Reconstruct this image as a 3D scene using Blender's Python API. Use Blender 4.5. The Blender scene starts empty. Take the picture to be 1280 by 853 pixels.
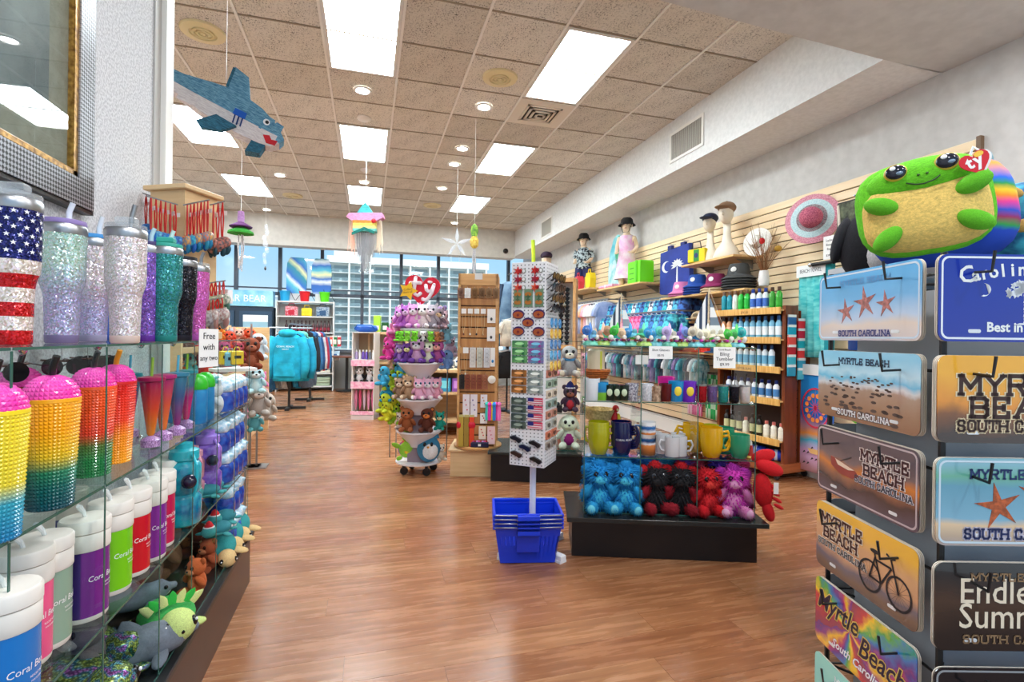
import bpy,math,random
from mathutils import Matrix,Vector
rnd = random.Random(7)
sc = bpy.context.scene
PI = math.pi
# ---------------------------------------------------------------- camera
F,TH,Y0,RO,CZ = 630.4,0.2786,421.4,0.0127,1.2
cam = bpy.data.objects.new('camera',bpy.data.cameras.new('camera'))
sc.collection.objects.link(cam)
cam.data.sensor_width = 36.0
cam.data.lens = 36.0 * F / 1280
cam.data.shift_y = -(426.5 - Y0) / 1280
cam.data.clip_start = 0.05
cam.data.clip_end = 500
cam.matrix_world = Matrix.Translation((0,0,CZ)) @ Matrix.Rotation(-TH,4,'Z') @ Matrix.Rotation(PI / 2,4,'X') @ Matrix.Rotation(RO,4,'Z')
sc.camera = cam
# ---------------------------------------------------------------- sky and exposure
wd = bpy.data.worlds.new('sky'); sc.world = wd; wd.use_nodes = True
nt = wd.node_tree; nt.nodes.clear()
wo = nt.nodes.new('ShaderNodeOutputWorld'); bg = nt.nodes.new('ShaderNodeBackground')
tc = nt.nodes.new('ShaderNodeTexCoord'); sx = nt.nodes.new('ShaderNodeSeparateXYZ'); rp = nt.nodes.new('ShaderNodeValToRGB')
nt.links.new(tc.outputs['Generated'],sx.inputs[0]); nt.links.new(sx.outputs['Z'],rp.inputs[0])
rp.color_ramp.elements[0].position = 0.0; rp.color_ramp.elements[0].color = (.72,.87,.98,1)
rp.color_ramp.elements[1].position = 0.45; rp.color_ramp.elements[1].color = (.26,.55,.93,1)
e_ = rp.color_ramp.elements.new(0.13); e_.color = (.42,.70,.97,1)
nt.links.new(rp.outputs[0],bg.inputs[0]); bg.inputs[1].default_value = .6
nt.links.new(bg.outputs[0],wo.inputs[0])
sun = bpy.data.objects.new('sun',bpy.data.lights.new('sun','SUN')); sc.collection.objects.link(sun); sun.data.energy = 3.0; sun.data.angle = .02; sun.data.color = (1,.95,.88); sun.rotation_euler = (math.radians(32),0,math.radians(-20))
PANEL_L,DOWN_L,ENTRY_FILL_W = 17.0,24.0,12.0
sc.view_settings.view_transform = 'Standard'; sc.view_settings.look = 'None'
sc.view_settings.exposure = 0.9; sc.view_settings.gamma = 1.0; sc.view_settings.use_curve_mapping = False
sc.cycles.transparent_max_bounces = 40
sc.cycles.max_bounces = 8
# ---------------------------------------------------------------- a pixel's ray meets a real plane of the shop
def ray(u,v):
    du,dv,d = u - 640,v - Y0,1 + RO * RO
    a,b = (du + dv * RO) / d,(dv - du * RO) / d
    x,c,s = a / F,math.cos(TH),math.sin(TH)
    return (x * c + s,-x * s + c,-b / F)
def at(t,r): return Vector((r[0] * t,r[1] * t,CZ + r[2] * t))
def onZ(u,v,z): r = ray(u,v); return at((z - CZ) / r[2],r)
def onX(u,v,x): r = ray(u,v); return at(x / r[0],r)
def onY(u,v,y): r = ray(u,v); return at(y / r[1],r)
def dep(u,v,d): return at(d,ray(u,v))
# ---------------------------------------------------------------- geometry helper
class G:
    def __init__(s): s.v = []; s.f = []; s.M = Matrix.Identity(4)
    def add(s,vs,fs):
        n = len(s.v)
        s.v += [tuple(s.M @ Vector(p)) for p in vs]
        s.f += [tuple(i + n for i in f) for f in fs]
        return s
    def at(s,loc=(0,0,0),rz=0,rx=0,ry=0,sc=1):
        s.M = Matrix.Translation(loc) @ Matrix.Rotation(rz,4,'Z') @ Matrix.Rotation(ry,4,'Y') @ Matrix.Rotation(rx,4,'X') @ Matrix.Scale(sc,4)
        return s
    def box(s,x0,x1,y0,y1,z0,z1,b=0):
        if b:
            pts = []
            for z,q in ((z0,b),(z0 + b,0),(z1 - b,0),(z1,b)):
                pts += [(x0 + q,y0 + q,z),(x1 - q,y0 + q,z),(x1 - q,y1 - q,z),(x0 + q,y1 - q,z)]
            fs = [(3,2,1,0),(12,13,14,15)]
            for k in range(3):
                for i in range(4): j = (i + 1) % 4; fs.append((k * 4 + i,k * 4 + j,k * 4 + 4 + j,k * 4 + 4 + i))
            return s.add(pts,fs)
        return s.add([(x0,y0,z0),(x1,y0,z0),(x1,y1,z0),(x0,y1,z0),(x0,y0,z1),(x1,y0,z1),(x1,y1,z1),(x0,y1,z1)],
                     [(3,2,1,0),(4,5,6,7),(0,1,5,4),(1,2,6,5),(2,3,7,6),(3,0,4,7)])
    def cbox(s,c,sx,sy,sz,b=0): return s.box(c[0] - sx / 2,c[0] + sx / 2,c[1] - sy / 2,c[1] + sy / 2,c[2] - sz / 2,c[2] + sz / 2,b)
    def lathe(s,prof,n=16,c=(0,0,0),cap=True,sy=1.0):
        vs = []; fs = []
        for r,z in prof:
            for i in range(n):
                a = 2 * PI * i / n; vs.append((c[0] + r * math.cos(a),c[1] + r * sy * math.sin(a),c[2] + z))
        for k in range(len(prof) - 1):
            for i in range(n): j = (i + 1) % n; fs.append((k * n + i,k * n + j,k * n + n + j,k * n + n + i))
        if cap:
            fs.append(tuple(range(n - 1,-1,-1))); m = (len(prof) - 1) * n; fs.append(tuple(range(m,m + n)))
        return s.add(vs,fs)
    def ell(s,c,r,n=12,m=8,jit=0,rg=None,rot=None):
        vs = [(0,0,-1)]; fs = []
        for k in range(1,m):
            t = -PI / 2 + PI * k / m
            for i in range(n): a = 2 * PI * i / n; vs.append((math.cos(t) * math.cos(a),math.cos(t) * math.sin(a),math.sin(t)))
        vs.append((0,0,1)); L = len(vs) - 1
        if jit: vs = [tuple(q * (1 + rg.uniform(-jit,jit)) for q in p) for p in vs]
        for i in range(n):
            j = (i + 1) % n; fs.append((0,1 + j,1 + i)); fs.append((L,L - n + i,L - n + j))
        for k in range(m - 2):
            for i in range(n): j = (i + 1) % n; a = 1 + k * n; fs.append((a + i,a + j,a + n + j,a + n + i))
        R = rot or Matrix.Identity(3)
        return s.add([tuple(Vector(c) + R @ Vector((p[0] * r[0],p[1] * r[1],p[2] * r[2]))) for p in vs],fs)
    def tube(s,pts,r,n=6,cap=True):
        pts = [Vector(p) for p in pts]; vs = []; fs = []; N = len(pts)
        rr = r if isinstance(r,(list,tuple)) else [r] * N
        up = None
        for k,p in enumerate(pts):
            d = (pts[min(k + 1,N - 1)] - pts[max(k - 1,0)]).normalized()
            if up is None: up = Vector((0,0,1)) if abs(d.z) < .9 else Vector((1,0,0))
            a = d.cross(up).normalized(); b = a.cross(d).normalized(); up = b
            for i in range(n): t = 2 * PI * i / n; vs.append(tuple(p + rr[k] * (math.cos(t) * a + math.sin(t) * b)))
        for k in range(N - 1):
            for i in range(n): j = (i + 1) % n; fs.append((k * n + i,k * n + j,k * n + n + j,k * n + n + i))
        if cap: fs.append(tuple(range(n - 1,-1,-1))); fs.append(tuple(range((N - 1) * n,N * n)))
        return s.add(vs,fs)
    def prism(s,out,z0,z1):   # outline in xy, extruded along z
        n = len(out)
        return s.add([(x,y,z0) for x,y in out] + [(x,y,z1) for x,y in out],
                     [tuple(range(n - 1,-1,-1)),tuple(range(n,2 * n))] + [(i,(i + 1) % n,n + (i + 1) % n,n + i) for i in range(n)])
    def pxz(s,out,y0,y1):     # outline in xz, extruded along y
        n = len(out)
        return s.add([(x,y0,z) for x,z in out] + [(x,y1,z) for x,z in out],
                     [tuple(range(n)),tuple(range(2 * n - 1,n - 1,-1))] + [(i,n + i,n + (i + 1) % n,(i + 1) % n) for i in range(n)])
    def sheet(s,rows,t=0):     # grid of points (rows of equal length)
        m = len(rows[0]); vs = [p for r in rows for p in r]
        return s.add(vs,[(k * m + i,k * m + i + 1,k * m + m + i + 1,k * m + m + i) for k in range(len(rows) - 1) for i in range(m - 1)])
def me(g,mat,smooth=.7,name='mesh'):
    m = bpy.data.meshes.new(name); m.from_pydata(g.v,[],g.f); m.update()
    if smooth:
        m.shade_smooth(); m.set_sharp_from_angle(angle=smooth)
    m.materials.append(mat); return m
def link(o,parent=None,loc=None,rot=None):
    sc.collection.objects.link(o)
    if parent: o.parent = parent
    if loc is not None: o.location = loc
    if rot is not None: o.rotation_euler = rot
    return o
def mk(name,g,mat,parent=None,loc=None,rot=None,smooth=.7,label=None):
    m = g if isinstance(g,bpy.types.Mesh) else me(g,mat,smooth,name)
    o = link(bpy.data.objects.new(name,m),parent,loc,rot)
    if label: o['label'] = label
    return o
USED = {}
def tag(o,label,cat,group=None,kind=None):
    USED[label] = USED.get(label,0) + 1
    o['label'] = label; o['category'] = cat
    if group: o['group'] = group
    if kind: o['kind'] = kind
    return o
def thing(name,label,cat,loc=(0,0,0),rz=0,group=None,rot=None):
    o = bpy.data.objects.new(name,None); o.empty_display_size = .05
    link(o,None,loc,rot or (0,0,rz)); return tag(o,label,cat,group)
def struct(name,g,mat,smooth=0,loc=None,rot=None):
    o = mk(name,g,mat,None,loc,rot,smooth); o['kind'] = 'structure'; return o
def dup(o,label=None,loc=None,rz=None,group=None,rot=None,cat=None):
    def rec(s,par):
        c = s.copy(); sc.collection.objects.link(c)
        if par: c.parent = par
        for ch in KIDS(s): rec(ch,c)
        return c
    r = rec(o,None)
    if label: tag(r,label,cat or o['category'],group or o.get('group'))
    if loc is not None: r.location = loc
    if rz is not None: r.rotation_euler = (0,0,rz)
    if rot is not None: r.rotation_euler = rot
    return r
def KIDS(o): return list(o.children)
ORD = ['first','second','third','fourth','fifth','sixth','seventh','eighth','ninth','tenth','eleventh','twelfth','thirteenth','fourteenth','fifteenth','sixteenth','seventeenth','eighteenth','nineteenth','twentieth']
# ---------------------------------------------------------------- materials
def lin(c):
    return tuple((q / 255 / 12.92 if q / 255 <= .04045 else ((q / 255 + .055) / 1.055) ** 2.4) for q in c[:3]) + (1,)
MC = {}
def nodes(name):
    m = bpy.data.materials.new(name); m.use_nodes = True; n = m.node_tree
    return m,n,n.nodes['Principled BSDF'],n.links.new
def setp(b,col=None,rough=.5,metal=0,sheen=0,coat=0,spec=None):
    if col: b.inputs['Base Color'].default_value = lin(col)
    b.inputs['Roughness'].default_value = rough; b.inputs['Metallic'].default_value = metal
    if sheen: b.inputs['Sheen Weight'].default_value = sheen
    if coat: b.inputs['Coat Weight'].default_value = coat
    if spec is not None: b.inputs['Specular IOR Level'].default_value = spec
def P(col,rough=.5,metal=0,coat=0,sheen=0):
    k = ('p',col,rough,metal,coat,sheen)
    if k not in MC:
        m,n,b,L = nodes('paint'); setp(b,col,rough,metal,sheen,coat); MC[k] = m
    return MC[k]
def emit(col,s):
    k = ('e',col,s)
    if k not in MC:
        m,n,b,L = nodes('lamp'); setp(b,col,.5); b.inputs['Emission Color'].default_value = lin(col); b.inputs['Emission Strength'].default_value = s; MC[k] = m
    return MC[k]
def coord(n,kind='Object',scale=(1,1,1),rot=(0,0,0)):
    t = n.nodes.new('ShaderNodeTexCoord'); mp = n.nodes.new('ShaderNodeMapping')
    mp.inputs['Scale'].default_value = scale; mp.inputs['Rotation'].default_value = rot
    n.links.new(t.outputs[kind],mp.inputs[0]); return mp.outputs[0]
def tex(n,kind,vec,**kw):
    t = n.nodes.new('ShaderNodeTex' + kind)
    for k,v in kw.items():
        if k in t.inputs: t.inputs[k].default_value = v
        else: setattr(t,k,v)
    if vec: n.links.new(vec,t.inputs['Vector'])
    return t
def ramp(n,fac,stops,const=False):
    r = n.nodes.new('ShaderNodeValToRGB'); e = r.color_ramp.elements
    if const: r.color_ramp.interpolation = 'CONSTANT'
    e[0].position,e[0].color = stops[0][0],lin(stops[0][1]); e[1].position,e[1].color = stops[1][0],lin(stops[1][1])
    for p,c in stops[2:]: q = e.new(p); q.color = lin(c)
    n.links.new(fac,r.inputs[0]); return r.outputs[0]
def bump(n,b,h,s=.3,d=.005):
    q = n.nodes.new('ShaderNodeBump'); q.inputs['Strength'].default_value = s; q.inputs['Distance'].default_value = d
    n.links.new(h,q.inputs['Height']); n.links.new(q.outputs[0],b.inputs['Normal'])
def noisy(c1,c2,scale=8,rough=.6,bm=0,stretch=(1,1,1),detail=4,lo=.35,hi=.65,metal=0,sheen=0,coat=0,kind='Object',dist=.004):
    k = ('n',c1,c2,scale,rough,bm,stretch,detail,lo,hi,metal,sheen,coat,kind)
    if k not in MC:
        m,n,b,L = nodes('mottled'); setp(b,None,rough,metal,sheen,coat)
        t = tex(n,'Noise',coord(n,kind,stretch),Scale=scale,Detail=detail)
        L(ramp(n,t.outputs[0],[(lo,c1),(hi,c2)]),b.inputs['Base Color'])
        if bm: bump(n,b,t.outputs[0],bm,dist)
        MC[k] = m
    return MC[k]
def plushm(c):   # soft pile
    k = ('pl',c)
    if k not in MC:
        m,n,b,L = nodes('plush'); setp(b,c,.9,0,.3)
        b.inputs['Sheen Tint'].default_value = lin(c)
        t = tex(n,'Noise',coord(n),Scale=14,Detail=5,Roughness=.8)
        d = tuple(q * .86 for q in c); e = tuple(min(255,q * 1.1 + 6) for q in c)
        L(ramp(n,t.outputs[0],[(.3,d),(.65,e)]),b.inputs['Base Color'])
        bump(n,b,t.outputs[0],.6,.004); MC[k] = m
    return MC[k]
def grad(stops,axis=2,lo=0,hi=1,rough=.4,coat=0,metal=0,const=False,nz=0,nscale=5,rot=(0,0,0),bm=0):   # bands of colour along an object axis
    m,n,b,L = nodes('bands'); setp(b,None,rough,metal,0,coat)
    v = coord(n,'Object',rot=rot); s = n.nodes.new('ShaderNodeSeparateXYZ'); L(v,s.inputs[0])
    mr = n.nodes.new('ShaderNodeMapRange'); mr.inputs[1].default_value = lo; mr.inputs[2].default_value = hi
    src = s.outputs[axis]
    if nz:
        t = tex(n,'Noise',v,Scale=nscale,Detail=5); a = n.nodes.new('ShaderNodeMath'); a.operation = 'MULTIPLY_ADD'
        a.inputs[1].default_value = nz; L(t.outputs[0],a.inputs[0]); L(src,a.inputs[2]); src = a.outputs[0]
    L(src,mr.inputs[0]); L(ramp(n,mr.outputs[0],stops,const),b.inputs['Base Color']); return m
def bling(c1,c2=None,lo=0,hi=.25,flag=False):   # close rows of tiny faceted stones
    k = ('b',c1,c2,flag)
    if k in MC: return MC[k]
    m,n,b,L = nodes('rhinestone'); setp(b,c1,.22,.35)
    v = coord(n)
    vo = tex(n,'Voronoi',v,Scale=380)
    hs = n.nodes.new('ShaderNodeMix'); hs.data_type = 'RGBA'; hs.blend_type = 'SOFT_LIGHT'; hs.inputs[0].default_value = .4
    L(vo.outputs['Color'],hs.inputs[7])
    if flag: L(flag(n,v,L),hs.inputs[6])
    elif c2:
        s = n.nodes.new('ShaderNodeSeparateXYZ'); L(v,s.inputs[0]); mr = n.nodes.new('ShaderNodeMapRange'); mr.inputs[1].default_value = lo; mr.inputs[2].default_value = hi
        L(s.outputs[2],mr.inputs[0]); L(ramp(n,mr.outputs[0],[(0,c1),(1,c2)]),hs.inputs[6])
    else: hs.inputs[6].default_value = lin(c1)
    L(hs.outputs[2],b.inputs['Base Color'])
    vm = n.nodes.new('ShaderNodeVectorMath'); vm.operation = 'SUBTRACT'; vm.inputs[1].default_value = (.5,.5,.5); L(vo.outputs['Color'],vm.inputs[0])
    vs = n.nodes.new('ShaderNodeVectorMath'); vs.operation = 'SCALE'; vs.inputs['Scale'].default_value = .8; L(vm.outputs[0],vs.inputs[0])
    ge = n.nodes.new('ShaderNodeNewGeometry'); va = n.nodes.new('ShaderNodeVectorMath'); L(ge.outputs['Normal'],va.inputs[0]); L(vs.outputs[0],va.inputs[1])
    vn = n.nodes.new('ShaderNodeVectorMath'); vn.operation = 'NORMALIZE'; L(va.outputs[0],vn.inputs[0]); L(vn.outputs[0],b.inputs['Normal'])
    MC[k] = m; return m
def glassm(tint=(251,254,253),refl=.9,rough=.02,opac=0.0,body=(255,255,255)):   # thin clear sheet: passes light straight, mirrors at grazing angles
    k = ('g',tint,refl,rough,opac,body)
    if k in MC: return MC[k]
    m,n,b,L = nodes('clear_glass'); n.nodes.remove(b); out = n.nodes['Material Output']
    tr = n.nodes.new('ShaderNodeBsdfTransparent'); tr.inputs[0].default_value = lin(tint)
    gl = n.nodes.new('ShaderNodeBsdfGlossy'); gl.inputs['Roughness'].default_value = rough; gl.inputs[0].default_value = (refl,) * 3 + (1,)
    fr = n.nodes.new('ShaderNodeFresnel'); fr.inputs[0].default_value = 1.45
    ge = n.nodes.new('ShaderNodeNewGeometry'); fm = n.nodes.new('ShaderNodeMath'); fm.operation = 'SUBTRACT'; fm.use_clamp = True; L(fr.outputs[0],fm.inputs[0]); L(ge.outputs['Backfacing'],fm.inputs[1])   # mirror only on the outer face of the pane
    mx = n.nodes.new('ShaderNodeMixShader'); L(fm.outputs[0],mx.inputs[0]); L(tr.outputs[0],mx.inputs[1]); L(gl.outputs[0],mx.inputs[2])
    res = mx.outputs[0]
    if opac:
        df = n.nodes.new('ShaderNodeBsdfDiffuse'); df.inputs[0].default_value = lin(body); m2 = n.nodes.new('ShaderNodeMixShader'); m2.inputs[0].default_value = opac
        L(res,m2.inputs[1]); L(df.outputs[0],m2.inputs[2]); res = m2.outputs[0]
    L(res,out.inputs[0]); MC[k] = m; return m
WHITE = P((240,240,238),.5); BLACK = P((14,14,16),.45); CHROME = P((215,215,218),.12,1); STEEL = P((170,172,175),.35,1)
WIRE = P((16,16,18),.4); GLASS = glassm(); GEDGE = P((50,96,84),.2); CLEAR = glassm((253,254,254),.8,.05)
PAPER = P((245,245,242),.8); DARKPAINT = P((34,33,34),.4)
def woodm(c1,c2,stretch=(1,1,12),scale=3,rough=.4,kind='Object',bm=.05):
    return noisy(c1,c2,scale,rough,bm,stretch,6,.3,.7,kind=kind)
BIRCH = woodm((214,178,128),(232,200,152)); MAPLE = woodm((196,142,84),(222,172,112)); OAKSH = woodm((216,170,105),(236,196,134),(12,1,1))
CHERRY = woodm((98,46,22),(140,70,36),(6,6,1),3,.35)
# ---------------------------------------------------------------- lettering: slab block letters and plain type
SL = {'M': ([[(0,0),(0,1)],[(0,1),(.5,.35)],[(.5,.35),(1,1)],[(1,1),(1,0)]],[(0,0),(1,0),(0,1),(1,1)],1.05),
 'Y': ([[(.0,1),(.5,.5)],[(1,1),(.5,.5)],[(.5,.55),(.5,0)]],[(0,1),(1,1),(.5,0)],.95),
 'R': ([[(0,0),(0,1)],[(0,1),(.8,1),(.95,.85),(.95,.65),(.8,.5),(0,.5)],[(.5,.5),(.95,0)]],[(0,0),(.95,0)],.9),
 'T': ([[(.5,0),(.5,1)],[(0,1),(1,1)],[(0,1),(0,.75)],[(1,1),(1,.75)]],[(.5,0)],.9),
 'L': ([[(0,1),(0,0)],[(0,0),(.9,0)],[(.9,0),(.9,.3)]],[(0,1)],.8),
 'E': ([[(0,0),(0,1)],[(0,1),(.9,1),(.9,.78)],[(0,.5),(.6,.5)],[(.6,.38),(.6,.62)],[(0,0),(.9,0),(.9,.25)]],[],.85),
 'B': ([[(0,0),(0,1)],[(0,1),(.75,1),(.9,.88),(.9,.64),(.75,.52),(0,.52)],[(.75,.52),(.95,.4),(.95,.12),(.8,0),(0,0)]],[(0,0),(0,1)],.9),
 'A': ([[(0,0),(.5,1)],[(.5,1),(1,0)],[(.2,.35),(.8,.35)]],[(0,0),(1,0)],1.0),
 'C': ([[(.9,.7),(.9,.85),(.75,1),(.2,1),(0,.82),(0,.18),(.2,0),(.75,0),(.9,.15),(.9,.3)]],[],.85),
 'H': ([[(0,0),(0,1)],[(1,0),(1,1)],[(0,.5),(1,.5)]],[(0,0),(1,0),(0,1),(1,1)],.95),
 'S': ([[(.85,.75),(.85,.88),(.7,1),(.18,1),(0,.85),(0,.66),(.15,.54),(.72,.48),(.88,.35),(.88,.14),(.72,0),(.18,0),(0,.13),(0,.27)]],[],.85),
 'O': ([[(.2,1),(.75,1),(.95,.8),(.95,.2),(.75,0),(.2,0),(0,.2),(0,.8),(.2,1)]],[],.9),
 'U': ([[(0,1),(0,.2),(.2,0),(.75,0),(.95,.2),(.95,1)]],[(0,1),(.95,1)],.95),
 'N': ([[(0,0),(0,1)],[(0,1),(1,0)],[(1,0),(1,1)]],[(0,0),(0,1),(1,1)],.98),
 'I': ([[(.2,0),(.2,1)]],[(.2,0),(.2,1)],.4)}
def slab(g,text,x,z,h,w,t=.2,extra=0,y=0,slant=0,sp=.36):
    """block letters in the xz plane facing -y; w = width of one unit, h = cap height"""
    cx = x
    for ch in text:
        if ch == ' ': cx += w * .7; continue
        st,se,ad = SL[ch]; tt = t * h * .5 + extra
        def seg(a,b,tk):
            a = Vector((cx + a[0] * w * ad,z + a[1] * h)); b = Vector((cx + b[0] * w * ad,z + b[1] * h)); d = (b - a).normalized(); nn = Vector((-d.y,d.x)) * tk
            a = a - d * tk * .8; b = b + d * tk * .8
            q = [a - nn,b - nn,b + nn,a + nn]
            g.add([(p.x + slant * (p.y - z),y,p.y) for p in q],[(0,1,2,3)])
        for pl in st:
            for a,b in zip(pl,pl[1:]): seg(a,b,tt)
        for p in se:
            q = (h * .22 + extra) / w / ad
            seg((p[0] - q * .6,p[1]),(p[0] + q * .6,p[1]),tt * .8)
        cx += w * (ad + sp)
    return cx
def slabw(text,w,sp=.36): return sum(w * .7 if c == ' ' else w * (SL[c][2] + sp) for c in text) - w * sp
TXM = {}
def txt(body,size,mat,parent,loc=(0,0,0),rot=(PI / 2,0,0),ext=.0004,off=0,shear=0,align='CENTER',name='lettering',sx=1):
    k = (body,size,mat.name,ext,off,shear,align)
    if k not in TXM:
        c = bpy.data.curves.new('t','FONT'); c.body = body; c.size = size; c.extrude = ext; c.offset = off; c.shear = shear; c.align_x = align; c.resolution_u = 2
        q = bpy.data.objects.new('t',c); m = bpy.data.meshes.new_from_object(q); bpy.data.objects.remove(q); bpy.data.curves.remove(c)
        m.materials.clear(); m.materials.append(mat); TXM[k] = m
    o = bpy.data.objects.new(name,TXM[k]); link(o,parent,loc,rot); o.scale = (sx,1,1); return o
def rrect(x0,x1,z0,z1,r,k=4):
    out = []
    for cx,cz,a0 in ((x1 - r,z1 - r,0),(x0 + r,z1 - r,PI / 2),(x0 + r,z0 + r,PI),(x1 - r,z0 + r,1.5 * PI)):
        for i in range(k + 1): a = a0 + PI / 2 * i / k; out.append((cx + r * math.cos(a),cz + r * math.sin(a)))
    return out
def star(cx,cz,R,r,n=5,a0=PI / 2):
    return [(cx + (R if i % 2 == 0 else r) * math.cos(a0 + PI * i / n),cz + (R if i % 2 == 0 else r) * math.sin(a0 + PI * i / n)) for i in range(2 * n)]
# ================================================================ the room
CE = CZ + 2.413; GX,GY,T = -.3768,4.8587,.61
PLASTER = noisy((222,222,220),(232,232,230),30,.8,.1)
GREYPL = noisy((196,194,190),(206,204,200),12,.85,.1)
STUCCO = noisy((196,198,202),(226,228,231),110,.85,.5,detail=6,lo=.42,hi=.56)
# floor: planks laid across the aisle
pk = random.Random(3)
def plank_mat(i):
    cs = [((134,82,50),(176,122,82)),((124,74,44),(168,114,76)),((140,90,56),(182,130,90)),((130,78,48),(168,110,74))][i]
    m,n,b,L = nodes('plank_wood'); setp(b,None,.3)
    v = coord(n,'Object',(1.2,14,1)); t = tex(n,'Noise',v,Scale=2.2,Detail=8,Roughness=.65,Distortion=.6)
    L(ramp(n,t.outputs[0],[(.3,tuple(q * .95 for q in cs[0])),(.48,tuple((a + c) / 2 for a,c in zip(*cs))),(.66,cs[1]),(.8,tuple(min(255,q + 22) for q in cs[1]))]),b.inputs['Base Color'])
    mr = n.nodes.new('ShaderNodeMapRange'); mr.inputs[3].default_value = .18; mr.inputs[4].default_value = .36; L(t.outputs[0],mr.inputs[0]); L(mr.outputs[0],b.inputs['Roughness'])
    bump(n,b,t.outputs[0],.08,.002); return m
PMAT = [plank_mat(i) for i in range(4)]
floor = struct('floor',G().box(-4.1,3.75,-1.5,12.1,-.06,-.004),P((60,34,22),.6))
PW,PL_ = .152,1.22
pm = [me(G().box(.0006,PL_ - .0006,.0006,PW - .0006,-.004,0),PMAT[i],0,'plank') for i in range(4)]
far = [G() for _ in range(4)]
for r in range(3,79):
    y = r * PW; x = -4.1 - pk.random() * PL_
    while x < 3.75:
        k = pk.choice((0,0,1,2,2,3))
        if y < 4.4 and x + PL_ > -1.0:
            o = mk('plank',pm[k],None,floor,(x,y,0))
        elif y >= 4.4 or x < -1: far[k].box(x + .0008,x + PL_ - .0008,y + .0008,y + PW - .0008,-.004,0)
        x += PL_
for k in range(4): mk('far_planks',far[k],PMAT[k],floor,smooth=0)['kind'] = 'stuff'
# ceiling: lay-in tiles on a grid, lamp troughs in some of the squares
TILES = []
for i,(c1,c2,c3) in enumerate([((126,120,108),(212,205,192),(224,218,206)),((118,112,100),(204,196,182),(216,209,196)),((138,132,120),(220,214,202),(230,225,214))]):
    m,n,b,L = nodes('acoustic_tile'); setp(b,None,.95)
    v = coord(n,'Object',(1.6,1,1)); t = tex(n,'Noise',v,Scale=58,Detail=5,Roughness=.75); t2 = tex(n,'Noise',v,Scale=4,Detail=2)
    mx = n.nodes.new('ShaderNodeMath'); mx.operation = 'MULTIPLY_ADD'; mx.inputs[1].default_value = .18; L(t2.outputs[0],mx.inputs[0]); L(t.outputs[0],mx.inputs[2])
    L(ramp(n,mx.outputs[0],[(.44,tuple(q * .62 for q in c1)),(.54,c2),(.75,c3)]),b.inputs['Base Color']); bump(n,b,t.outputs[0],.5,.004); TILES.append(m)
ceiling = struct('ceiling',G().box(-4.1,3.78,2.3,12.2,CE + .03,CE + .1),P((120,112,104),.9))
LAMPS = [(0,-2),(0,2),(0,6),(3,-2),(3,2),(3,6),(-3,2),(-3,6),(-3,-2),(-6,2),(-6,6)]
skip = {(a,b + d) for a,b in LAMPS for d in (0,1)} | {(3,0)}
tm = [me(G().box(.009,T - .009,.009,T - .009,.004,.02,.003),TILES[i],0,'ceiling_tile') for i in range(3)]
tp = [me(G().box(.009,T - .009,.009,10.98 - 10.96 + .1,.004,.02),TILES[i],0,'ceiling_tile') for i in range(3)]
for i in range(-6,6):
    for j in range(-4,11):
        if (i,j) in skip: continue
        k = pk.choice((0,0,1,2)); o = mk('ceiling_tile',(tm if j < 10 else tp)[k],None,ceiling,(GX + i * T,GY + j * T,CE + pk.uniform(0,.002)))
BAR = P((238,234,226),.5)
barx = me(G().box(-.01,.01,2.4,11.1,-.004,.012),BAR,0); bary_shaded = me(G().box(-4.05,3.22,-.0085,.0085,.002,.012),P((150,136,116),.7),0)  # cross bars coloured darker: the shadow in the tile gaps is painted in
for i in range(-6,7): mk('grid_bar',barx,None,ceiling,(GX + i * T,0,CE))
for j in range(-4,11): mk('grid_bar',bary_shaded,None,ceiling,(0,GY + j * T,CE))
LW = {0: 'middle',3: 'right-side',-3: 'left',-6: 'outermost left'}; LD = {-2: 'nearest the camera end',2: 'halfway down the shop',6: 'at the far end by the windows'}
fr = G(); w,l = T,2 * T
for a in ((.012,w - .012,.012,.04),(.012,w - .012,l - .04,l - .012),(.012,.04,.04,l - .04),(w - .04,w - .012,.04,l - .04)): fr.box(*a,-.004,.03)
frm = me(fr,P((225,222,214),.5),0); dfm = me(G().box(.04,w - .04,.04,l - .04,.006,.012),emit((232,243,248),PANEL_L),0)
for a,b in LAMPS:
    t = thing('ceiling_light','lit white rectangular ceiling panel, %s row, %s' % (LW[a],LD[b]),'ceiling light',(GX + a * T,GY + b * T,CE),0,'lit ceiling panels')
    mk('frame',frm,None,t); mk('diffuser',dfm,None,t)
dl = [(.49,.54),(2.49,.52),(-1.5,3.67),(2.48,2.54),(2.48,3.55),(-1.53,5.7),(.48,5.63),(2.48,5.54),(3.48,9.51),(-2.52,9.6)]
rim = me(G().lathe([(.062,.003),(.066,-.008),(.084,-.006),(.088,.004)],24,cap=False),P((236,234,230),.4)); bulb = me(G().lathe([(.0,.002),(.062,.0025),(.063,.004)],20,cap=False),emit((242,246,248),DOWN_L))
dlw = ['near the first big panel','beside the round beige vent','under the shark end, left row','first of the right-side pair','second of the right-side pair','far left row','middle row before the end panel','right row before the end panel','by the far right panel','above the hanging crystal decoration']
for (a,b),w_ in zip(dl,dlw):
    t = thing('downlight','small round recessed white downlight, ' + w_,'downlight',(GX + a * T,GY + b * T,CE - .003),0,'recessed downlights')
    mk('trim_ring',rim,None,t); mk('lamp',bulb,None,t)
vg = me(G().lathe([(.165,.004),(.16,-.012),(.10,-.02),(.095,-.008)],32,cap=False).lathe([(.08,-.008),(.078,-.02),(.066,-.02),(.064,-.008)],28,cap=False).lathe([(.05,-.008),(.048,-.022),(.036,-.022),(.034,-.008)],24,cap=False).lathe([(0,-.024),(.02,-.022),(.022,-.008)],16,cap=False).lathe([(0,-.006),(.1,-.006)],24,cap=False),P((226,212,164),.5))
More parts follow.
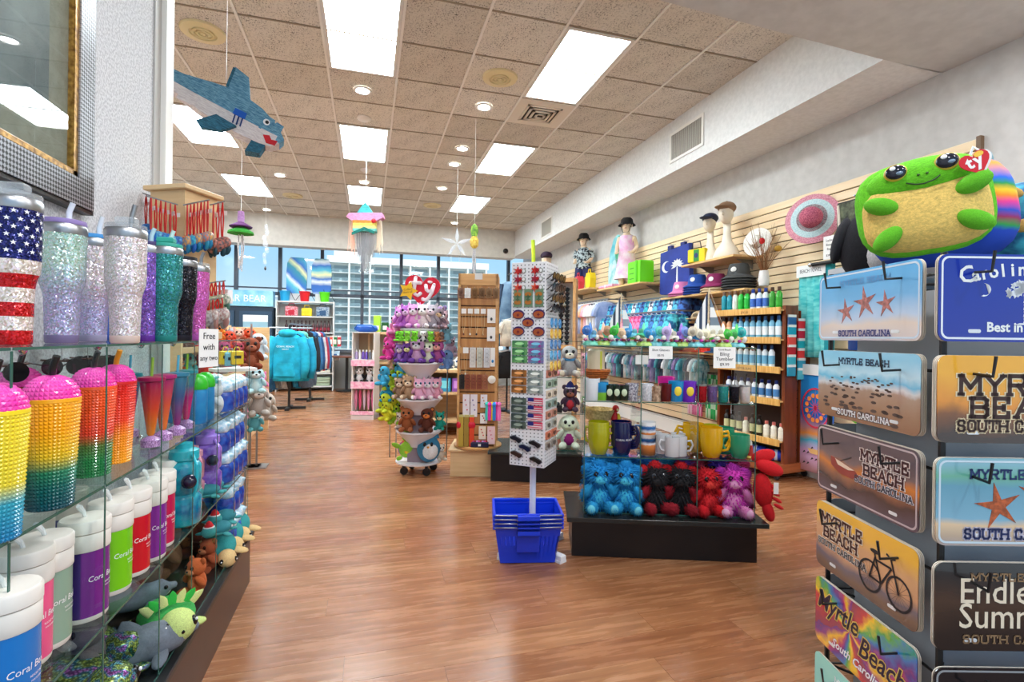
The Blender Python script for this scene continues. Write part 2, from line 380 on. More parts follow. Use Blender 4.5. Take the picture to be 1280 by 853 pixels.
for (a,b),w_ in zip([(-1.51,-.47),(2.51,-.5),(-1.49,7.62),(2.45,7.41)],['above the hanging shark','between the two large right panels','far left part of the ceiling','far end between end panels']):
    t = mk('round_vent',vg,None,None,(GX + a * T,GY + b * T,CE)); tag(t,'round beige ringed ceiling speaker grille, ' + w_,'vent','round ceiling grilles')
sd = me(G().lathe([(0,-.03),(.05,-.028),(.075,-.01),(.078,.002)],20,cap=False),P((232,228,220),.5))
for (a,b),w_ in zip([(.5,1.63),(.52,4.62)],['before the second middle panel','before the third middle panel']):
    t = mk('smoke_detector',sd,None,None,(GX + a * T,GY + b * T,CE)); tag(t,'pale round smoke detector on ceiling, ' + w_,'detector','smoke detectors')
# square air diffuser
t = thing('air_diffuser','square cream ceiling air diffuser with nested louvres','vent',(GX + 3.5 * T,GY + .5 * T,CE))
mk('frame',G().box(-.295,.295,-.295,.295,-.004,.01),P((224,214,198),.5),t,smooth=0)
for q,z in ((.19,-.014),(.145,-.02),(.1,-.026),(.055,-.032)):
    g = G()
    for sx_,sy_ in ((1,0),(-1,0),(0,1),(0,-1)):
        if sx_: g.box(min(sx_ * q,sx_ * (q - .022)),max(sx_ * q,sx_ * (q - .022)),-q,q,z,z + .012)
        else: g.box(-q,q,min(sy_ * q,sy_ * (q - .022)),max(sy_ * q,sy_ * (q - .022)),z,z + .012)
    mk('louvre',g,P((218,206,188),.5),t,smooth=0)
mk('duct_opening',G().box(-.18,.18,-.18,.18,-.0055,-.0045),P((60,52,44),.8),t,smooth=0)
# the entrance bay in front: unseen downlights added to brighten the near shelves
for i,(x,y) in enumerate([(.2,.9),(1.6,.9),(3.0,1.2),(.2,-.6),(1.6,-.6),(3.0,-.6)]):
    t = thing('downlight','added unseen fill downlight in the low entrance ceiling, %s of six' % ORD[i],'downlight',(x,y,3.043),0,'added entrance fill lights')
    mk('trim_ring',rim,None,t); mk('lamp',bulb,None,t)
    ld = bpy.data.lights.new('added_fill_beam','AREA'); ld.shape = 'DISK'; ld.size = .16; ld.energy = ENTRY_FILL_W; ld.color = (.98,.98,1); link(bpy.data.objects.new('added_fill_beam',ld),t,(0,0,-.012))
# walls, soffit, bulkheads
SX,SB,WX = 3.22,3.045,3.76
struct('wall_right',G().box(WX,WX + .12,-1.6,12.2,-.05,3.8),GREYPL)
struct('trim_1',G().box(SX,WX,2.51,11.4,SB,CE + .1),PLASTER)['label'] = 'white boxed soffit along the right wall'
struct('trim_2',G().prism([(-1.2,-1.5),(WX,-1.5),(WX,2.52),(SX,2.51),(1.58,2.43),(-1.2,2.3)],SB,CE + .25),GREYPL)
struct('trim_3',G().box(-4.1,SX,11.1,11.42,3.0,CE + .1),noisy((206,203,196),(216,213,206),10,.85,.1))
struct('baseboard_right',G().box(WX - .016,WX,-1.5,12,0,.17,.004),P((238,236,230),.5))
struct('wall_left',G().box(-1.16,-.9,-1.5,2.62,-.05,3.7),STUCCO)
g = G().box(-.902,-.872,2.575,2.66,0,SB,.003); struct('trim_4',g,P((242,241,236),.45))
struct('trim_5',G().box(-.9,-.893,2.51,2.575,0,SB),P((188,186,182),.6))
struct('wall_rear',G().box(-4.2,-4.08,2.3,12.2,-.05,3.8),GREYPL)
struct('wall_partition',G().box(-4.1,-1.16,2.3,2.42,-.05,3.8),GREYPL)
# window wall at the far end
WY = 12.0
FRAME = P((70,78,92),.45)
win = struct('window_1',G().box(-4.1,WX,WY - .1,WY + .1,-.05,.8),P((150,152,150),.7))
mk('sill',G().box(-4.1,WX,WY - .16,WY + .1,.8,.86),P((96,100,108),.5),win,smooth=0)
mul = me(G().box(-.035,.035,WY - .05,WY + .06,.86,3.6),FRAME,0)
xs = [-2.72 + .8625 * k for k in range(-1,8)]
for x in xs: mk('mullion',mul,None,win,(x,0,0))
mk('transom',G().box(-4.1,WX,WY - .05,WY + .06,2.045,2.115),FRAME,win,smooth=0)
mk('transom',G().box(-4.1,WX,WY - .03,WY + .03,2.185,2.215),FRAME,win,smooth=0)
pane = [me(G().box(.04,.82,WY - .004,WY + .004,a,b),GLASS,0) for a,b in ((.87,2.04),(2.22,3.58))]
for x in xs[:-1]:
    for p in pane: mk('pane',p,None,win,(x,0,0))
# soffit return-air grilles
def grille(y0,y1,z0,z1,lab):
    t = thing('wall_vent',lab,'vent',(SX,y0,z0),0,'return air grilles'); L_,H = y1 - y0,z1 - z0
    g = G()
    for a in ((0,L_,0,.03),(0,L_,H - .03,H),(0,.03,.03,H - .03),(L_ - .03,L_,.03,H - .03)): g.box(-.012,.002,*a)
    mk('frame',g,P((236,234,228),.5),t,smooth=0); mk('duct_opening',G().box(-.003,.001,.03,L_ - .03,.03,H - .03),P((70,66,60),.9),t,smooth=0)
    n = int((L_ - .06) / .024)
    bl = me(G().box(-.008,-.002,0,.012,.03,H - .03),P((190,186,176),.5),0)
    for i in range(n): mk('fin',bl,None,t,(0,.034 + i * .024,0))
grille(4.34,4.93,3.15,3.48,'white framed return air grille high on soffit, nearer and larger one')
grille(8.68,9.27,3.10,3.44,'white return air grille on soffit, far smaller one')
t = thing('security_camera','small black dome security camera on far wall band','camera',(2.997,11.1,3.156)); mk('mount',G().at(rx=PI / 2).lathe([(.06,0),(.06,.02)],16),P((40,40,42),.5),t); mk('dome',G().ell((0,-.03,0),(.055,.05,.055),16,10),P((18,18,20),.15),t)
# slatwall on the right wall: tan boards with dark grooves
SW = woodm((238,210,166),(248,226,188),(14,1,14),2,.45)
sl = thing('slatwall','tan slatted wall panelling with dark grooves along right wall','slatwall',(WX,0,0))
mk('groove_backing',G().box(-.012,-.001,2.29,11.4,.2,2.505),P((52,36,24),.8),sl,smooth=0)
sm = {L_: me(G().box(-.03,-.012,.001,L_ - .001,0,.068,.003),SW,0) for L_ in (2.44,1.79)}
z = 2.505 - .068
while z > .2:
    y = 2.29
    for L_ in (2.44,2.44,2.44,1.79): mk('slat',sm[L_],None,sl,(0,y,z)); y += L_
    z -= .0765
mk('end_trim',G().box(-.034,0,2.265,2.29,.2,2.52),P((110,84,60),.5),sl,smooth=0)
# outside: hotel block with balconies, seen from the upper floor
hb = thing('hotel_building','pale hotel tower with stacked balconies beyond the windows','building',(0,172,0))
x0,x1,fz = -12.5,40,2.75; zt = 24.5
mk('wall',G().box(x0,x1,2,14,-60,zt),P((226,224,218),.8),hb,smooth=0)
mk('parapet',G().box(x0 - .4,x1 + .4,-.4,14.2,zt,zt + 2.2),P((226,226,222),.8),hb,smooth=0)
mk('roof_house',G().box(-11,1,4,12,zt + 2.2,zt + 10),P((232,232,230),.8),hb,smooth=0)
slb = me(G().box(x0,x1,-.2,2,-.12,.12),P((214,216,214),.8),0); rl = me(G().box(x0,x1,-.2,-.1,.2,1.2),glassm((222,236,238),.3,.1,.3,(176,190,194)),0)
dv = me(G().box(-.3,.3,-.3,2,-60,zt),P((222,222,218),.8),0)
wn = me(G().box(.5,5.9,1.9,1.98,.3,2.5),P((150,164,168),.4),0); cw = me(G().box(.3,1.7,1.84,1.9,.2,2.5),P((190,205,205),.5),0); ch = me(G().box(3.4,4.2,.6,1.3,.2,.9),P((245,245,245),.6),0)
for f in range(13):
    z = zt - .4 - (f + 1) * fz
    mk('balcony_slab',slb,None,hb,(0,0,z)); mk('railing',rl,None,hb,(0,0,z))
    for c in range(8):
        w_ = mk('window',wn,None,hb,(x0 + c * 6.5,0,z)); mk('curtain',cw,None,w_); mk('balcony_chair',ch,None,hb,(x0 + c * 6.5 + (f * c) % 2,0,z))
for c in range(9): mk('divider',dv,None,hb,(x0 + c * 6.5,0,0))
lb = thing('low_building','white low building with blue-grey stair tower beyond windows','building',(48,150,0))
mk('wall',G().box(-12,40,0,20,-60,8),P((228,230,230),.8),lb,smooth=0); mk('stair_tower',G().box(-8,0,-4,0,-60,14),P((150,172,184),.7),lb,smooth=0)
mk('ledge',G().box(-12.2,40,-.4,.2,3,3.6),P((205,208,208),.8),lb,smooth=0); mk('ledge',G().box(-12.2,40,-.4,.2,-3,-2.4),P((205,208,208),.8),lb,smooth=0)
lc = thing('far_apartments','long pale flat-roofed building low on the horizon','building',(-90,190,0))
mk('wall',G().box(-40,60,0,20,-60,14),P((214,220,224),.8),lc,smooth=0); mk('roof_edge',G().box(-40.5,60.5,-.5,20.5,14,15.5),P((232,234,234),.8),lc,smooth=0)
for c in range(14): mk('window',G().box(-38 + c * 7,-34 + c * 7,-.2,.05,6,11),P((120,150,165),.2),lc,smooth=0)
# ================================================================ shared pieces for soft toys and shop goods
fr_ = random.Random(5)
_n = P((128,128,128))
def shag():
    g = G().ell((0,0,0),(.93,.93,.93),16,10); q = random.Random(11)
    for k in range(210):
        z = 1 - 2 * (k + .5) / 210; a = 2.39996 * k; r = math.sqrt(1 - z * z); p = Vector((r * math.cos(a),r * math.sin(a),z)); u = p.cross(Vector((.1,.2,1))).normalized() * .13; w = p.cross(u).normalized() * .13
        t = p * q.uniform(1.2,1.6) + Vector((q.uniform(-.1,.1),q.uniform(-.1,.1),-.2 + q.uniform(-.12,.06))); b = p * .9
        g.add([tuple(b + u),tuple(b - u * .5 + w * .87),tuple(b - u * .5 - w * .87),tuple(t)],[(0,1,3),(1,2,3),(2,0,3)])
    return g
def supe(e):
    g = G().ell((0,0,0),(1,1,1),28,18); f = lambda t: math.copysign(abs(t) ** e,t)
    for i,(x,y,z) in enumerate(g.v): r = math.hypot(x,z); k = 1 / max(1e-6,(abs(x / r) ** 3.2 + abs(z / r) ** 3.2) ** (1 / 3.2)) if r > 1e-6 else 1; g.v[i] = (x * k,f(y),z * k)
    return g
U = {'q': me(supe(.8),_n,3),'s': me(G().ell((0,0,0),(1,1,1),18,12),_n,3),'l': me(G().ell((0,0,0),(1,1,1),10,7),_n,3),
     'f': me(shag(),_n,3),'c': me(G().lathe([(1,0),(.85,.3),(.5,.75),(.06,1)],10),_n,1),
     'b': me(G().box(-.5,.5,-.5,.5,-.5,.5,.06),_n,0),'y': me(G().lathe([(.97,0),(1,.03),(1,.97),(.97,1)],18),_n,.6),
     't': me(G().lathe([(.8,0),(1,1)],16),_n,.6)}
def ob(name,kind,mat,parent,c=(0,0,0),r=(1,1,1),rot=(0,0,0),label=None):
    o = bpy.data.objects.new(name,U[kind]); link(o,parent,c,rot); o.scale = r if isinstance(r,(tuple,list)) else (r,r,r)
    o.material_slots[0].link = 'OBJECT'; o.material_slots[0].material = mat
    if label: o['label'] = label
    return o
EYE = P((12,10,12),.08); EYEW = P((245,245,245),.3)
def plush(label,loc,rz,s,body,belly=None,ear='round',muzz=None,inner=None,hair=None,fur=False,low=False,group=None,foot=None,eyec=None,big=1.0,limb=None,rx=0,nose=(30,20,20),hat=None,tail=None,cat='plush toy',name='plush_toy'):
    t = thing(name,label,cat,loc,rz,group,rot=(rx,0,rz)); k = 'f' if fur else ('l' if low else 's')
    B = plushm(body); Q = plushm(belly) if belly else B; Lm = plushm(limb) if limb else B
    R = lambda *a: tuple(q * s for q in a)
    ob('body',k,B,t,R(0,0,.32),R(.26,.23,.33)); h = big
    ob('head',k,B,t,R(0,-.04,.76),R(.27 * h,.25 * h,.25 * h))
    if belly and not low: ob('belly','l',Q,t,R(0,-.08,.3),R(.19,.18,.24))
    if muzz: ob('muzzle','l' if low else 's',plushm(muzz),t,R(0,-.22 * h,.69),R(.15 * h,.12 * h,.105 * h))
    for x in (-1,1):
        if ear == 'round': e = ob('ear','l',B,t,R(x * .22 * h,0,.76 + .19 * h),R(.1,.05,.1))
        elif ear == 'cat': e = ob('ear','c',B,t,R(x * .17 * h,0,.76 + .17 * h),R(.09,.05,.18),(0,x * .3,0))
        elif ear == 'long': e = ob('ear','l',B,t,R(x * .24 * h,0,.74),R(.07,.06,.2),(0,-x * .35,0))
        elif ear == 'tuft': e = ob('ear','f',plushm(hair or body),t,R(x * .24 * h,0,.88),R(.12,.09,.12))
        else: e = None
        if e and inner and ear == 'round' and not low: ob('inner_ear','l',plushm(inner),t,R(x * .22 * h,-.03,.76 + .19 * h),R(.06,.04,.06))
        ob('arm',k if fur else 'l',Lm,t,R(x * .27,-.12,.42),R(.085,.1,.2),(.5,x * -.5,0))
        ob('leg',k if fur else 'l',Lm,t,R(x * .19,-.26,.11),R(.115,.22,.11),(0,0,x * .3))
        if foot: ob('foot_pad','l',plushm(foot),t,R(x * .25,-.46,.12),R(.085,.04,.095),(0,0,x * .3))
        ec = P(eyec,.1) if eyec else EYE
        ob('eye','l',ec,t,R(x * .11 * h,-.265 * h,.82),R(.052,.03,.06))
        if eyec and not low: ob('pupil','l',EYE,t,R(x * .11 * h,-.288 * h,.82),R(.03,.016,.036))
    if nose: ob('nose','l',P(nose,.3),t,R(0,(-.335 if muzz else -.29) * h,.73),R(.04,.025,.028))
    if hair: ob('hair_tuft','f',plushm(hair),t,R(0,-.03,.76 + .22 * h),R(.13,.11,.12))
    if hat: ob('hat','c',plushm(hat),t,R(0,-.02,.76 + .14 * h),R(.2,.2,.3)); ob('hat_band','l',plushm((245,245,245)),t,R(0,-.02,.76 + .16 * h),R(.22,.22,.06))
    if tail: ob('tail','l',plushm(tail),t,R(.2,.2,.15),R(.07,.2,.07),(0,0,-.6))
    return t
def turtle(label,loc,rz,s,skin,shell,group=None,eye=True,leafy=None,rx=0,hat=None,low=False,shellmat=None,skinmat=None,name='plush_turtle'):
    t = thing(name,label,'plush toy',loc,rz,group,rot=(rx,0,rz)); K = skinmat or plushm(skin); H = shellmat or plushm(shell); k = 'l' if low else 's'
    R = lambda *a: tuple(q * s for q in a)
    ob('shell',k,H,t,R(0,.12,.22),R(.36,.42,.22)); ob('belly','l',K,t,R(0,.1,.12),R(.33,.4,.12))
    ob('head',k,K,t,R(0,-.45,.3),R(.22,.24,.21))
    for x in (-1,1):
        ob('front_flipper','l',K,t,R(x * (.3 if leafy else .42),-.12,.1),R(.15 if leafy else .22,.11,.05),(0,0,x * -.5)); ob('rear_flipper','l',K,t,R(x * .3,.48,.08),R(.14,.1,.05),(0,0,x * .6))
        if eye: e = ob('eye','l',EYE,t,R(x * .155,-.57,.35),R(.055,.055,.075)); ob('eye_glint','l',EYEW,t,R(x * .18,-.615,.385),R(.018,.018,.022))
    if leafy:
        for i in range(7): a = -.9 + 1.8 * i / 6; ob('frill','c',plushm(leafy if i % 2 else (226,240,150)),t,R(.3 * math.sin(a),-.14,.38 + .1 * math.cos(a)),R(.08,.03,.2),(.2,a,0))
    if hat: ob('hat','c',plushm(hat),t,R(0,-.45,.44),R(.16,.16,.22)); ob('hat_band','l',plushm((245,245,245)),t,R(0,-.45,.45),R(.18,.18,.05))
    return t
def dolphin(label,loc,rz,s,col,belly,group=None,rx=0):
    t = thing('plush_dolphin',label,'plush toy',loc,rz,group,rot=(rx,0,rz)); K = plushm(col); R = lambda *a: tuple(q * s for q in a)
    g = G(); pr = [(.01,-.62),(.05,-.6),(.07,-.5),(.16,-.4),(.21,-.15),(.2,.1),(.13,.4),(.06,.62),(.03,.7)]
    g.at(rx=-PI / 2,sc=s).lathe(pr,18); mk('body',g,K,t,R(0,0,.2),smooth=3)
    ob('belly','s',plushm(belly),t,R(0,-.06,.14),R(.16,.46,.14)); ob('dorsal_fin','c',K,t,R(0,.08,.36),R(.05,.13,.2),(-.4,0,0))
    for x in (-1,1):
        ob('flipper','l',K,t,R(x * .24,-.15,.1),R(.16,.08,.03),(0,x * .3,x * .5)); ob('tail_fluke','l',K,t,R(x * .11,.72,.2),R(.14,.08,.03),(0,0,x * .5))
        ob('eye','l',EYE,t,R(x * .15,-.4,.26),R(.03,.035,.035))
    return t
CT = {}
def ctext(body,size,rad,a0,shear=0,off=0):   # lettering wrapped round a cylinder
    k = (body,size,rad,a0,shear)
    if k not in CT:
        c = bpy.data.curves.new('t','FONT'); c.body = body; c.size = size; c.align_x = 'CENTER'; c.resolution_u = 2; c.shear = shear; c.offset = off
        o = bpy.data.objects.new('t',c); m = bpy.data.meshes.new_from_object(o); g = G()
        g.v = [(rad * math.cos(a0 + v.co.x / rad),rad * math.sin(a0 + v.co.x / rad),v.co.y) for v in m.vertices]; g.f = [tuple(p.vertices) for p in m.polygons]
        bpy.data.objects.remove(o); bpy.data.curves.remove(c); bpy.data.meshes.remove(m); CT[k] = g
    return CT[k]
def card(name,label,cat,loc,rz,w,h,mat,lines=(),group=None,tilt=0,fg=(20,20,24),t=.002):   # a small printed card facing local -y
    o = thing(name,label,cat,loc,rz,group,rot=(tilt,0,rz)); mk('board',G().box(-w / 2,w / 2,0,t,0,h),mat,o,smooth=0)
    for s_,size,z in lines: txt(s_,size,P(fg,.6),o,(0,-.0006,z))
    return o
# ================================================================ glass cube shelving along the left wall
LX,LB = -.545,-.865           # front and back of the cubes
LZ = (.25,.556,.862,1.168); LY = [.68,.99,1.295,1.604,1.872,2.147,2.413,2.673]
LAM = noisy((52,32,26),(66,42,34),6,.3); TOPBLK = P((30,31,33),.35)
base = thing('display_plinth','long dark plinth with black top under the left glass cubes','plinth',(0,0,0))
mk('body',G().box(LB - .02,-.535,.3,2.69,0,.225),LAM,base,smooth=0)
mk('top',G().box(LB - .03,-.519,.3,2.705,.225,.247,.003),TOPBLK,base,smooth=0)
gs = thing('glass_cube_shelf','clear glass cube shelving with green edges along the left wall','glass shelving',(0,0,0))
for z in LZ:
    for y0,y1 in zip(LY,LY[1:]):
        o = mk('shelf',G().box(LB,LX,y0 + .003,y1 - .003,z,z + .005),GLASS,gs,smooth=0)
        mk('edge',G().box(LX,LX + .0015,y0 + .003,y1 - .003,z,z + .005),GEDGE,o,smooth=0)
for k,y in enumerate(LY):
    for z0,z1 in zip(LZ,LZ[1:]):
        o = mk('upright',G().box(LB,LX,y - .0025,y + .0025,z0 + .006,z1 - .001),GLASS,gs,smooth=0)
        mk('edge',G().box(LX,LX + .0015,y - .0025,y + .0025,z0 + .006,z1 - .001),GEDGE,o,smooth=0)
        for x in (LX - .15,): mk('clip',G().ell((x,y,z1 - .004),(.011,.011,.016),10,6),CHROME,gs)
mk('back_edge',G().box(LB - .003,LB,LY[0],LY[-1],1.168,1.173),GEDGE,gs,smooth=0)
# ---- top row: rhinestone travel tumblers
TZ = LZ[3] + .0055
def tumbler(label,u,d,H,mat,lid,steel=True,straw=None,foot=None,w=.041,slide=None,z=TZ):
    p = dep(u,430,d); t = thing('tumbler',label,'tumbler',(p.x,p.y,z),0,'rhinestone tumblers on the top glass')
    q = w / .05
    body = mk('body',G().lathe([(.036 * q,.018),(.039 * q,.10 * H / .26),(.041 * q,.112 * H / .26),(.0485 * q,.132 * H / .26),(.05 * q,.15 * H / .26),(.0515 * q,H - .022)],32),mat,t,smooth=1)
    mk('foot',G().lathe([(.033 * q,0),(.036 * q,.003),(.0365 * q,.018)],24),foot or mat,t)
    mk('rim',G().lathe([(.0515 * q,H - .022),(.0525 * q,H - .02),(.0525 * q,H - .004),(.049 * q,H)],32),STEEL,t)
    l = mk('lid',G().lathe([(.05 * q,H),(.051 * q,H + .003),(.05 * q,H + .010),(.016,H + .012)],28),lid,t)
    if slide: mk('slide',G().box(-.02,.022,-.012,.012,H + .013,H + .03,.004),slide,l,smooth=0)
    if straw: mk('straw',G().tube([(.01,.0,H + .005),(.012,-.002,H + .03),(.02,-.004,H + straw[1])],.0055,10),straw[0],t)
    return t
def flagcol(n,v,L):
    s = n.nodes.new('ShaderNodeSeparateXYZ'); L(v,s.inputs[0]); mr = n.nodes.new('ShaderNodeMapRange'); mr.inputs[1].default_value = .0; mr.inputs[2].default_value = .30; L(s.outputs[2],mr.inputs[0])
    R_,W_,B_ = (200,22,26),(240,226,214),(22,30,96); st = [(0,R_)]
    for i in range(1,6): st.append((i * .087,W_ if i % 2 else R_))
    st.append((.52,B_)); return ramp(n,mr.outputs[0],st,True)
TRL = P((232,236,240),.1); CLR = glassm((245,248,250),.8,.05,.25,(235,240,242))
t = tumbler('large tumbler covered in stars and stripes rhinestones',14,0.94,0.272,bling((23,31,97),flag=flagcol),CLR,slide=CLR,w=.041)
g = G()
for r in range(6):
    for c in range(15):
        a = 2 * PI * (c + (r % 2) / 2) / 15; R_ = .0435; zc_ = .172 + r * .0145
        o_ = star(0,0,.0048,.002); g.add([(R_ * math.cos(a + x / R_),R_ * math.sin(a + x / R_),zc_ + y) for x,y in o_],[tuple(range(10))])
s_ = mk('stars',g,P((245,245,250),.3),t,smooth=0); s_['kind'] = 'stuff'
tumbler('silvery green to lilac rhinestone tumbler with clear straw',77,1.12,0.262,bling((176,176,206),(184,214,200),.1,.18),P((150,130,190),.3),straw=(P((225,232,240),.2),.05),foot=P((120,110,150),.4))
tumbler('pale lilac rhinestone tumbler with blue lid and clear straw',116,1.33,0.27,bling((180,178,214),(214,206,208),.08,.16),P((70,150,215),.3),straw=(P((225,232,240),.2),.06),foot=P((160,160,190),.4))
tumbler('pearl white rhinestone tumbler with steel straw',156,1.21,0.272,bling((226,216,214)),CLR,straw=(STEEL,.06),slide=CLR,foot=P((222,200,188),.4))
tumbler('slim violet rhinestone tumbler behind the pearl white one',182,1.42,0.27,bling((128,92,180)),P((70,60,110),.3),straw=(P((190,225,235),.2),.05),foot=P((92,40,150),.4),w=.036)
tumbler('teal green rhinestone tumbler with green lid',206,1.45,0.27,bling((44,138,134)),P((60,170,150),.3),straw=(P((200,232,228),.2),.05),slide=P((60,170,150),.3),foot=P((20,130,124),.4))
tumbler('black sparkling rhinestone tumbler',227,1.66,0.265,bling((16,14,26)),P((30,30,36),.3),foot=P((24,20,34),.4))
tumbler('orchid pink rhinestone tumbler, last in the row',246,1.8,0.265,bling((206,100,178)),CLR,straw=(STEEL,.05),foot=P((180,80,170),.4),w=.036)
tumbler('small blue tumbler hidden behind the pearl white one',134,1.62,.2,P((40,90,190),.3),P((40,90,190),.3),w=.045)
# paper sign clipped to the shelf front
c_ = card('paper_sign','tilted white handwritten paper sign on the shelf front','sign',onX(261,459,-.50),1.15,.085,.125,PAPER,[('Free',.03,.092),('with',.03,.056),('any two',.024,.022)],tilt=0)
# ---- second row: studded ombre cups with pink domes
Z2 = LZ[2] + .0055
def studs(h,r0,r1,n,rows,z0=0,dome=False):
    g = G(); vs = []; fs = []
    def R(k): return (r0 + (r1 - r0) * k / rows) if not dome else r0 * math.cos(PI / 2 * .93 * k / rows) + .004
    def Zf(k): return z0 + h * k / rows if not dome else z0 + h * math.sin(PI / 2 * .93 * k / rows)
    for k in range(rows + 1):
        for i in range(n): a = 2 * PI * i / n; vs.append((R(k) * math.cos(a),R(k) * math.sin(a),Zf(k)))
    for k in range(rows):
        for i in range(n):
            j = (i + 1) % n; a = 2 * PI * (i + .5) / n; rr = (R(k) + R(k + 1)) / 2 + (.0028 if not dome else .002); c = len(vs)
            vs.append((rr * math.cos(a),rr * math.sin(a),(Zf(k) + Zf(k + 1)) / 2)); q = (k * n + i,k * n + j,k * n + n + j,k * n + n + i)
            for x in range(4): fs.append((q[x],q[(x + 1) % 4],c))
    fs.append(tuple(range(n - 1,-1,-1))); fs.append(tuple(range(rows * n,rows * n + n))); return g.add(vs,fs)
CUPG = studs(.2,.033,.0425,40,30); DOMG = studs(.045,.0385,.01,36,8,.205,True)
_dm = noisy((236,40,160),(250,90,190),20,.25,0,coat=.3)
dome_m = me(DOMG,_dm,0)
def pcup(label,x,y,stops,straw):
    t = thing('studded_cup',label,'cup',(x,y,Z2),.2,'studded ombre cups with pink domed lids')
    mk('cup',me(CUPG,grad(stops,2,0,.2,.3,.2),0),None,t)
    mk('rim',G().lathe([(.0428,.198),(.0445,.2),(.0445,.206),(.041,.208)],36),P(stops[-1][1],.3),t); mk('dome_lid',dome_m,None,t)
    mk('straw',G().tube([(0,0,.24),(.004,-.01,.262),(.012,-.018,.286)],.006,10),straw,t)
    return t
YG = [(0,(0,70,84)),(.2,(0,96,92)),(.36,(40,130,90)),(.5,(226,190,30)),(.75,(250,172,0)),(1,(255,178,30))]
YB = [(0,(0,120,170)),(.3,(40,160,180)),(.45,(230,210,40)),(1,(250,222,40))]
RG = [(0,(10,120,60)),(.2,(24,130,62)),(.36,(90,120,50)),(.5,(232,60,30)),(.75,(245,84,24)),(1,(250,92,40))]
RY = [(0,(252,170,20)),(.35,(250,150,24)),(.55,(240,70,36)),(1,(226,40,36))]
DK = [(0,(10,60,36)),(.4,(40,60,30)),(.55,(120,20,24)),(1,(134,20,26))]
KST = P((30,34,36),.2); YST = P((240,170,40),.3)
pcup('yellow over teal studded cup with pink dome, in full view',*dep(64,500,0.955)[:2],YG,KST)
pcup('yellow over blue studded cup cut by the picture edge',*dep(-9,500,0.8)[:2],YB,KST)
pcup('orange over green studded cup with pink dome',*dep(116,500,1.17)[:2],RG,KST)
pcup('red over yellow studded cup with yellow straw',*dep(144,500,1.29)[:2],RY,YST)
pcup('dark red over green studded cup in shade behind yellow one',-.755,1.16,DK,KST)
pcup('dark red studded cup in shade near the wall',-.76,.96,DK,KST)
pcup('dark red studded cup behind the orange one',-.765,1.42,DK,KST)
pr_ = P((70,40,30),.3)
for i,(x,y) in enumerate([(-.70,1.05),(-.70,1.12),(-.705,1.25),(-.70,1.46),(-.71,1.6),(-.71,1.64)]):   # dark glasses hanging under the top shelf
    t = thing('sunglasses','dark round sunglasses hung under the top glass, %s from the front' % ORD[i],'sunglasses',(x,y,1.12),.9,'sunglasses hung under the top glass')
    for q in (-1,1): mk('lens',G().at((q * .024,0,-.005),rx=PI / 2).lathe([(.021,0),(.021,.003)],18),P((14,14,18),.06),t); mk('temple',G().tube([(q * .044,0,0),(q * .046,.06,.005),(q * .044,.1,-.01)],.0022,5),pr_,t)
    mk('bridge',G().tube([(-.045,.001,.012),(0,0,.008),(.045,.001,.012)],.0025,6),pr_,t); mk('hook',G().tube([(0,.01,.01),(0,.012,.046)],.001,4),STEEL,t)
# slender two-wall glitter tumblers
def slim(label,x,y,stops,straw):
    t = thing('slim_tumbler',label,'tumbler',(x,y,Z2),0,'slim clear tumblers with coloured cones'); t.scale = (.82,.82,1)
    mk('outer_wall',G().lathe([(.03,0),(.033,.004),(.0385,.19),(.04,.195)],24,cap=False),CLEAR,t)
    mk('inner_cone',G().lathe([(.006,.03),(.012,.04),(.0355,.19)],20),grad(stops,2,.03,.19,.15,.5),t)
    mk('glitter',G().lathe([(.0,.003),(.03,.003),(.031,.022),(.008,.034)],16),noisy((96,30,120),(224,180,236),300,.3),t)
    mk('lid',G().lathe([(.041,.192),(.042,.196),(.041,.203),(.02,.206)],24),P(stops[-1][1],.3),t)
    mk('straw',G().tube([(0,0,.2),(.004,-.003,.26)],.0045,8),straw,t)
BL_,LG_ = P((90,190,220),.2),P((150,200,50),.3)
RO_ = [(0,(236,140,30)),(.5,(224,70,40)),(1,(160,20,80))]; PU_ = [(0,(130,30,120)),(.5,(150,40,150)),(1,(120,40,140))]
TP_ = [(0,(230,20,110)),(.5,(200,30,130)),(.75,(60,120,150)),(1,(30,150,160))]; OP_ = [(0,(240,130,50)),(.5,(220,90,60)),(1,(170,30,110))]
for lab,x,y,st,sw in [('purple inner cone, first of the row',-.70,1.66,PU_,BL_),('red cone fading to orange, fullest in view',-.60,1.69,RO_,LG_),('orange cone with magenta lid',-.60,1.78,OP_,CLEAR),('purple cone with teal band',-.59,1.865,[(0,(150,30,120)),(.6,(60,90,140)),(1,(50,130,160))],BL_),('teal cone fading to hot pink',-.60,1.985,TP_,LG_),('teal cone, back row behind',-.72,1.86,TP_,BL_),('orange cone, back row',-.72,1.75,OP_,BL_)]:
    slim('slim clear tumbler with ' + lab,x,y,st,sw)
# round-lidded green and blue bottles
pb = noisy((20,120,190),(40,150,205),18,.3)
for i,(x,y) in enumerate([(-.60,2.10),(-.60,2.19),(-.70,2.16)]):
    t = thing('kids_bottle','blue drink bottle with round green lid, ' + ['front one','second one','one at the back'][i],'bottle',(x,y,Z2),-.9,'green lidded drink bottles')
    mk('bottle',G().lathe([(.03,0),(.033,.004),(.033,.12),(.031,.126)],22),pb,t); mk('lid',G().lathe([(.033,.126),(.035,.13),(.034,.15),(.026,.172),(.012,.182)],22),P((50,200,40),.3),t)
    for k,(a,z,r) in enumerate([(-1.2,.06,.009),(-1.9,.09,.006),(-.9,.1,.005),(-2.0,.03,.007),(-1.5,.104,.005)]): mk('printed_patch',G().at((.0325 * math.cos(a),.0325 * math.sin(a),z)).ell((0,0,0),(r,.003,r * .8),8,6),P([(170,210,40),(235,245,250),(20,60,150)][k % 3],.4),t)
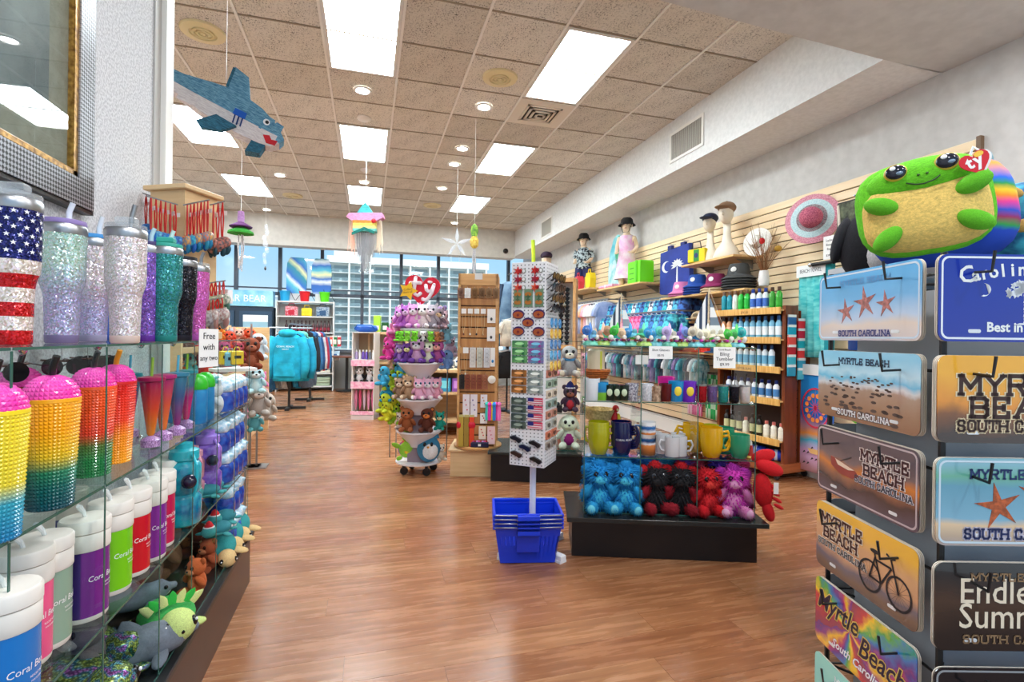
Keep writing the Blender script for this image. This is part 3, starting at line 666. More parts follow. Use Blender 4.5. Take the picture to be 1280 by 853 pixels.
# ---- third row: insulated mugs with coloured sleeves
Z3 = LZ[1] + .0055
IV = noisy((226,220,210),(236,231,222),8,.45)
def cooler(label,u,v,col,ang=-.2,x=None,word=True,H=.222):
    p = onZ(u,v,Z3); x_ = p.x; y_ = p.y
    t = thing('insulated_mug',label,'mug',(x_,y_,Z3),0,'white lidded mugs in coloured sleeves'); t.scale = (.88,.88,1.0)
    mk('base_ring',G().lathe([(.046,0),(.049,.004),(.05,.012)],30),IV,t)
    sl_ = mk('sleeve',G().lathe([(.0505,.012),(.0505,H * .70)],36),col,t)
    mk('collar',G().lathe([(.0515,H * .70),(.0525,H * .71),(.0525,H * .86),(.051,H * .868)],36),IV,t)
    mk('lid',G().lathe([(.051,H * .872),(.0535,H * .88),(.0535,H * .98),(.05,H),(.02,H + .001)],36),IV,t)
    mk('straw',G().tube([(.0,.0,H),(.0,-.008,H + .014),(.0,-.03,H + .03),(0,-.034,H + .034)],[.0045,.0045,.0055,.0045],8),P((238,240,240),.2),t)
    for k in range(5): mk('straw_rib',G().at((0,-.012 - .003 * k,H + .016 + .003 * k)).ell((0,0,0),(.006,.002,.006),8,5),P((238,240,240),.2),t)
    if word:
        mk('lettering',me(ctext('Coral Beach',.017,.0512,ang,.1),P((245,245,245),.5),0),None,t,(0,0,H * .40))
        mk('lettering',me(ctext('RESORT HOTEL',.0055,.0512,ang + .25),P((245,245,245),.5),0),None,t,(0,0,H * .34)); mk('lettering',me(ctext('MYRTLE BEACH, SC',.0045,.0512,ang + .3),P((245,245,245),.5),0),None,t,(0,0,H * .305))
PURP = grad([(0,(48,22,100)),(.62,(58,24,112)),(.66,(122,30,140)),(1,(112,28,134))],0,-.05,.05,.25,.3)
cooler('sky blue sleeved mug at the picture edge',4,905,P((20,120,200),.25,0,.3))
cooler('bright pink sleeved mug, mostly hidden',27,830,P((240,90,140),.25,0,.3))
cooler('sage green sleeved mug between pink and purple ones',54,806,P((142,172,150),.25,0,.3))
cooler('deep purple sleeved mug in full view',105,770,PURP)
cooler('lime green sleeved mug behind the glass upright',137,738,P((120,205,20),.25,0,.3))
cooler('red sleeved mug with white script',162,716,P((206,14,34),.25,0,.3))
cooler('violet sleeved mug, a sliver showing',184,698,P((128,40,150),.25,0,.3))
cooler('crimson pink sleeved mug',196,682,P((196,24,76),.25,0,.3))
cooler('royal blue sleeved mug, last of the row',211,657,P((10,66,168),.25,0,.3))
for i,(x,y,c) in enumerate([(-.72,1.02,(220,230,230)),(-.75,1.2,(230,228,220)),(-.76,1.45,(228,226,220)),(-.76,1.6,(60,70,150))]):
    t = thing('insulated_mug','white lidded mug in the shade at the back, ' + ['first','second','third','fourth'][i] + ' from the front','mug',(x,y,Z3),0,'white lidded mugs in coloured sleeves'); t.scale = (.88,.88,1.0)
    mk('sleeve',G().lathe([(.048,0),(.0505,.01),(.0505,.155)],28),P(c,.3),t); mk('lid',G().lathe([(.0525,.155),(.0525,.19),(.0535,.195),(.0535,.218),(.05,.222)],28),IV,t); mk('straw',G().tube([(0,0,.22),(.003,-.004,.27)],.005,8),P((238,240,240),.2),t)
# translucent bubble bottles
def bubble(label,u,v,c1,c2,s=1.0):
    p = onZ(u,v,Z3); t = thing('bubble_bottle',label,'bottle',(p.x,p.y,Z3),-.7,'translucent drink bottles with strap')
    tr = noisy(c1,c2,26,.08,0,coat=.6); R = lambda pr: [(r * s,z * s) for r,z in pr]
    mk('body',G().lathe(R([(.034,0),(.04,.006),(.041,.07),(.032,.08),(.04,.09),(.04,.15),(.03,.165)]),22),tr,t,smooth=1)
    mk('cap',G().lathe(R([(.031,.165),(.034,.168),(.034,.19),(.02,.196),(.02,.208),(.01,.21)]),20),P(c2,.25),t)
    mk('strap',G().tube([(.034 * s,0,.18 * s),(.062 * s,-.01,.16 * s),(.064 * s,-.012,.11 * s),(.05 * s,-.01,.08 * s)],.005,8),P(c2,.3),t)
    mk('charm',G().ell((.052 * s,-.02 * s,.12 * s),(.018 * s,.018 * s,.018 * s),12,8),P((30,26,50),.1),t); mk('flipper_print',G().at((.01,-.038 * s,.05 * s),rz=.3).ell((0,0,0),(.016,.004,.018),10,6),P(tuple(min(255,q + 70) for q in c2),.3),t)
bubble('translucent teal drink bottle with strap and charm',229,655,(0,110,150),(30,180,196),1.3)
bubble('translucent lilac drink bottle with strap and charm',259,618,(90,40,150),(160,120,215),1.22)
bubble('translucent purple drink bottle behind the lilac one',268,598,(70,30,140),(130,90,200),1.2)
bubble('translucent rose drink bottle behind the teal one',240,626,(190,110,130),(226,160,176),1.0)
# blue pouches with clear ruffled tops standing at the end of the unit
SEA = noisy((10,40,150),(40,110,215),30,.12,coat=.5); RUF = noisy((150,205,230),(245,250,255),90,.15,.5,coat=.4); 
rg = random.Random(9)
def ruff(s): return G().ell((0,0,0),(.04 * s,.036 * s,.026 * s),16,10,.16,rg)
pm_b = me(G().lathe([(.03,0),(.036,.006),(.037,.045),(.034,.062),(.024,.072)],16),SEA,1); pm_t = me(ruff(1),RUF,3); pm_l = me(G().box(-.016,.016,-.0395,-.037,.014,.046),P((30,60,170),.4),0)
proto = None
for lv,z in enumerate((LZ[0] + .006,LZ[0] + .142,LZ[1] + .006,LZ[1] + .142,Z2)):
    for i in range(8):
        x = -.592 - (i % 2) * .098 - (lv % 2) * .01; y = 2.40 + .085 * (i // 2) + (i % 2) * .03 + .01 * (lv % 3)
        if lv < 2 and i < 2: continue
        lab = 'blue sea slime pouch with clear ruffled top, %s tier from below, %s from the front' % (ORD[lv],ORD[i])
        if proto is None:
            t = proto = thing('slime_pouch',lab,'pouch',(x,y,z),-.9,'blue pouches with ruffled tops'); t.scale = (1.22,1.22,1.28)
            mk('pouch',pm_b,None,t); mk('ruffled_top',pm_t,None,t,(0,0,.082)); mk('label_print',pm_l,None,t)
        else: dup(proto,lab,(x,y,z),-.9 + rg.uniform(-.3,.3))
for i,(x,y,z,c) in enumerate([(-.62,2.26,Z2,(206,212,214)),(-.60,2.33,Z2,(196,204,206)),(-.70,2.38,Z2,(150,205,200)),(-.62,2.44,Z2,(140,200,198)),(-.69,2.28,Z2,(220,224,226))]):
    plush('shiny %s plush sea creature on the second shelf, %s from the front' % (['silver','grey','pale teal','aqua','white'][i],ORD[i]),(x,y,z),-.7,.13,c,muzz=(235,238,238),ear='cat',group='shiny plush on the second shelf',hair=(110,200,196))
# ---- bottom row: plush sea animals on the plinth
SEQ = None
m_,n_,b_,L_ = nodes('sequins'); setp(b_,None,.25,.4)
v_ = coord(n_); vo_ = tex(n_,'Voronoi',v_,Scale=13); no_ = tex(n_,'Noise',v_,Scale=2.2,Detail=2)
c_1 = ramp(n_,no_.outputs[0],[(.35,(30,130,110)),(.47,(210,230,90)),(.56,(90,190,220)),(.66,(220,120,220))]); mm_ = n_.nodes.new('ShaderNodeMix'); mm_.data_type = 'RGBA'; mm_.blend_type = 'MULTIPLY'; mm_.inputs[0].default_value = .9
L_(c_1,mm_.inputs[6]); L_(ramp(n_,vo_.outputs['Distance'],[(.0,(255,255,255)),(.6,(60,70,80))]),mm_.inputs[7]); L_(mm_.outputs[2],b_.inputs['Base Color']); SEQ = m_
ZB = .249
turtle('sequinned green plush turtle lying nearest the camera',onZ(100,880,ZB),1.0,.24,(80,160,130),(80,160,130),'sequinned plush turtles',shellmat=SEQ,skinmat=SEQ)
turtle('sequinned green plush turtle lying behind the nearest one',onZ(114,846,ZB) + Vector((-.02,.05,0)),1.1,.22,(80,160,130),(80,160,130),'sequinned plush turtles',shellmat=SEQ,skinmat=SEQ,eye=False)
dolphin('large grey plush dolphin with its beak to the glass',onZ(172,838,ZB) + Vector((-.01,.03,0)),2.15,.25,(104,112,122),(206,208,210),'grey plush dolphins')
dolphin('small grey plush dolphin peeping over the large one',onZ(178,800,ZB) + Vector((-.05,.08,.06)),2.2,.19,(112,120,132),(200,204,208),'grey plush dolphins')
turtle('lime plush turtle with green frilled mane and big eyes',onZ(217,802,ZB) + Vector((-.03,.05,0)),.55,.22,(200,218,130),(60,170,80),leafy=(50,190,70))
plush('brown plush sea lion hunched behind the lime turtle',onZ(232,722,ZB) + Vector((-.08,.05,0)),-.6,.21,(112,74,46),(150,100,66),ear='none',muzz=(130,84,54),nose=(30,20,18))
plush('dark brown plush monkey with orange face',onZ(262,694,ZB) + Vector((-.07,.05,.0)),-.8,.22,(110,46,22),(170,92,44),ear='round',muzz=(206,116,48),inner=(206,116,48))
plush('little orange plush bear at the front of the plinth',onZ(254,740,ZB) + Vector((-.02,.0,0)),-.6,.125,(190,92,42),(206,116,66),muzz=(206,130,84))
plush('little rust plush bear behind the orange bear',onZ(268,712,ZB) + Vector((-.02,.0,0)),-.6,.125,(150,66,32),(176,92,56),muzz=(190,110,70))
for i,(u,v) in enumerate([(281,700),(291,684),(300,671)]):
    turtle('teal and tan plush turtle leaning at the plinth edge, %s' % ['nearest','middle','farthest'][i],onZ(u,v,ZB) + Vector((-.02,.02,.02)),.5,.16,(226,190,130),(40,140,140),'teal and tan plush turtles',rx=.5)
for i,(x,y,z) in enumerate([(-.60,2.26,LZ[1] + .006),(-.585,2.40,LZ[0] + .14),(-.585,2.32,LZ[0] + .12),(-.60,2.2,LZ[1] + .006)]):
    turtle('teal plush turtle in red Christmas hat, %s' % ['on the third shelf','by the blue pouches','lowest one','beside the lilac bottle'][i],(x,y,z),-.3,.12,(60,150,150),(40,120,130),'plush turtles in red hats',hat=(200,20,30),low=True,eye=False)
for i,(x,y,c) in enumerate([(-.72,1.62,(96,90,92)),(-.70,1.95,(90,70,60)),(-.74,1.2,(60,90,84))]):
    plush('%s plush toy in the dark back of the bottom cubes' % ['grey','brown','dark green'][i],(x,y,ZB),-.5,.2,c,muzz=tuple(min(255,q + 50) for q in c))
# ================================================================ picture on the left wall
pf = thing('framed_picture','large framed picture with woven black and silver border','picture',(-.898,0,0))
def woven():
    m,n,b,L = nodes('woven_frame'); setp(b,None,.35,.4)
    v = coord(n,'Object',(1,1,1),(PI / 4,0,0)); br = tex(n,'Checker',v,Scale=110); br.inputs['Color1'].default_value = lin((150,152,158)); br.inputs['Color2'].default_value = lin((18,18,22))
    L(br.outputs[0],b.inputs['Base Color']); bump(n,b,br.outputs['Fac'],.6,.004); return m
FW = woven(); GOLD = noisy((120,82,30),(196,150,72),60,.3,.3,metal=.7)
y0,y1,z0,z1 = .55,1.955,1.59,2.62; b = .085
for nm,a in (('frame_bottom',(y0,y1,z0,z0 + b)),('frame_side',(y1 - b,y1,z0 + b,z1)),('frame_top',(y0,y1,z1 - b,z1)),('frame_side',(y0,y0 + b,z0 + b,z1 - b))):
    mk(nm,G().box(0,.035,*a),FW,pf,smooth=0)
mk('frame_edge',G().box(0,.03,y0 - .006,y1 + .006,z0 - .012,z0),P((24,22,22),.4),pf,smooth=0); mk('frame_edge',G().box(0,.03,y1,y1 + .012,z0 - .012,z1),P((150,152,156),.4),pf,smooth=0)
for nm,a in (('gilt_lip',(y0 + b,y1 - b,z0 + b,z0 + b + .022)),('gilt_lip',(y1 - b - .022,y1 - b,z0 + b,z1 - b))): mk(nm,G().box(.004,.03,*a,.004),GOLD,pf,smooth=0)
mk('mat_board',G().box(0,.012,y0 + b,y1 - b,z0 + b,z1 - b),noisy((150,148,132),(166,164,148),30,.7),pf,smooth=0)
mk('print',G().box(.012,.014,y0 + b + .1,y1 - b - .12,z0 + b + .13,z1 - b),noisy((110,122,126),(176,182,180),3,.7,detail=6),pf,smooth=0)
mk('glazing',G().box(.02,.022,y0 + b,y1 - b,z0 + b,z1 - b),glassm((240,244,244),1,.0),pf,smooth=0)
# ================================================================ shark hanging from the ceiling
sh = thing('shark_pinata','blue and white paper shark pinata hanging from ceiling','pinata',dep(283,138,3.2),0,rot=(0,.36,.16))
def crepe(c1,c2): return noisy(c1,c2,40,.85,.8,(1,1,8),dist=.01)
SBL = crepe((60,120,158),(132,186,210)); SWH = crepe((214,206,210),(244,240,240)); SDK = crepe((26,78,104),(60,130,160))
top = [(-.36,.06),(-.26,.065),(-.1,.105),(.02,.13),(.18,.10),(.30,.045),(.365,-.02)]; mid = [(-.36,-.0),(-.2,-.01),(0,-.015),(.15,-.02),(.26,-.03),(.35,-.06)]; bot = [(-.36,-.04),(-.26,-.06),(-.1,-.10),(.1,-.12),(.24,-.115),(.31,-.1)]
mk('body',G().pxz(top + mid[::-1],-.06,.06),SBL,sh,smooth=0); mk('belly',G().pxz(mid + bot[::-1],-.058,.058),SWH,sh,smooth=0)
for k in range(11):   # rows of paper fringe
    x = -.3 + k * .058; zt_ = .045 + .045 * math.sin((k + 1) / 12 * PI)
    mk('paper_fringe',G().pxz([(x,.0),(x + .05,-.004),(x + .054,zt_),(x + .006,zt_ + .006)],-.0635 - .001 * (k % 2),-.06),SBL,sh,smooth=0)
    if k % 2: mk('paper_fringe',G().pxz([(x,-.09),(x + .1,-.09),(x + .1,-.02),(x,-.02)],-.0615,-.058),SWH,sh,smooth=0)
mk('tail_fin',G().pxz([(-.35,.05),(-.35,-.03),(-.42,-.1),(-.47,-.10),(-.43,0),(-.47,.14),(-.43,.15)],-.035,.035),SDK,sh,smooth=0)
mk('dorsal_fin',G().pxz([(-.04,.12),(.1,.12),(.04,.25),(-.05,.27)],-.04,.04),SBL,sh,smooth=0); mk('fin_face',G().pxz([(-.05,.13),(-.035,.13),(-.042,.262),(-.058,.262)],-.042,.042),SDK,sh,smooth=0)
mk('side_fin',G().pxz([(-.02,-.08),(.1,-.09),(.04,-.16),(-.06,-.2),(-.1,-.17)],-.09,-.05),SDK,sh,smooth=0); mk('side_fin',G().pxz([(.2,-.1),(.28,-.1),(.27,-.17),(.19,-.2)],-.05,.05),SDK,sh,smooth=0)
mk('eye',G().at((.235,-.062,.03),rx=PI / 2).lathe([(.02,-.002),(.02,.003)],16),P((245,245,245),.5),sh); mk('pupil',G().at((.238,-.066,.03),rx=PI / 2).lathe([(.011,-.002),(.011,.002)],12),P((20,20,24),.4),sh)
mk('mouth',G().pxz([(.245,-.055),(.28,-.04),(.3,-.06),(.335,-.05),(.33,-.085),(.28,-.095)],-.064,-.055),P((200,24,40),.7),sh,smooth=0)
mk('gill_paper',G().pxz([(.05,.02),(.12,.02),(.12,-.02),(.05,-.02)],-.067,-.06),P((20,90,190),.8),sh,smooth=0)
for k in range(3): mk('gill',G().pxz([(.06 + k * .022,-.02),(.068 + k * .022,-.02),(.074 + k * .022,-.075),(.066 + k * .022,-.075)],-.066,-.058),P((30,60,120),.8),sh,smooth=0)
p_ = dep(283,88,3.2); tag(mk('hanging_string',G().tube([p_ - Vector((0,0,.08)),(p_.x,p_.y,CE)],.002,5),WHITE),'white string holding up the shark pinata','string')
# ================================================================ wooden ornament tower behind the glass shelving
r3 = random.Random(21)
W = 'abcdefgh'
ot = thing('ornament_tower','four-sided birch spinner tower hung with ribboned ornaments','display tower',(-.739,2.395,1.1755),PI / 4 + .3)
mk('column',G().box(-.082,.082,-.082,.082,.03,.595,.002),BIRCH,ot,smooth=0); mk('cap',G().box(-.1,.1,-.1,.1,.595,.615,.003),BIRCH,ot,smooth=0); mk('base',G().box(-.1,.1,-.1,.1,0,.03,.003),BIRCH,ot,smooth=0)
TAPE = P((200,34,26),.5); TAGM = P((235,232,226),.6)
PEGS = []
def orn(label,loc,rz,c1,c2,rib=.13,s=1.0):
    t = thing('hanging_ornament',label,'ornament',loc,rz,'turtle ornaments hung on the birch tower'); t.scale = (s * .68,) * 3
    ob('shell','s',noisy(c1,c2,3,.35,0,coat=.3),t,(0,0,-rib - .05),(.05,.022,.036),(0,.4,0)); ob('head','l',P(c2,.4),t,(.05,0,-rib - .03),(.02,.014,.014))
    for x in (-.03,.03): ob('flipper','l',P(c1,.4),t,(x,0,-rib - .082),(.016,.01,.026),(0,x * 12,0))
    mk('ribbon',G().tube([(0,0,.004),(-.006,0,-rib * .5),(-.002,0,-rib - .02)],.0035,5).tube([(0,0,.004),(.008,0,-rib * .5),(.002,0,-rib - .02)],.0035,5),TAPE,t)
    mk('price_tag',G().box(-.018,.018,-.012,-.011,-.06,-.038),TAGM,t,smooth=0)
def pegrow(n,u0,v0,u1,v1,d,cs,where,rib,s=1.0,k0=0):
    a,b = dep(u0,v0,d * .672),dep(u1,v1,d * .672 + .03)
    tag(mk('display_peg',G().tube([a - (b - a) * .1,b],.003,6),STEEL),'steel display peg ' + where,'peg','steel display pegs')
    for i in range(n):
        f = (i + .5) / n; p = a + (b - a) * f; orn('%s turtle ornament %s, %s along its peg' % (cs[i % len(cs)][2],where,ORD[i]),p + Vector((0,0,-.004)),2.6 + r3.uniform(-.5,.5),cs[i % len(cs)][0],cs[i % len(cs)][1],rib,s)
BLU = [((20,60,170),(40,150,210),'blue'),((30,110,190),(120,200,210),'light blue'),((60,40,140),(60,160,210),'indigo')]
TEA = [((20,120,160),(240,170,60),'teal and amber'),((20,90,170),(70,190,200),'teal'),((40,140,170),(230,120,60),'aqua and orange')]
pegrow(6,186,246,222,256,2.9,BLU,'on the upper left side',.15,1.1); pegrow(4,180,242,202,250,3.1,BLU,'at the far left edge',.16,1.0)
pegrow(7,232,256,262,250,2.95,TEA,'on the upper right side',.15,1.1); pegrow(3,264,256,281,252,3.1,[((20,60,70),(200,120,100),'dark striped')],'at the far right edge',.16,1.2)
pegrow(4,262,354,282,351,3.1,[((120,140,90),(226,220,196),'striped cream'),((60,110,90),(230,224,204),'striped green')],'on the lower right peg',.05,1.2); pegrow(4,258,376,280,372,3.05,[((150,140,140),(215,210,206),'grey stone'),((170,120,110),(220,214,206),'pinkish stone')],'on the lowest peg',.03,1.3)
# ================================================================ wooden gondola full of plush behind it
gd = thing('wooden_gondola','long birch shelf unit packed with plush toys along left aisle','shelf unit',(-1.27,0,0))
for z in (.14,.46,.78,1.06): mk('shelf',G().box(-.36,.0,4.0,6.95,z,z + .022),BIRCH,gd,smooth=0); mk('shelf_lip',G().box(0,.012,4.0,6.95,z - .01,z + .035),BIRCH,gd,smooth=0)
mk('back_panel',G().box(-.4,-.36,3.95,6.98,.0,1.3),BIRCH,gd,smooth=0); mk('kick_board',G().box(-.36,-.02,4.0,6.95,0,.13),BIRCH,gd,smooth=0)
for y in (3.95,6.95): mk('end_panel',G().box(-.4,.04 if y < 5 else .075,y,y + .035,0,1.28,.003),BIRCH,gd,smooth=0)
GC = [((196,92,30),'orange'),((110,56,30),'brown'),((226,226,226),'white'),((90,190,200),'aqua'),((150,150,160),'grey'),((214,50,40),'red'),((236,190,40),'yellow'),((240,150,180),'pink')]
proto_g = {}
for lv,z in enumerate((.163,.483,.803,1.083)):
    for i in range(11):
        c,nm = GC[(i * 3 + lv * 2 + r3.randrange(2)) % 8]; y = 4.14 + .262 * i; k = (c,lv == 3)
        lab = '%s plush toy on the birch gondola, %s shelf, %s from the near end' % (nm,['lowest','second','third','top'][lv],ORD[i]); s = .235 if lv < 3 else .17
        loc = (-1.40 + r3.uniform(-.02,.03),y,z); rz = 1.3 + r3.uniform(-.3,.2)
        if k in proto_g: dup(proto_g[k],lab,loc,rz)
        else: proto_g[k] = plush(lab,loc,rz,s,c,tuple(min(255,q + 40) for q in c),muzz=tuple(min(255,q + 50) for q in c),low=True,group='plush toys on the birch gondola',ear=['round','cat','long'][i % 3])
# wooden tray and loose plush on top, hanging plush at the aisle end
tr = thing('wooden_tray','shallow birch tray on top of the gondola','tray',(-1.42,4.6,1.302),0); tr.location.z = 1.302
mk('tray',G().box(-.2,.2,-.5,.5,0,.02).box(.19,.205,-.5,.5,0,.1).box(-.205,-.19,-.5,.5,0,.1).box(-.2,.2,-.5,-.49,0,.1).box(-.2,.2,.49,.5,0,.1),BIRCH,tr,smooth=0)
for i in range(7): plush('%s plush toy heaped in the birch tray, %s from the near end' % (GC[(i * 5 + 2) % 8][1],ORD[i]),(-1.36 + .07 * (i % 2),4.2 + .12 * i,1.323),1.0 + r3.uniform(-.5,.5),.13,GC[(i * 5 + 2) % 8][0],low=True,ear='cat',group='plush in the birch tray')
for i,(u,v,d,s,c,nm,e) in enumerate([(272,404,3.9,.16,(236,140,40),'orange','cat'),(270,420,3.8,.17,(240,120,30),'bright orange','cat'),(286,424,4.2,.16,(226,70,40),'red orange','long'),(298,420,4.4,.16,(240,160,140),'salmon','cat'),(312,420,4.6,.17,(222,80,40),'red','long'),(280,440,3.6,.15,(150,50,90),'plum','cat'),(298,438,3.8,.14,(150,40,60),'wine','round'),(313,448,4.0,.25,(130,58,30),'rust brown','round'),(322,436,4.6,.24,(205,220,232),'white blue','long'),(319,478,4.2,.22,(176,216,224),'pale blue','long'),(322,506,4.4,.27,(168,160,152),'grey','long'),(332,512,4.9,.27,(178,170,160),'light grey','long'),(318,525,4.4,.2,(90,170,180),'teal','cat'),(326,476,5.4,.2,(236,130,180),'pink','cat')]):
    plush('%s plush toy hung at aisle end of left shelving, %s of bunch' % (nm,ORD[i]),dep(u,v + 14,d),.3,s,c,tuple(min(255,q + 30) for q in c),muzz=tuple(min(255,q + 45) for q in c),ear=e,group='plush bunch at the aisle end',low=d > 4.3)
for i,(u,v,c) in enumerate([(282,456,(236,200,30)),(296,456,(240,206,40)),(288,458,(120,190,220))]):
    t = thing('gift_bag','%s little gift bag on the end shelf, %s from the left' % (['yellow','yellow','pale blue'][i],ORD[i]),'bag',dep(u,v,3.3),.5,'little bags on the end shelf')
    mk('bag',G().box(-.035,.035,-.02,.02,0,.09,.006),P(c,.5),t,smooth=0); mk('face_print',G().box(-.02,.02,-.0215,-.02,.04,.06),P((40,30,30),.5),t,smooth=0); mk('handle',G().tube([(-.02,0,.088),(-.01,0,.115),(.01,0,.115),(.02,0,.088)],.003,5),P(c,.5),t)
for k_,(u,v) in enumerate([(313,440),(321,470),(275,410)]):
    p = dep(u,v,4.5); tag(mk('hanging_strip',G().box(p.x - .008,p.x + .008,p.y + .03,p.y + .036,0,p.z + .25).box(p.x - .09,p.x + .09,p.y - .05,p.y + .12,0,.012),STEEL,smooth=0),'slim steel clip strip carrying hung plush, %s from the aisle' % ORD[k_],'clip strip','steel clip strips')
es = thing('end_shelf','small white shelf carrying little bags at shelving end','shelf',dep(292,460,3.4),.5); mk('board',G().box(-.13,.13,-.06,.08,-.022,-.001),WHITE,es,smooth=0); mk('post',G().tube([(.1,.06,-.022),(.1,.06,-es.location.z)],.008,6),STEEL,es)
# ================================================================ garment rack with hoodies
BKM = P((26,28,32),.4)
gr = thing('garment_rack','black garment rack carrying hoodies in the far left aisle','clothes rack',(-1.2,8.75,0))
for x,y in ((0,0),(.2,1.1)): mk('post',G().tube([(x,y,0),(x,y,1.36)],.02,8),BKM,gr); mk('foot',G().box(x - .25,x + .25,y - .03,y + .03,0,.04).box(x - .03,x + .03,y - .25,y + .25,0,.04),BKM,gr,smooth=0)
mk('top_rail',G().tube([(0,-.05,1.36),(.2,1.15,1.36)],.014,8),STEEL,gr); mk('cross_rail',G().tube([(-.3,0,1.3),(.35,.0,1.3)],.012,8),STEEL,gr)
def hoodie(label,loc,rz,col,group,s=1.0,thin=1.0,print_=False):
    t = thing('hoodie',label,'hoodie',loc,rz,group); t.scale = (s,s * thin,s); M = noisy(tuple(int(q * .82) for q in col),col,9,.9,.2)
    mk('torso',G().lathe([(.2,-.68),(.215,-.64),(.205,-.6),(.22,-.4),(.215,-.2),(.2,-.07),(.15,-.02),(.08,.0)],22,sy=.42),M,t,smooth=2)
    mk('hood',G().ell((0,-.02,.01),(.13,.1,.065),14,9),M,t,smooth=3)
    for x in (-1,1): mk('sleeve',G().tube([(x * .17,0,-.05),(x * .235,0,-.25),(x * .255,-.03,-.48),(x * .24,-.05,-.64)],[.08,.07,.06,.045],10),M,t,smooth=2)
    mk('pocket',G().pxz([(-.15,-.6),(.15,-.6),(.1,-.42),(-.1,-.42)],-.125,-.108),M,t,smooth=0); mk('hanger',G().tube([(-.19,0,-.03),(0,0,.06),(.19,0,-.03)],.007,6).tube([(0,0,.06),(.0,0,.1),(.02,0,.12),(0,0,.14)],.003,5),BKM,t)
    if print_:
        txt('CORAL BEACH',.036,P((235,245,245),.6),t,(0,-.112,-.19)); txt('RESORT',.026,P((235,245,245),.6),t,(0,-.113,-.225))
    return t
h0 = hoodie('turquoise hoodie facing the aisle on the rack end',(-1.2,8.55,1.2),-.16,(24,180,214),'hoodies on the black rack',1.08,print_=True)
hoodie('second turquoise hoodie just behind the front one',(-1.1,8.68,1.17),-.2,(20,160,200),'hoodies on the black rack',1.05)
cols = [((120,220,200),'mint'),((130,226,206),'pale mint'),((20,24,32),'black'),((36,40,52),'charcoal'),((60,130,190),'mid blue'),((40,90,150),'navy'),((226,226,230),'white'),((200,60,90),'rose'),((50,120,180),'steel blue')]
for i,(c,nm) in enumerate(cols): hoodie('%s hoodie hung sideways on the rack, %s behind the turquoise pair' % (nm,ORD[i]),(-1.08 + .03 * i,8.9 + .12 * i,1.18),.9,c,'hoodies on the black rack',.95,.4)
for i in range(6): hoodie('low-hung %s hoodie under the front pair, %s from the left' % (['blue','grey','white','dark','blue green','slate'][i],ORD[i]),(-1.38 + .08 * i,8.95 + .05 * i,.72),.8,[(60,130,190),(150,156,160),(226,228,230),(40,46,54),(30,130,170),(90,100,116)][i],'low-hung hoodies',.62,.4)
# ================================================================ white shelf unit below the windows with beach goods
su = thing('shelf_unit','white metal shelf unit of beach goods beneath the windows','shelf unit',(-1.27,11.42,0))
PWH = P((232,234,232),.4)
mk('back_panel',G().box(-.56,.56,.34,.36,.1,1.86),P((196,200,200),.5),su,smooth=0)
for x in (-.57,.55): mk('upright',G().box(x,x + .02,0,.36,0,1.9),PWH,su,smooth=0)
for z in (.08,.36,.62,.92,1.22,1.56,1.87): mk('shelf',G().box(-.55,.55,0,.34,z,z + .025),PWH,su,smooth=0)
def bag3(label,x,z,c,c2,w,h,grp):
    t = thing('tote_bag',label,'bag',(-1.27 + x,11.52,z),0,grp); mk('bag',G().box(-w / 2,w / 2,-.06,.06,0,h,.015),noisy(c,c2,30,.7),t,smooth=0); mk('pocket',G().box(-w / 4,w / 4,-.07,-.06,.02,h * .6),P(c,.6),t,smooth=0); mk('strap',G().tube([(-w / 4,-.03,h),(-w / 5,-.03,h + .06),(w / 5,-.03,h + .06),(w / 4,-.03,h)],.008,6),P(c,.6),t)
bag3('crimson and pink soft cooler bag on the white unit',-.28,1.586,(190,20,50),(240,190,200),.24,.2,'bags on the white unit'); bag3('yellow soft cooler bag on the white unit',.02,1.586,(240,210,20),(250,225,60),.2,.17,'bags on the white unit'); bag3('blue and silver soft cooler bag on the white unit',.34,1.586,(40,80,120),(190,205,215),.26,.2,'bags on the white unit')
bp = None
for i in range(12):
    lab = 'dark wine red bottle on the white unit, %s from the left' % ORD[i]; x = -1.27 - .38 + .076 * i
    if bp is None:
        bp = thing('wine_bottle',lab,'bottle',(x,11.52,1.246),0,'dark bottles on the white unit'); mk('bottle',G().lathe([(.03,0),(.032,.01),(.032,.14),(.012,.19),(.012,.24),(.014,.25)],14),P((60,12,24),.1),bp); mk('label_print',G().lathe([(.0325,.04),(.0325,.1)],14,cap=False),P((150,40,60),.6),bp)
    else: dup(bp,lab,(x,11.52,1.246))
for i in range(7):
    c = [(60,160,60),(200,40,50),(90,190,60),(60,150,70),(220,80,60),(40,130,60),(210,50,60)][i]; t = thing('carton','%s drink carton on the white unit, %s from the left' % (['green','red','lime green','green','coral','dark green','red'][i],ORD[i]),'carton',(-1.1 + .085 * i,11.5,.946),0,'cartons on the white unit'); mk('carton',G().box(-.037,.037,-.037,.037,0,.2),P(c,.5),t,smooth=0); mk('gable',G().box(-.037,.037,-.006,.006,.2,.235),P((240,240,236),.5),t,smooth=0); mk('label_print',G().box(-.028,.028,-.0385,-.037,.05,.15),P((240,236,226),.5),t,smooth=0)
for i in range(3):
    t = thing('gift_box','pale blue patterned box on the white unit, %s from the left' % ORD[i],'box',(-1.05 + .19 * i,11.56,.646),0,'pale boxes on the white unit'); mk('box',G().box(-.09,.09,-.09,.09,0,.2),noisy((160,200,226),(240,246,250),10,.5),t,smooth=0); mk('label_print',G().box(-.04,.04,-.0915,-.09,.06,.14),P((60,110,170),.5),t,smooth=0)
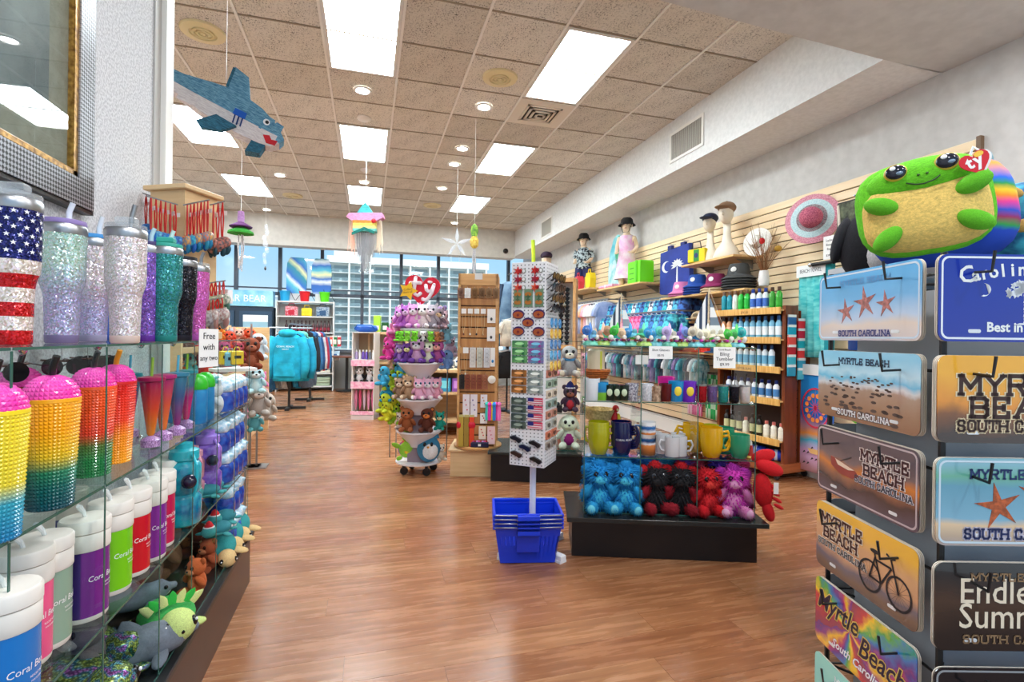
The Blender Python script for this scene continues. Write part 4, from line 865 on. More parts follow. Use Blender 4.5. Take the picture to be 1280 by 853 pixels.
for i,z in enumerate((.386,.106)): t = thing('folded_towels',['cream','sage green'][i] + ' folded towel stack on a low shelf of white unit','towels',(-.95,11.56,z)); [mk('towel',G().box(-.18,.18,-.12,.12,k * .06,k * .06 + .055,.015),P([(226,220,206),(170,186,160)][i],.9),t,smooth=0) for k in range(3)]
for i,(x,c,nm) in enumerate([(-.42,(40,170,226),'sky blue'),(-.03,(224,24,40),'red'),(.37,(96,226,30),'lime green')]):
    t = thing('sand_bucket',nm + ' plastic sand bucket on top of the white unit','bucket',(-1.27 + x,11.55,1.896),0,'sand buckets on the white unit')
    mk('bucket',G().lathe([(.08,0),(.105,.19),(.118,.195),(.118,.215),(.108,.215),(.085,.02)],22,cap=False),P(c,.3),t); mk('bottom',G().lathe([(0,.001),(.08,.002)],22,cap=False),P(c,.3),t); mk('handle',G().tube([(.11,-.0,.2),(.17,-.08,.08),(.21,-.1,.02)],.006,6),P((30,32,36),.4),t)
def board(label,x,stops,rot):
    out = [(-.16,0),(.16,0),(.2,.1),(.205,.45),(.19,.66),(.13,.78),(-.13,.78),(-.19,.66),(-.205,.45),(-.2,.1)]
    t = thing('boogie_board',label,'boogie board',(-1.27 + x,11.66,2.07),0,'boogie boards on the white unit',rot=(-.08,0,0))
    mk('deck',G().pxz(out,-.02,-.004),grad(stops,0,0,1,.5,nz=.12,nscale=4,rot=rot,const=False),t,smooth=0); mk('slick',G().pxz([(a * 1.02,b) for a,b in out],-.004,.02),P((40,60,80),.5),t,smooth=0); mk('leash',G().tube([(.05,-.02,.1),(.08,-.06,-.03),(.0,-.1,-.16)],.006,5),BKM,t); mk('stand',G().box(-.12,.12,-.02,.04,-.175,0),P((220,222,222),.5),t,smooth=0)
cb = [(30,110,200),(90,200,220),(240,246,190),(30,100,190),(235,245,250),(40,150,170)]
board('blue and white diagonal-streaked boogie board, left of pair',-.21,[(.0,cb[0]),(.14,cb[1]),(.2,cb[4]),(.26,cb[0]),(.4,cb[5]),(.48,cb[2]),(.55,cb[0]),(.7,cb[1]),(.78,cb[4]),(.86,cb[3]),(.97,cb[1])],(0,PI / 4,0))
board('blue cloud-banded boogie board, right of pair',.29,[(.0,cb[4]),(.12,cb[0]),(.25,cb[3]),(.33,cb[4]),(.4,cb[0]),(.5,cb[2]),(.58,cb[1]),(.68,cb[0]),(.78,cb[4]),(.86,cb[5]),(.95,cb[1])],(0,PI / 2,0))
# ================================================================ ice freezers at the far left
fz_ = thing('ice_freezer','dark two-door merchandiser with icy blue sign at far left','freezer',(-2.5,11.35,0))
ICE = noisy((70,170,214),(176,226,240),3,.4)
mk('cabinet',G().box(-.75,.62,0,.5,0,1.75),P((30,52,72),.4),fz_,smooth=0); mk('sign',G().box(-.75,.62,-.04,.2,1.76,2.08),ICE,fz_,smooth=0)
for x in (-.7,0): d = mk('door',G().box(x,x + .6,-.04,0,.15,1.66),P((40,70,96),.4),fz_,smooth=0); mk('glass',G().box(x + .07,x + .53,-.046,-.04,.25,1.58),P((150,190,206),.1),d,smooth=0); mk('header',G().box(x + .07,x + .53,-.05,-.046,1.44,1.58),P((226,240,244),.4),d,smooth=0); mk('handle',G().tube([(x + .56,-.06,.8),(x + .56,-.06,1.2)],.012,6),STEEL,d)
txt('POLAR BEAR',.2,P((240,248,250),.4),fz_,(-.03,-.045,1.85),sx=.92,ext=.004); tag(mk('paper_notice',G().box(-2.92,-2.62,11.29,11.296,1.8,2.07),P((214,208,210),.8),smooth=0),'plain pale paper notice covering part of icy sign','notice')
# bistro table and stool by the windows
bt = thing('bistro_table','small brown topped bistro table near the windows','table',(-.42,11.3,0)); mk('tabletop',G().lathe([(.3,.72),(.31,.73),(.31,.75),(.3,.755)],24),P((120,70,50),.4),bt); mk('leg',G().lathe([(.03,.03),(.03,.72)],10),BKM,bt); mk('base',G().lathe([(.22,0),(.22,.02),(.04,.04)],20),BKM,bt)
for i,x in enumerate((.13,.58)):
    cs_ = thing('bistro_chair','dark metal bistro chair by the window table, %s one' % ['left','right'][i],'chair',(x,11.5,0),0,'dark bistro chairs'); mk('seat',G().box(-.2,.2,-.2,.2,.43,.46,.01),BKM,cs_,smooth=0); mk('backrest',G().box(-.2,.2,.18,.2,.5,.85,.005),BKM,cs_,smooth=0)
    for a in (-.17,.17):
        for b in (-.17,.17): mk('leg',G().tube([(a,b,0),(a,b,.43)],.012,6),BKM,cs_)
# ================================================================ pink and white floor display
fd = thing('floor_display','slim white floor display with pink panels and pink umbrellas','display stand',(-.02,7.6,0),-.27)
PNK = noisy((236,150,186),(250,214,226),24,.6)
for x in (-.16,.145): mk('side_panel',G().box(x,x + .015,-.15,.15,0,1.24),P((226,222,218),.5),fd,smooth=0)
mk('back_panel',G().box(-.15,.15,.14,.15,.0,1.24),P((168,140,110),.6),fd,smooth=0); mk('base',G().box(-.16,.16,-.16,.15,0,.06),P((225,215,215),.5),fd,smooth=0)
for z in (.84,.5,1.23): mk('shelf',G().box(-.15,.15,-.15,.14,z,z + .012),P((230,226,222),.5),fd,smooth=0)
for z,h in ((.76,.085),(.44,.1),(.07,.05)): mk('header_panel',G().box(-.165,.165,-.17,-.155,z,z + h),PNK,fd,smooth=0)
for i in range(5):
    c = [(240,150,190),(236,90,140),(226,200,216),(240,160,196),(236,120,170)][i]; t = thing('umbrella','%s folded umbrella hung in the floor display, %s from the left' % (['pink','hot pink','pale pink','rose pink','deep pink'][i],ORD[i]),'umbrella',fd.matrix_world @ Vector((0,0,0)),-.27,'folded umbrellas in the pink display')
    v = Matrix.Rotation(-.27,3,'Z') @ Vector((-.12 + .06 * i,-.06,0)); t.location = (-.02 + v.x,7.6 + v.y,.075)
    mk('canopy',G().lathe([(.004,.05),(.018,.12),(.022,.3),(.01,.34)],8),P(c,.6),t); mk('handle',G().tube([(0,0,.06),(0,0,.02),(.012,0,.005),(.022,0,.02)],.004,6),BKM,t)
for i in range(2): v = Matrix.Rotation(-.27,3,'Z') @ Vector((-.075 + .15 * i,-.04,0)); plush('round white plush with black patches in the pink display, %s one' % ['left','right'][i],(-.02 + v.x,7.6 + v.y,.513),-.27,.22,(236,236,236),limb=(30,30,34),low=True,group='white plush in the pink display',ear='cat')
for i in range(6):
    v = Matrix.Rotation(-.27,3,'Z') @ Vector((-.12 + .048 * i,-.06,0)); t = thing('small_bottle','%s bottle in the pink display top, %s from the left' % (['lilac','white','violet','violet','grey','white'][i],ORD[i]),'bottle',(-.02 + v.x,7.6 + v.y,.853),0,'bottles in the pink display'); mk('bottle',G().lathe([(.018,0),(.02,.005),(.02,.09),(.01,.11)],12),P([(190,170,220),(236,236,236),(120,90,190),(110,80,180),(120,126,140),(230,230,230)][i],.3),t); mk('cap',G().lathe([(.011,.11),(.011,.135)],10),WHITE,t)
t = thing('folded_bag','crumpled blue bag lying on top of the floor display','bag',(-.02,7.6,1.243),-.27); mk('bag',G().ell((0,0,.05),(.17,.12,.06),16,8,.12,random.Random(2)),P((20,90,190),.4),t,smooth=2); mk('strap',G().tube([(-.15,-.05,.05),(-.1,-.12,.1),(.1,-.12,.1),(.15,-.05,.05)],.008,6),P((30,110,200),.4),t)
# ================================================================ low wooden fixtures beyond the plush tower
for nm,lab,x,y,w,d,h in [('display_table','birch display table of glass figurines beyond the plush tower',1.05,6.3,1.0,.6,.8),('display_case','birch shelf case with white panels beyond the floor display',.35,7.9,.55,.5,1.25)]:
    t = thing(nm,lab,'display table' if h < 1 else 'shelf case',(x,y,0),-.27)
    mk('top',G().box(-w / 2,w / 2,-d / 2,d / 2,h - .04,h,.004),BIRCH,t,smooth=0); mk('shelf',G().box(-w / 2 + .02,w / 2 - .02,-d / 2,d / 2,h * .62,h * .62 + .03),BIRCH,t,smooth=0); mk('shelf',G().box(-w / 2 + .02,w / 2 - .02,-d / 2,d / 2,h * .2,h * .2 + .03),BIRCH,t,smooth=0)
    for sx_ in (-1,1): mk('side_panel',G().box(sx_ * w / 2 - .015,sx_ * w / 2 + .015,-d / 2,d / 2,0,h - .04),BIRCH,t,smooth=0)
    mk('back_panel',G().box(-w / 2,w / 2,d / 2 - .02,d / 2,0,h - .04),P((226,224,214),.6) if h > 1 else BIRCH,t,smooth=0)
for i in range(16):
    v = Matrix.Rotation(-.27,3,'Z') @ Vector((-.42 + .056 * i,-.2 + .1 * (i % 3),0)); c = [(150,200,230),(60,120,200),(226,236,240),(40,90,150),(90,190,200),(230,160,120)][i % 6]
    t = thing('figurine','%s blown glass figurine on the birch table, %s from the left' % (['pale blue','blue','clear white','navy','aqua','peach'][i % 6],ORD[i]),'figurine',(1.05 + v.x,6.3 + v.y,.802),i * .7,'glass figurines on the birch table'); mk('base',G().lathe([(.03,0),(.03,.012),(.01,.02)],12),P((70,90,110),.2),t); mk('figure',G().ell((0,0,.07),(.022,.016,.055),10,8).ell((.02,0,.12),(.022,.01,.02),8,6).ell((-.02,0,.09),(.026,.008,.014),8,6),P(c,.1,0,.5),t,smooth=3)
for i in range(6):
    v = Matrix.Rotation(-.27,3,'Z') @ Vector((-.38 + .15 * i,-.2,0)); c = [(40,120,190),(120,70,180),(60,160,210),(150,90,190),(50,110,180),(90,180,210)][i]
    t = thing('boxed_toy','%s boxed toy on the birch table lower shelf, %s from the left' % (['blue','purple','sky blue','violet','deep blue','aqua'][i],ORD[i]),'box',(1.05 + v.x,6.3 + v.y,.53),-.27,'boxed toys on the birch table'); mk('box',G().box(-.065,.065,-.05,.05,0,.16),P(c,.4),t,smooth=0); mk('window',G().box(-.045,.045,-.0515,-.05,.04,.13),P(tuple(min(255,q + 80) for q in c),.2),t,smooth=0)
for i in range(4):
    v = Matrix.Rotation(-.27,3,'Z') @ Vector((-.18 + .12 * i,-.15,0)); c = [(176,220,60),(30,90,40),(236,238,236),(190,226,90)][i]
    t = thing('toy_pack','%s toy pack standing on the white panelled case, %s from the left' % (['lime','dark green','white','yellow green'][i],ORD[i]),'pack',(.35 + v.x,7.9 + v.y,1.252),-.27,'toy packs on the panelled case'); mk('pack',G().box(-.05,.05,-.03,.03,0,[.24,.14,.12,.22][i],.006),P(c,.4),t,smooth=0); mk('label_print',G().box(-.03,.03,-.0315,-.03,.03,.09),P((240,240,236),.5),t,smooth=0)
# ================================================================ things hanging from the ceiling at the far end
def string(p,lab): tag(mk('hanging_string',G().tube([p,(p.x,p.y,CE)],.0022,4),WHITE),lab,'string')
p = dep(457,285,6.6); rp_ = thing('star_pinata','rainbow paper pinata with long silver tinsel fringe','pinata',p,-.25); string(p + Vector((0,0,.32)),'white string holding the rainbow pinata')
def cp(c): return noisy(tuple(int(q * .75) for q in c),c,30,.9,.6,(1,1,6),dist=.008)
mk('peak',G().pxz([(-.1,.19),(.1,.19),(.0,.33)],-.05,.05),cp((70,190,190)),rp_,smooth=0); mk('shoulders',G().pxz([(-.24,.13),(-.2,.18),(.22,.19),(.24,.13),(.15,.08),(-.16,.08)],-.06,.06),cp((236,160,206)),rp_,smooth=0)
for z,c in ((.05,(240,150,60)),(.015,(246,226,110)),(-.02,(250,236,150)),(-.055,(120,210,200))): mk('colour_band',G().box(-.15,.15,-.065,.065,z,z + .036),cp(c),rp_,smooth=0)
mk('zigzag',G().pxz([(-.16,-.11),(-.16,-.075),(0,-.0),(.13,-.055),(.13,-.09),(0,-.04)],-.072,-.06),cp((20,130,120)),rp_,smooth=0); mk('flower',G().ell((.12,-.07,.08),(.03,.02,.03),8,6),P((220,40,50),.7),rp_)
tg = G(); rt = random.Random(4)
for k in range(120):
    x = rt.uniform(-.12,.13); y = rt.uniform(-.05,.05); w2 = .11 if abs(x) < .07 else .0; tg.tube([(x,y,-.06),(x * .95,y,-.2),(x * .8 + rt.uniform(-.01,.01),y,-.33 - (rt.random() * .28 if abs(x) < .075 else rt.random() * .06))],.0028,3)
o = mk('tinsel',tg,P((214,214,218),.25,.7),rp_,smooth=0); o['kind'] = 'stuff'
for s_ in (-1,1):
    tg = G()
    for k in range(26): x = s_ * (.17 + rt.uniform(-.03,.035)); tg.tube([(x,rt.uniform(-.03,.03),.1),(x + s_ * .015,0,-.05),(x + s_ * rt.uniform(-.02,.03),0,-.2 - rt.random() * .16)],.004,3)
    o = mk('side_fringe',tg,P((246,206,186) if s_ < 0 else (240,226,206),.8),rp_,smooth=0); o['kind'] = 'stuff'
p = dep(301,290,5.2); j = thing('jellyfish_lantern','purple and green paper jellyfish with beaded tails hanging','ornament',p,0); string(p + Vector((0,0,.2)),'white string holding the paper jellyfish')
mk('bell',G().lathe([(.03,.21),(.035,.13),(.03,.09)],12),cp((190,140,196)),j); mk('frill',G().lathe([(.03,.1),(.11,.055),(.105,.045),(.03,.08)],14),cp((110,50,120)),j); mk('green_skirt',G().lathe([(.04,.05),(.12,.0),(.125,-.02),(.03,-.03)],14),cp((50,160,50)),j)
for k in range(5): mk('beaded_tail',G().tube([(.02 * math.cos(k * 1.3),.02 * math.sin(k * 1.3),-.02),(.03 * math.cos(k * 1.3),.03 * math.sin(k * 1.3),-.15),(.02 * math.cos(k * 1.3 + .6),.02 * math.sin(k),-.33 - .02 * k)],.006,5),noisy((150,140,140),(235,230,230),160,.3),j)
p = dep(332,305,7.4); j = thing('crystal_spiral','clear crystal spiral decoration hanging before far window','ornament',p,0); string(p + Vector((0,0,.3)),'white string holding the crystal spiral')
CRY = glassm((250,253,255),1,.03,.22,(240,246,255))
for k in range(7): mk('crystal',G().ell((.02 * math.sin(k * 2),.02 * math.cos(k * 2),.25 - .085 * k),(.035 - .003 * abs(k - 3),.035,.045),8,6),CRY,j,smooth=0)
mk('drop',G().ell((0,0,-.36),(.016,.016,.03),8,6),P((60,60,66),.2),j)
p = dep(571,306,7.0); j = thing('glass_star','clear glass star mobile hanging before far window','ornament',p,-.2); string(p + Vector((0,0,.26)),'white string holding the glass star')
for k in range(5): a = PI / 2 + k * 2 * PI / 5; mk('star_arm',G().at((.1 * math.cos(a),0,.1 * math.sin(a) + .02),ry=-a + PI / 2).lathe([(.0,-.1),(.03,-.02),(.0,.14)],5,cap=False),CRY,j,smooth=0)
for x in (-.07,.05): mk('tail_strand',G().tube([(x,0,-.05),(x - .01,0,-.2),(x + .01,0,-.3)],.005,5),CRY,j)
p = dep(593,296,5.6); j = thing('pineapple_lantern','small yellow and green paper pineapple with tail hanging','ornament',p,0); string(p + Vector((0,0,.12)),'white string holding the paper pineapple')
mk('leaves',G().lathe([(.03,.0),(.045,.06),(.035,.12),(.01,.14)],7),noisy((20,110,50),(160,200,70),40,.8),j); mk('fruit',G().lathe([(.02,-.13),(.045,-.1),(.05,-.04),(.03,0)],9),noisy((200,150,40),(236,220,110),50,.8),j)
for k in range(3): mk('beaded_tail',G().tube([(.01 * (k - 1),0,-.12),(.015 * (k - 1),.01,-.25),(.01 * (k - 1),0,-.4 - .02 * k)],.006,5),noisy((120,120,124),(225,225,228),160,.3),j)
# ================================================================ tiered plush tower with the heart sign
tx,ty = .445,4.48; FA = -.29
def loc2(cx,cy,rz,x,y,z): return (cx + x * math.cos(rz) - y * math.sin(rz),cy + x * math.sin(rz) + y * math.cos(rz),z)
TW = P((226,222,226),.35)
pt = thing('plush_tower','round white tiered plush display tower with red heart sign','display tower',(tx,ty,0),FA)
mk('core',G().box(-.09,.09,-.06,.06,.1,1.24),P((150,128,136),.6),pt,smooth=0)
TIER = (.10,.365,.645,.955,1.25)
for i,z in enumerate(TIER):
    R = .2 - .012 * (i == 4) * 2
    mk('tray',G().lathe([(.02,z - .005),(R - .01,z - .005),(R,z),(R,z + .012),(R - .006,z + .012),(R - .01,z + .003),(.02,z + .003)],36),TW,pt)
    if i: mk('flared_cup',G().lathe([(.09,z - .13),(.105,z - .1),(.15,z - .05),(R - .01,z - .005)],32,cap=False),TW,pt)
for a in (.6,2.2,3.8,5.4):
    c = mk('caster',G().at((.14 * math.cos(a),.14 * math.sin(a),.035),rx=PI / 2).lathe([(.03,-.012),(.034,-.008),(.034,.008),(.03,.012)],16),P((16,16,18),.4),pt); mk('caster_fork',G().box(.14 * math.cos(a) - .012,.14 * math.cos(a) + .012,.14 * math.sin(a) - .018,.14 * math.sin(a) + .018,.05,.098),P((30,30,32),.4),pt,smooth=0)
# heart sign
hs = []
for i in range(48):
    t = 2 * PI * i / 48; hs.append((.0096 * 16 * math.sin(t) ** 3,.0096 * (13 * math.cos(t) - 5 * math.cos(2 * t) - 2 * math.cos(3 * t) - math.cos(4 * t)) + .165))
sg = mk('heart_board',G().pxz(hs,-.012,.012),P((214,20,52),.35),pt,(.0,-.05,1.44),(0,.12,0),smooth=0)
WT = P((232,216,222),.4)
def stroke(pts,r):
    q = [Vector((x,-.0165,z)) for x,z in pts]; lt.tube(q,r,10)
    for p in (q[0],q[-1]): lt.ell(p,(r,r,r),10,8)
for nm,st in (('letter_t',([(-.066,.255),(-.066,.2),(-.066,.15),(-.055,.115),(-.03,.105),(-.008,.125)],[(-.105,.205),(-.066,.212),(-.02,.216)])),('letter_y',([(.03,.2),(.04,.165),(.06,.15),(.085,.165),(.1,.215)],[(.1,.21),(.09,.15),(.07,.1),(.045,.075),(.02,.08)]))):
    lt = G(); [stroke(q,.016) for q in st]
    lt.v = [(v[0],-.0165 + (v[1] + .0165) * .25,v[2]) for v in lt.v]; mk(nm,lt,WT,sg,smooth=2)
mk('nose_dot',G().ell((.062,-.0165,.235),(.022,.004,.012),10,8),WT,sg); txt('TM',.016,WT,sg,(.06,-.0125,.272))
so = mk('gold_star',G().at((-.115,0,.135),ry=.2).pxz(star(0,0,.085,.045),-.024,-.014),P((240,190,30),.4),sg,smooth=0)
for k,(z,w_) in enumerate([(.15,'Collect'),(.125,'them all')]): txt(w_,.026,P((120,60,10),.5),so,(-.115,-.0245,z - .01),(PI / 2,-.25,0))
# plush on the tiers
PU,PK,GY_,BR,TN = (150,110,180),(240,176,206),(170,160,178),(124,62,30),(176,140,110)
def tier(i,x,y,s,lab,c,**k): return plush(lab,loc2(tx,ty,FA,x,y,TIER[i] + .013),FA + k.pop('tw',0),s,c,group=k.pop('group','plush toys on the tiered tower'),**k)
turtle('lime plush turtle with rainbow shell leaning on the lowest tier',loc2(tx,ty,FA,-.09,-.08,TIER[0] + .12),FA + .2,.21,(150,210,60),(40,90,190),rx=-1.2,shellmat=grad([(0,(30,80,200)),(.3,(240,90,40)),(.5,(250,210,40)),(.7,(60,180,70)),(1,(40,60,200))],0,-1,1,.9))
t = thing('plush_owl','teal and white pillow plush owl on the lowest tier','plush toy',loc2(tx,ty,FA,.1,-.1,TIER[0] + .015),FA + .1,rot=(-.2,0,FA + .1)); ob('body','s',plushm((50,120,156)),t,(0,0,.115),(.1,.06,.115)); ob('belly','s',plushm((236,240,240)),t,(.01,-.022,.1),(.075,.045,.08)); [ob('eye','l',EYE,t,(x * .03,-.064,.15),(.013,.008,.018)) for x in (-1,1)]; [ob('tuft','c',plushm((50,120,156)),t,(x * .06,0,.2),(.03,.03,.06)) for x in (-1,1)]; ob('beak','c',P((240,170,40),.4),t,(0,-.066,.125),(.01,.01,.02),(PI / 2,0,0))
plush('small white plush with dark eyes at right of lowest tier',loc2(tx,ty,FA,.19,-.02,TIER[0] + .013),.3,.14,(226,214,196),muzz=(240,236,226))
tier(1,-.085,-.09,.20,'big round brown capybara plush on the second tier',(150,80,40),muzz=(170,96,52),ear='round',big=1.05)
tier(1,.085,-.09,.20,'dark chocolate monkey plush with orange face on the second tier',(92,42,26),muzz=(226,130,60),inner=(226,130,60))
tier(1,.18,.0,.15,'teal plush parrot fish at right of the second tier',(30,160,140),ear='cat',muzz=(240,220,160))
tier(1,-.17,.02,.14,'pale pink plush ball at left of the second tier',(240,210,200),ear='round',low=True)
for k,(x,c,m,s,l) in enumerate([(-.155,(150,120,96),(220,200,176),.17,'tan monkey plush, first on the third tier'),(-.07,(170,136,104),(230,206,176),.19,'tan puppy plush with arms folded, second on the third tier'),(.02,(236,170,196),(250,226,234),.17,'pink kitten plush, third on the third tier'),(.09,(240,184,206),(252,232,238),.17,'pale pink kitten plush, fourth on the third tier'),(.155,(226,160,180),(250,226,230),.17,'rose dalmatian plush, fifth on the third tier')]):
    tier(2,x,-.13 + abs(x) * .4,s,l,c,muzz=m,ear='cat' if k > 1 else 'round',inner=m,foot=m,eyec=(60,120,160) if k > 1 else (60,40,30),big=1.1)
for k,(x,c,m,s,l) in enumerate([(-.16,PU,(250,220,230),.15,'purple plush with pink face, first on the fourth tier'),(-.09,(110,60,150),(236,226,150),.16,'deep purple plush with yellow head, second on the fourth tier'),(.0,(196,150,190),(220,220,230),.2,'mauve big-eyed plush, third on the fourth tier'),(.085,(226,232,200),(250,210,220),.17,'cream owl plush with purple feet, fourth on the fourth tier'),(.16,(170,80,140),(236,160,150),.19,'plum plush with rose face, fifth on the fourth tier')]):
    tier(3,x,-.12 + abs(x) * .4,s,l,c,muzz=m,ear='cat',eyec=(50,60,70),limb=(110,60,160),big=1.15)
for k,(x,c,m,s,l) in enumerate([(-.17,(200,120,200),(250,200,230),.17,'violet unicorn plush, first along the tower top'),(-.11,(170,90,180),(236,190,226),.19,'purple spotted plush, second along the tower top'),(-.04,(226,150,210),(250,220,236),.2,'lilac pink plush, third along the tower top'),(.035,(240,214,216),(250,236,226),.2,'white rosy plush, fourth along the tower top'),(.105,(176,166,176),(226,206,216),.2,'grey kitten plush, fifth along the tower top'),(.165,(130,110,120),(240,196,150),.17,'charcoal plush with peach muzzle, sixth along the tower top'),(.2,(206,170,180),(240,226,226),.15,'dusty pink plush, last along the tower top')]):
    tier(4,x,-.09 + abs(x) * .35,s,l,c,muzz=m,ear='cat',eyec=(40,50,60),big=1.15)
for k in range(9):   # plush on the second layer behind
    c = [(240,190,210),(220,226,236),(190,120,190),(250,230,160),(150,200,220),(236,150,180),(200,190,210),(250,210,180),(170,150,200)][k]
    tier(4,-.16 + .04 * k,.06,.2,'plush toy in the back row on the tower top, %s from the left' % ORD[k],c,muzz=tuple(min(255,q + 20) for q in c),ear='round',low=True,group='back row of plush on the tower')
for k in range(8):   # small clip-on frogs hung under the top tray
    a = -2.6 + k * .33; c = [(110,200,40),(120,210,50),(130,206,60),(116,204,40),(236,236,236),(120,200,50),(190,120,70),(150,110,90)][k]
    x,y = .2 * math.cos(a),.2 * math.sin(a)
    plush('small %s clip-on plush under the top tray, %s from the left' % (['green','lime','bright green','leaf green','black and white','apple green','brown','taupe'][k],ORD[k]),loc2(tx,ty,FA,x,y,1.15),FA + a + PI / 2,.085,c,limb=(20,20,24) if k == 4 else None,low=True,ear='round',group='clip-on plush under the top tray',big=1.1)
hang = [(496,408,(236,150,190),'pink'),(489,425,(226,90,170),'magenta'),(498,432,(250,220,190),'peach'),(487,440,(214,60,150),'hot pink'),(500,446,(140,140,150),'grey'),(493,452,(236,180,150),'salmon'),(481,472,(60,170,210),'sky blue'),(487,478,(190,210,50),'yellow green'),(495,466,(150,210,40),'lime'),(501,476,(170,200,40),'olive lime'),(484,492,(40,160,200),'blue'),(492,494,(196,216,40),'lemon green'),(482,506,(200,214,50),'chartreuse'),(490,510,(220,220,50),'yellow'),(497,506,(120,200,60),'green'),(485,516,(214,210,40),'mustard lime'),(494,520,(150,196,40),'moss'),(500,516,(236,190,160),'pale peach'),(502,462,(70,180,220),'aqua'),(558,420,(150,210,226),'icy blue'),(562,436,(236,200,220),'blush'),(560,452,(120,160,210),'periwinkle')]
for k,(u,v,c,nm) in enumerate(hang):
    plush('%s plush hung on the %s flank of the tower' % (nm,'right' if u > 540 else 'left'),dep(u,v + 10,4.45 + .04 * (k % 3)),-.3 + .5 * (k % 3 - 1),.17,c,tuple(min(255,q + 30) for q in c),ear=['long','cat','round'][k % 3],low=True,group='plush hung on the tower flanks')
for i,(u,a,b) in enumerate([(489,405,520),(497,400,515),(560,412,460)]): p,q = dep(u,a,4.55),dep(u,b,4.55); mk('hanging_rod',G().tube([(p.x - tx,p.y - ty,p.z),(p.x - tx,p.y - ty,.1)],.006,6),STEEL,None,(tx,ty,0))
for o in [o for o in sc.objects if o.name.startswith('hanging_rod')]: tag(o,'thin steel rod beside the plush tower, %s' % {'hanging_rod': 'outer left','hanging_rod.001': 'inner left','hanging_rod.002': 'right'}[o.name],'rod','steel rods beside the tower')
# ================================================================ wooden jewellery spinner on a birch box
jx,jy,JA = .945,4.36,-.29
jb = thing('birch_plinth','birch veneer box plinth under the wooden jewellery spinner','plinth',(jx,jy + .06,0),JA)
mk('box',G().box(-.205,.205,-.2,.22,0,.215,.003),BIRCH,jb,smooth=0); mk('top',G().box(-.225,.225,-.22,.24,.215,.235,.003),BIRCH,jb,smooth=0)
js = thing('jewellery_spinner','tall wooden slatted spinner hung with shell jewellery cards','display spinner',(jx,jy,.236),JA)
mk('turntable',G().lathe([(.2,0),(.21,.006),(.21,.02),(.2,.026)],40),MAPLE,js)
DKW = woodm((164,108,56),(206,150,88),(8,8,1)); H = 1.5
mk('core',G().box(-.15,.15,-.135,.135,.026,H - .1),P((70,38,18),.7),js,smooth=0)
for x in (-1,1):
    for y in (-1,1): mk('corner_post',G().box(x * .16 - .01,x * .16 + .01,y * .145 - .01,y * .145 + .01,.026,H),MAPLE,js,smooth=0)
slm = me(G().box(-.15,.15,-.146,-.135,0,.082,.003),DKW,0)
for k in range(15): mk('slat',slm,None,js,(0,0,.034 + k * .092))
mk('top_panel',G().box(-.17,.17,-.155,.155,H - .1,H,.003),MAPLE,js,smooth=0); mk('top_cutout',G().box(-.03,.035,-.157,-.15,H - .05,H + .004),P((226,222,216),.6),js,smooth=0)
def J(x,z,y=-.16): return loc2(jx,jy,JA,x,y,.236 + z)
def jcard(lab,x,z,w,h,c,kind,grp,cc=(240,236,230)):
    t = thing('jewellery_card',lab,'jewellery',J(x,z),JA,grp)
    if kind != 'ring': mk('card',G().box(-w / 2,w / 2,-.002,.002,-h,0),P(cc,.7),t,smooth=0)
    mk('hook',G().tube([(0,.012,.004),(0,-.012,.004),(0,-.014,.01)],.0015,4),STEEL,t)
    if kind == 'neck':
        for s_ in (-1,1): mk('cord',G().tube([(s_ * w * .3,-.004,-h),(s_ * w * .25,-.004,-h - .1),(0,-.004,-h - .17)],.0014,4),P((206,186,140),.6),t)
        mk('pendant',G().ell((0,-.006,-h - .175),(.008,.004,.01),8,6),P(c,.3),t)
    elif kind == 'pend': mk('pendant',G().ell((0,-.005,-h * .72),(.01,.005,.014),8,6),P(c,.3),t)
    elif kind == 'brace':
        for q in range(4): mk('bracelet',G().at((0,-.006,-h * (.18 + .2 * q)),rx=PI / 2).lathe([(w * .3,0),(w * .34,.003),(w * .3,.006)],12,cap=False),P(c,.5),t)
    elif kind == 'ring': mk('shell_bracelet',G().at((0,-.004,-.04),rx=PI / 2).lathe([(.02,0),(.03,-.006),(.034,.004),(.02,.01)],16),P(c,.5),t)
    elif kind == 'strip':
        for q in range(3): mk('bead',G().ell((w * .15 * (q - 1),-.005,-h * (.25 + .22 * q)),(.006,.004,.006),8,6),P(c,.4),t)
    return t
for i in range(6): jcard('wrapped shell bracelet roll on top rail, %s from the left' % ORD[i],-.15 + .06 * i,1.375,.052,.085,[(120,90,80),(236,232,228),(120,80,50),(110,76,50),(126,90,60),(140,110,80)][i],'brace','bracelet rolls on the top rail',[(150,110,90),(240,240,238),(150,110,66),(140,104,70),(156,120,82),(146,110,76)][i])
for i in range(4): jcard('white necklace card with long cord, %s from the left' % ORD[i],-.12 + .055 * i,1.2,.042,.042,[(120,70,50),(230,226,220),(40,40,46),(180,150,110)][i],'neck','necklace cards')
for i in range(2): jcard('white pendant card at right, %s one' % ['upper','lower'][i],.115,1.2 - .155 * i,.07,.12,(50,50,56),'pend','white pendant cards')
jcard('small tan card at the left end of the third row',-.145,.87,.04,.05,(190,140,80),'neck','third row cards',(196,150,96)); jcard('small white hooded card in the third row',-.1,.87,.046,.05,(230,226,216),'neck','third row cards')
for i in range(3): jcard('long white shell strand card in the third row, %s' % ORD[i],-.04 + .06 * i,.87,.052,.17,[(190,186,180),(150,160,150),(170,170,176)][i],'brace','shell strand cards',[(226,222,216),(214,212,196),(222,222,224)][i])
jcard('blue topped white loop card at right of third row',.13,.87,.04,.16,(40,130,190),'pend','third row cards')
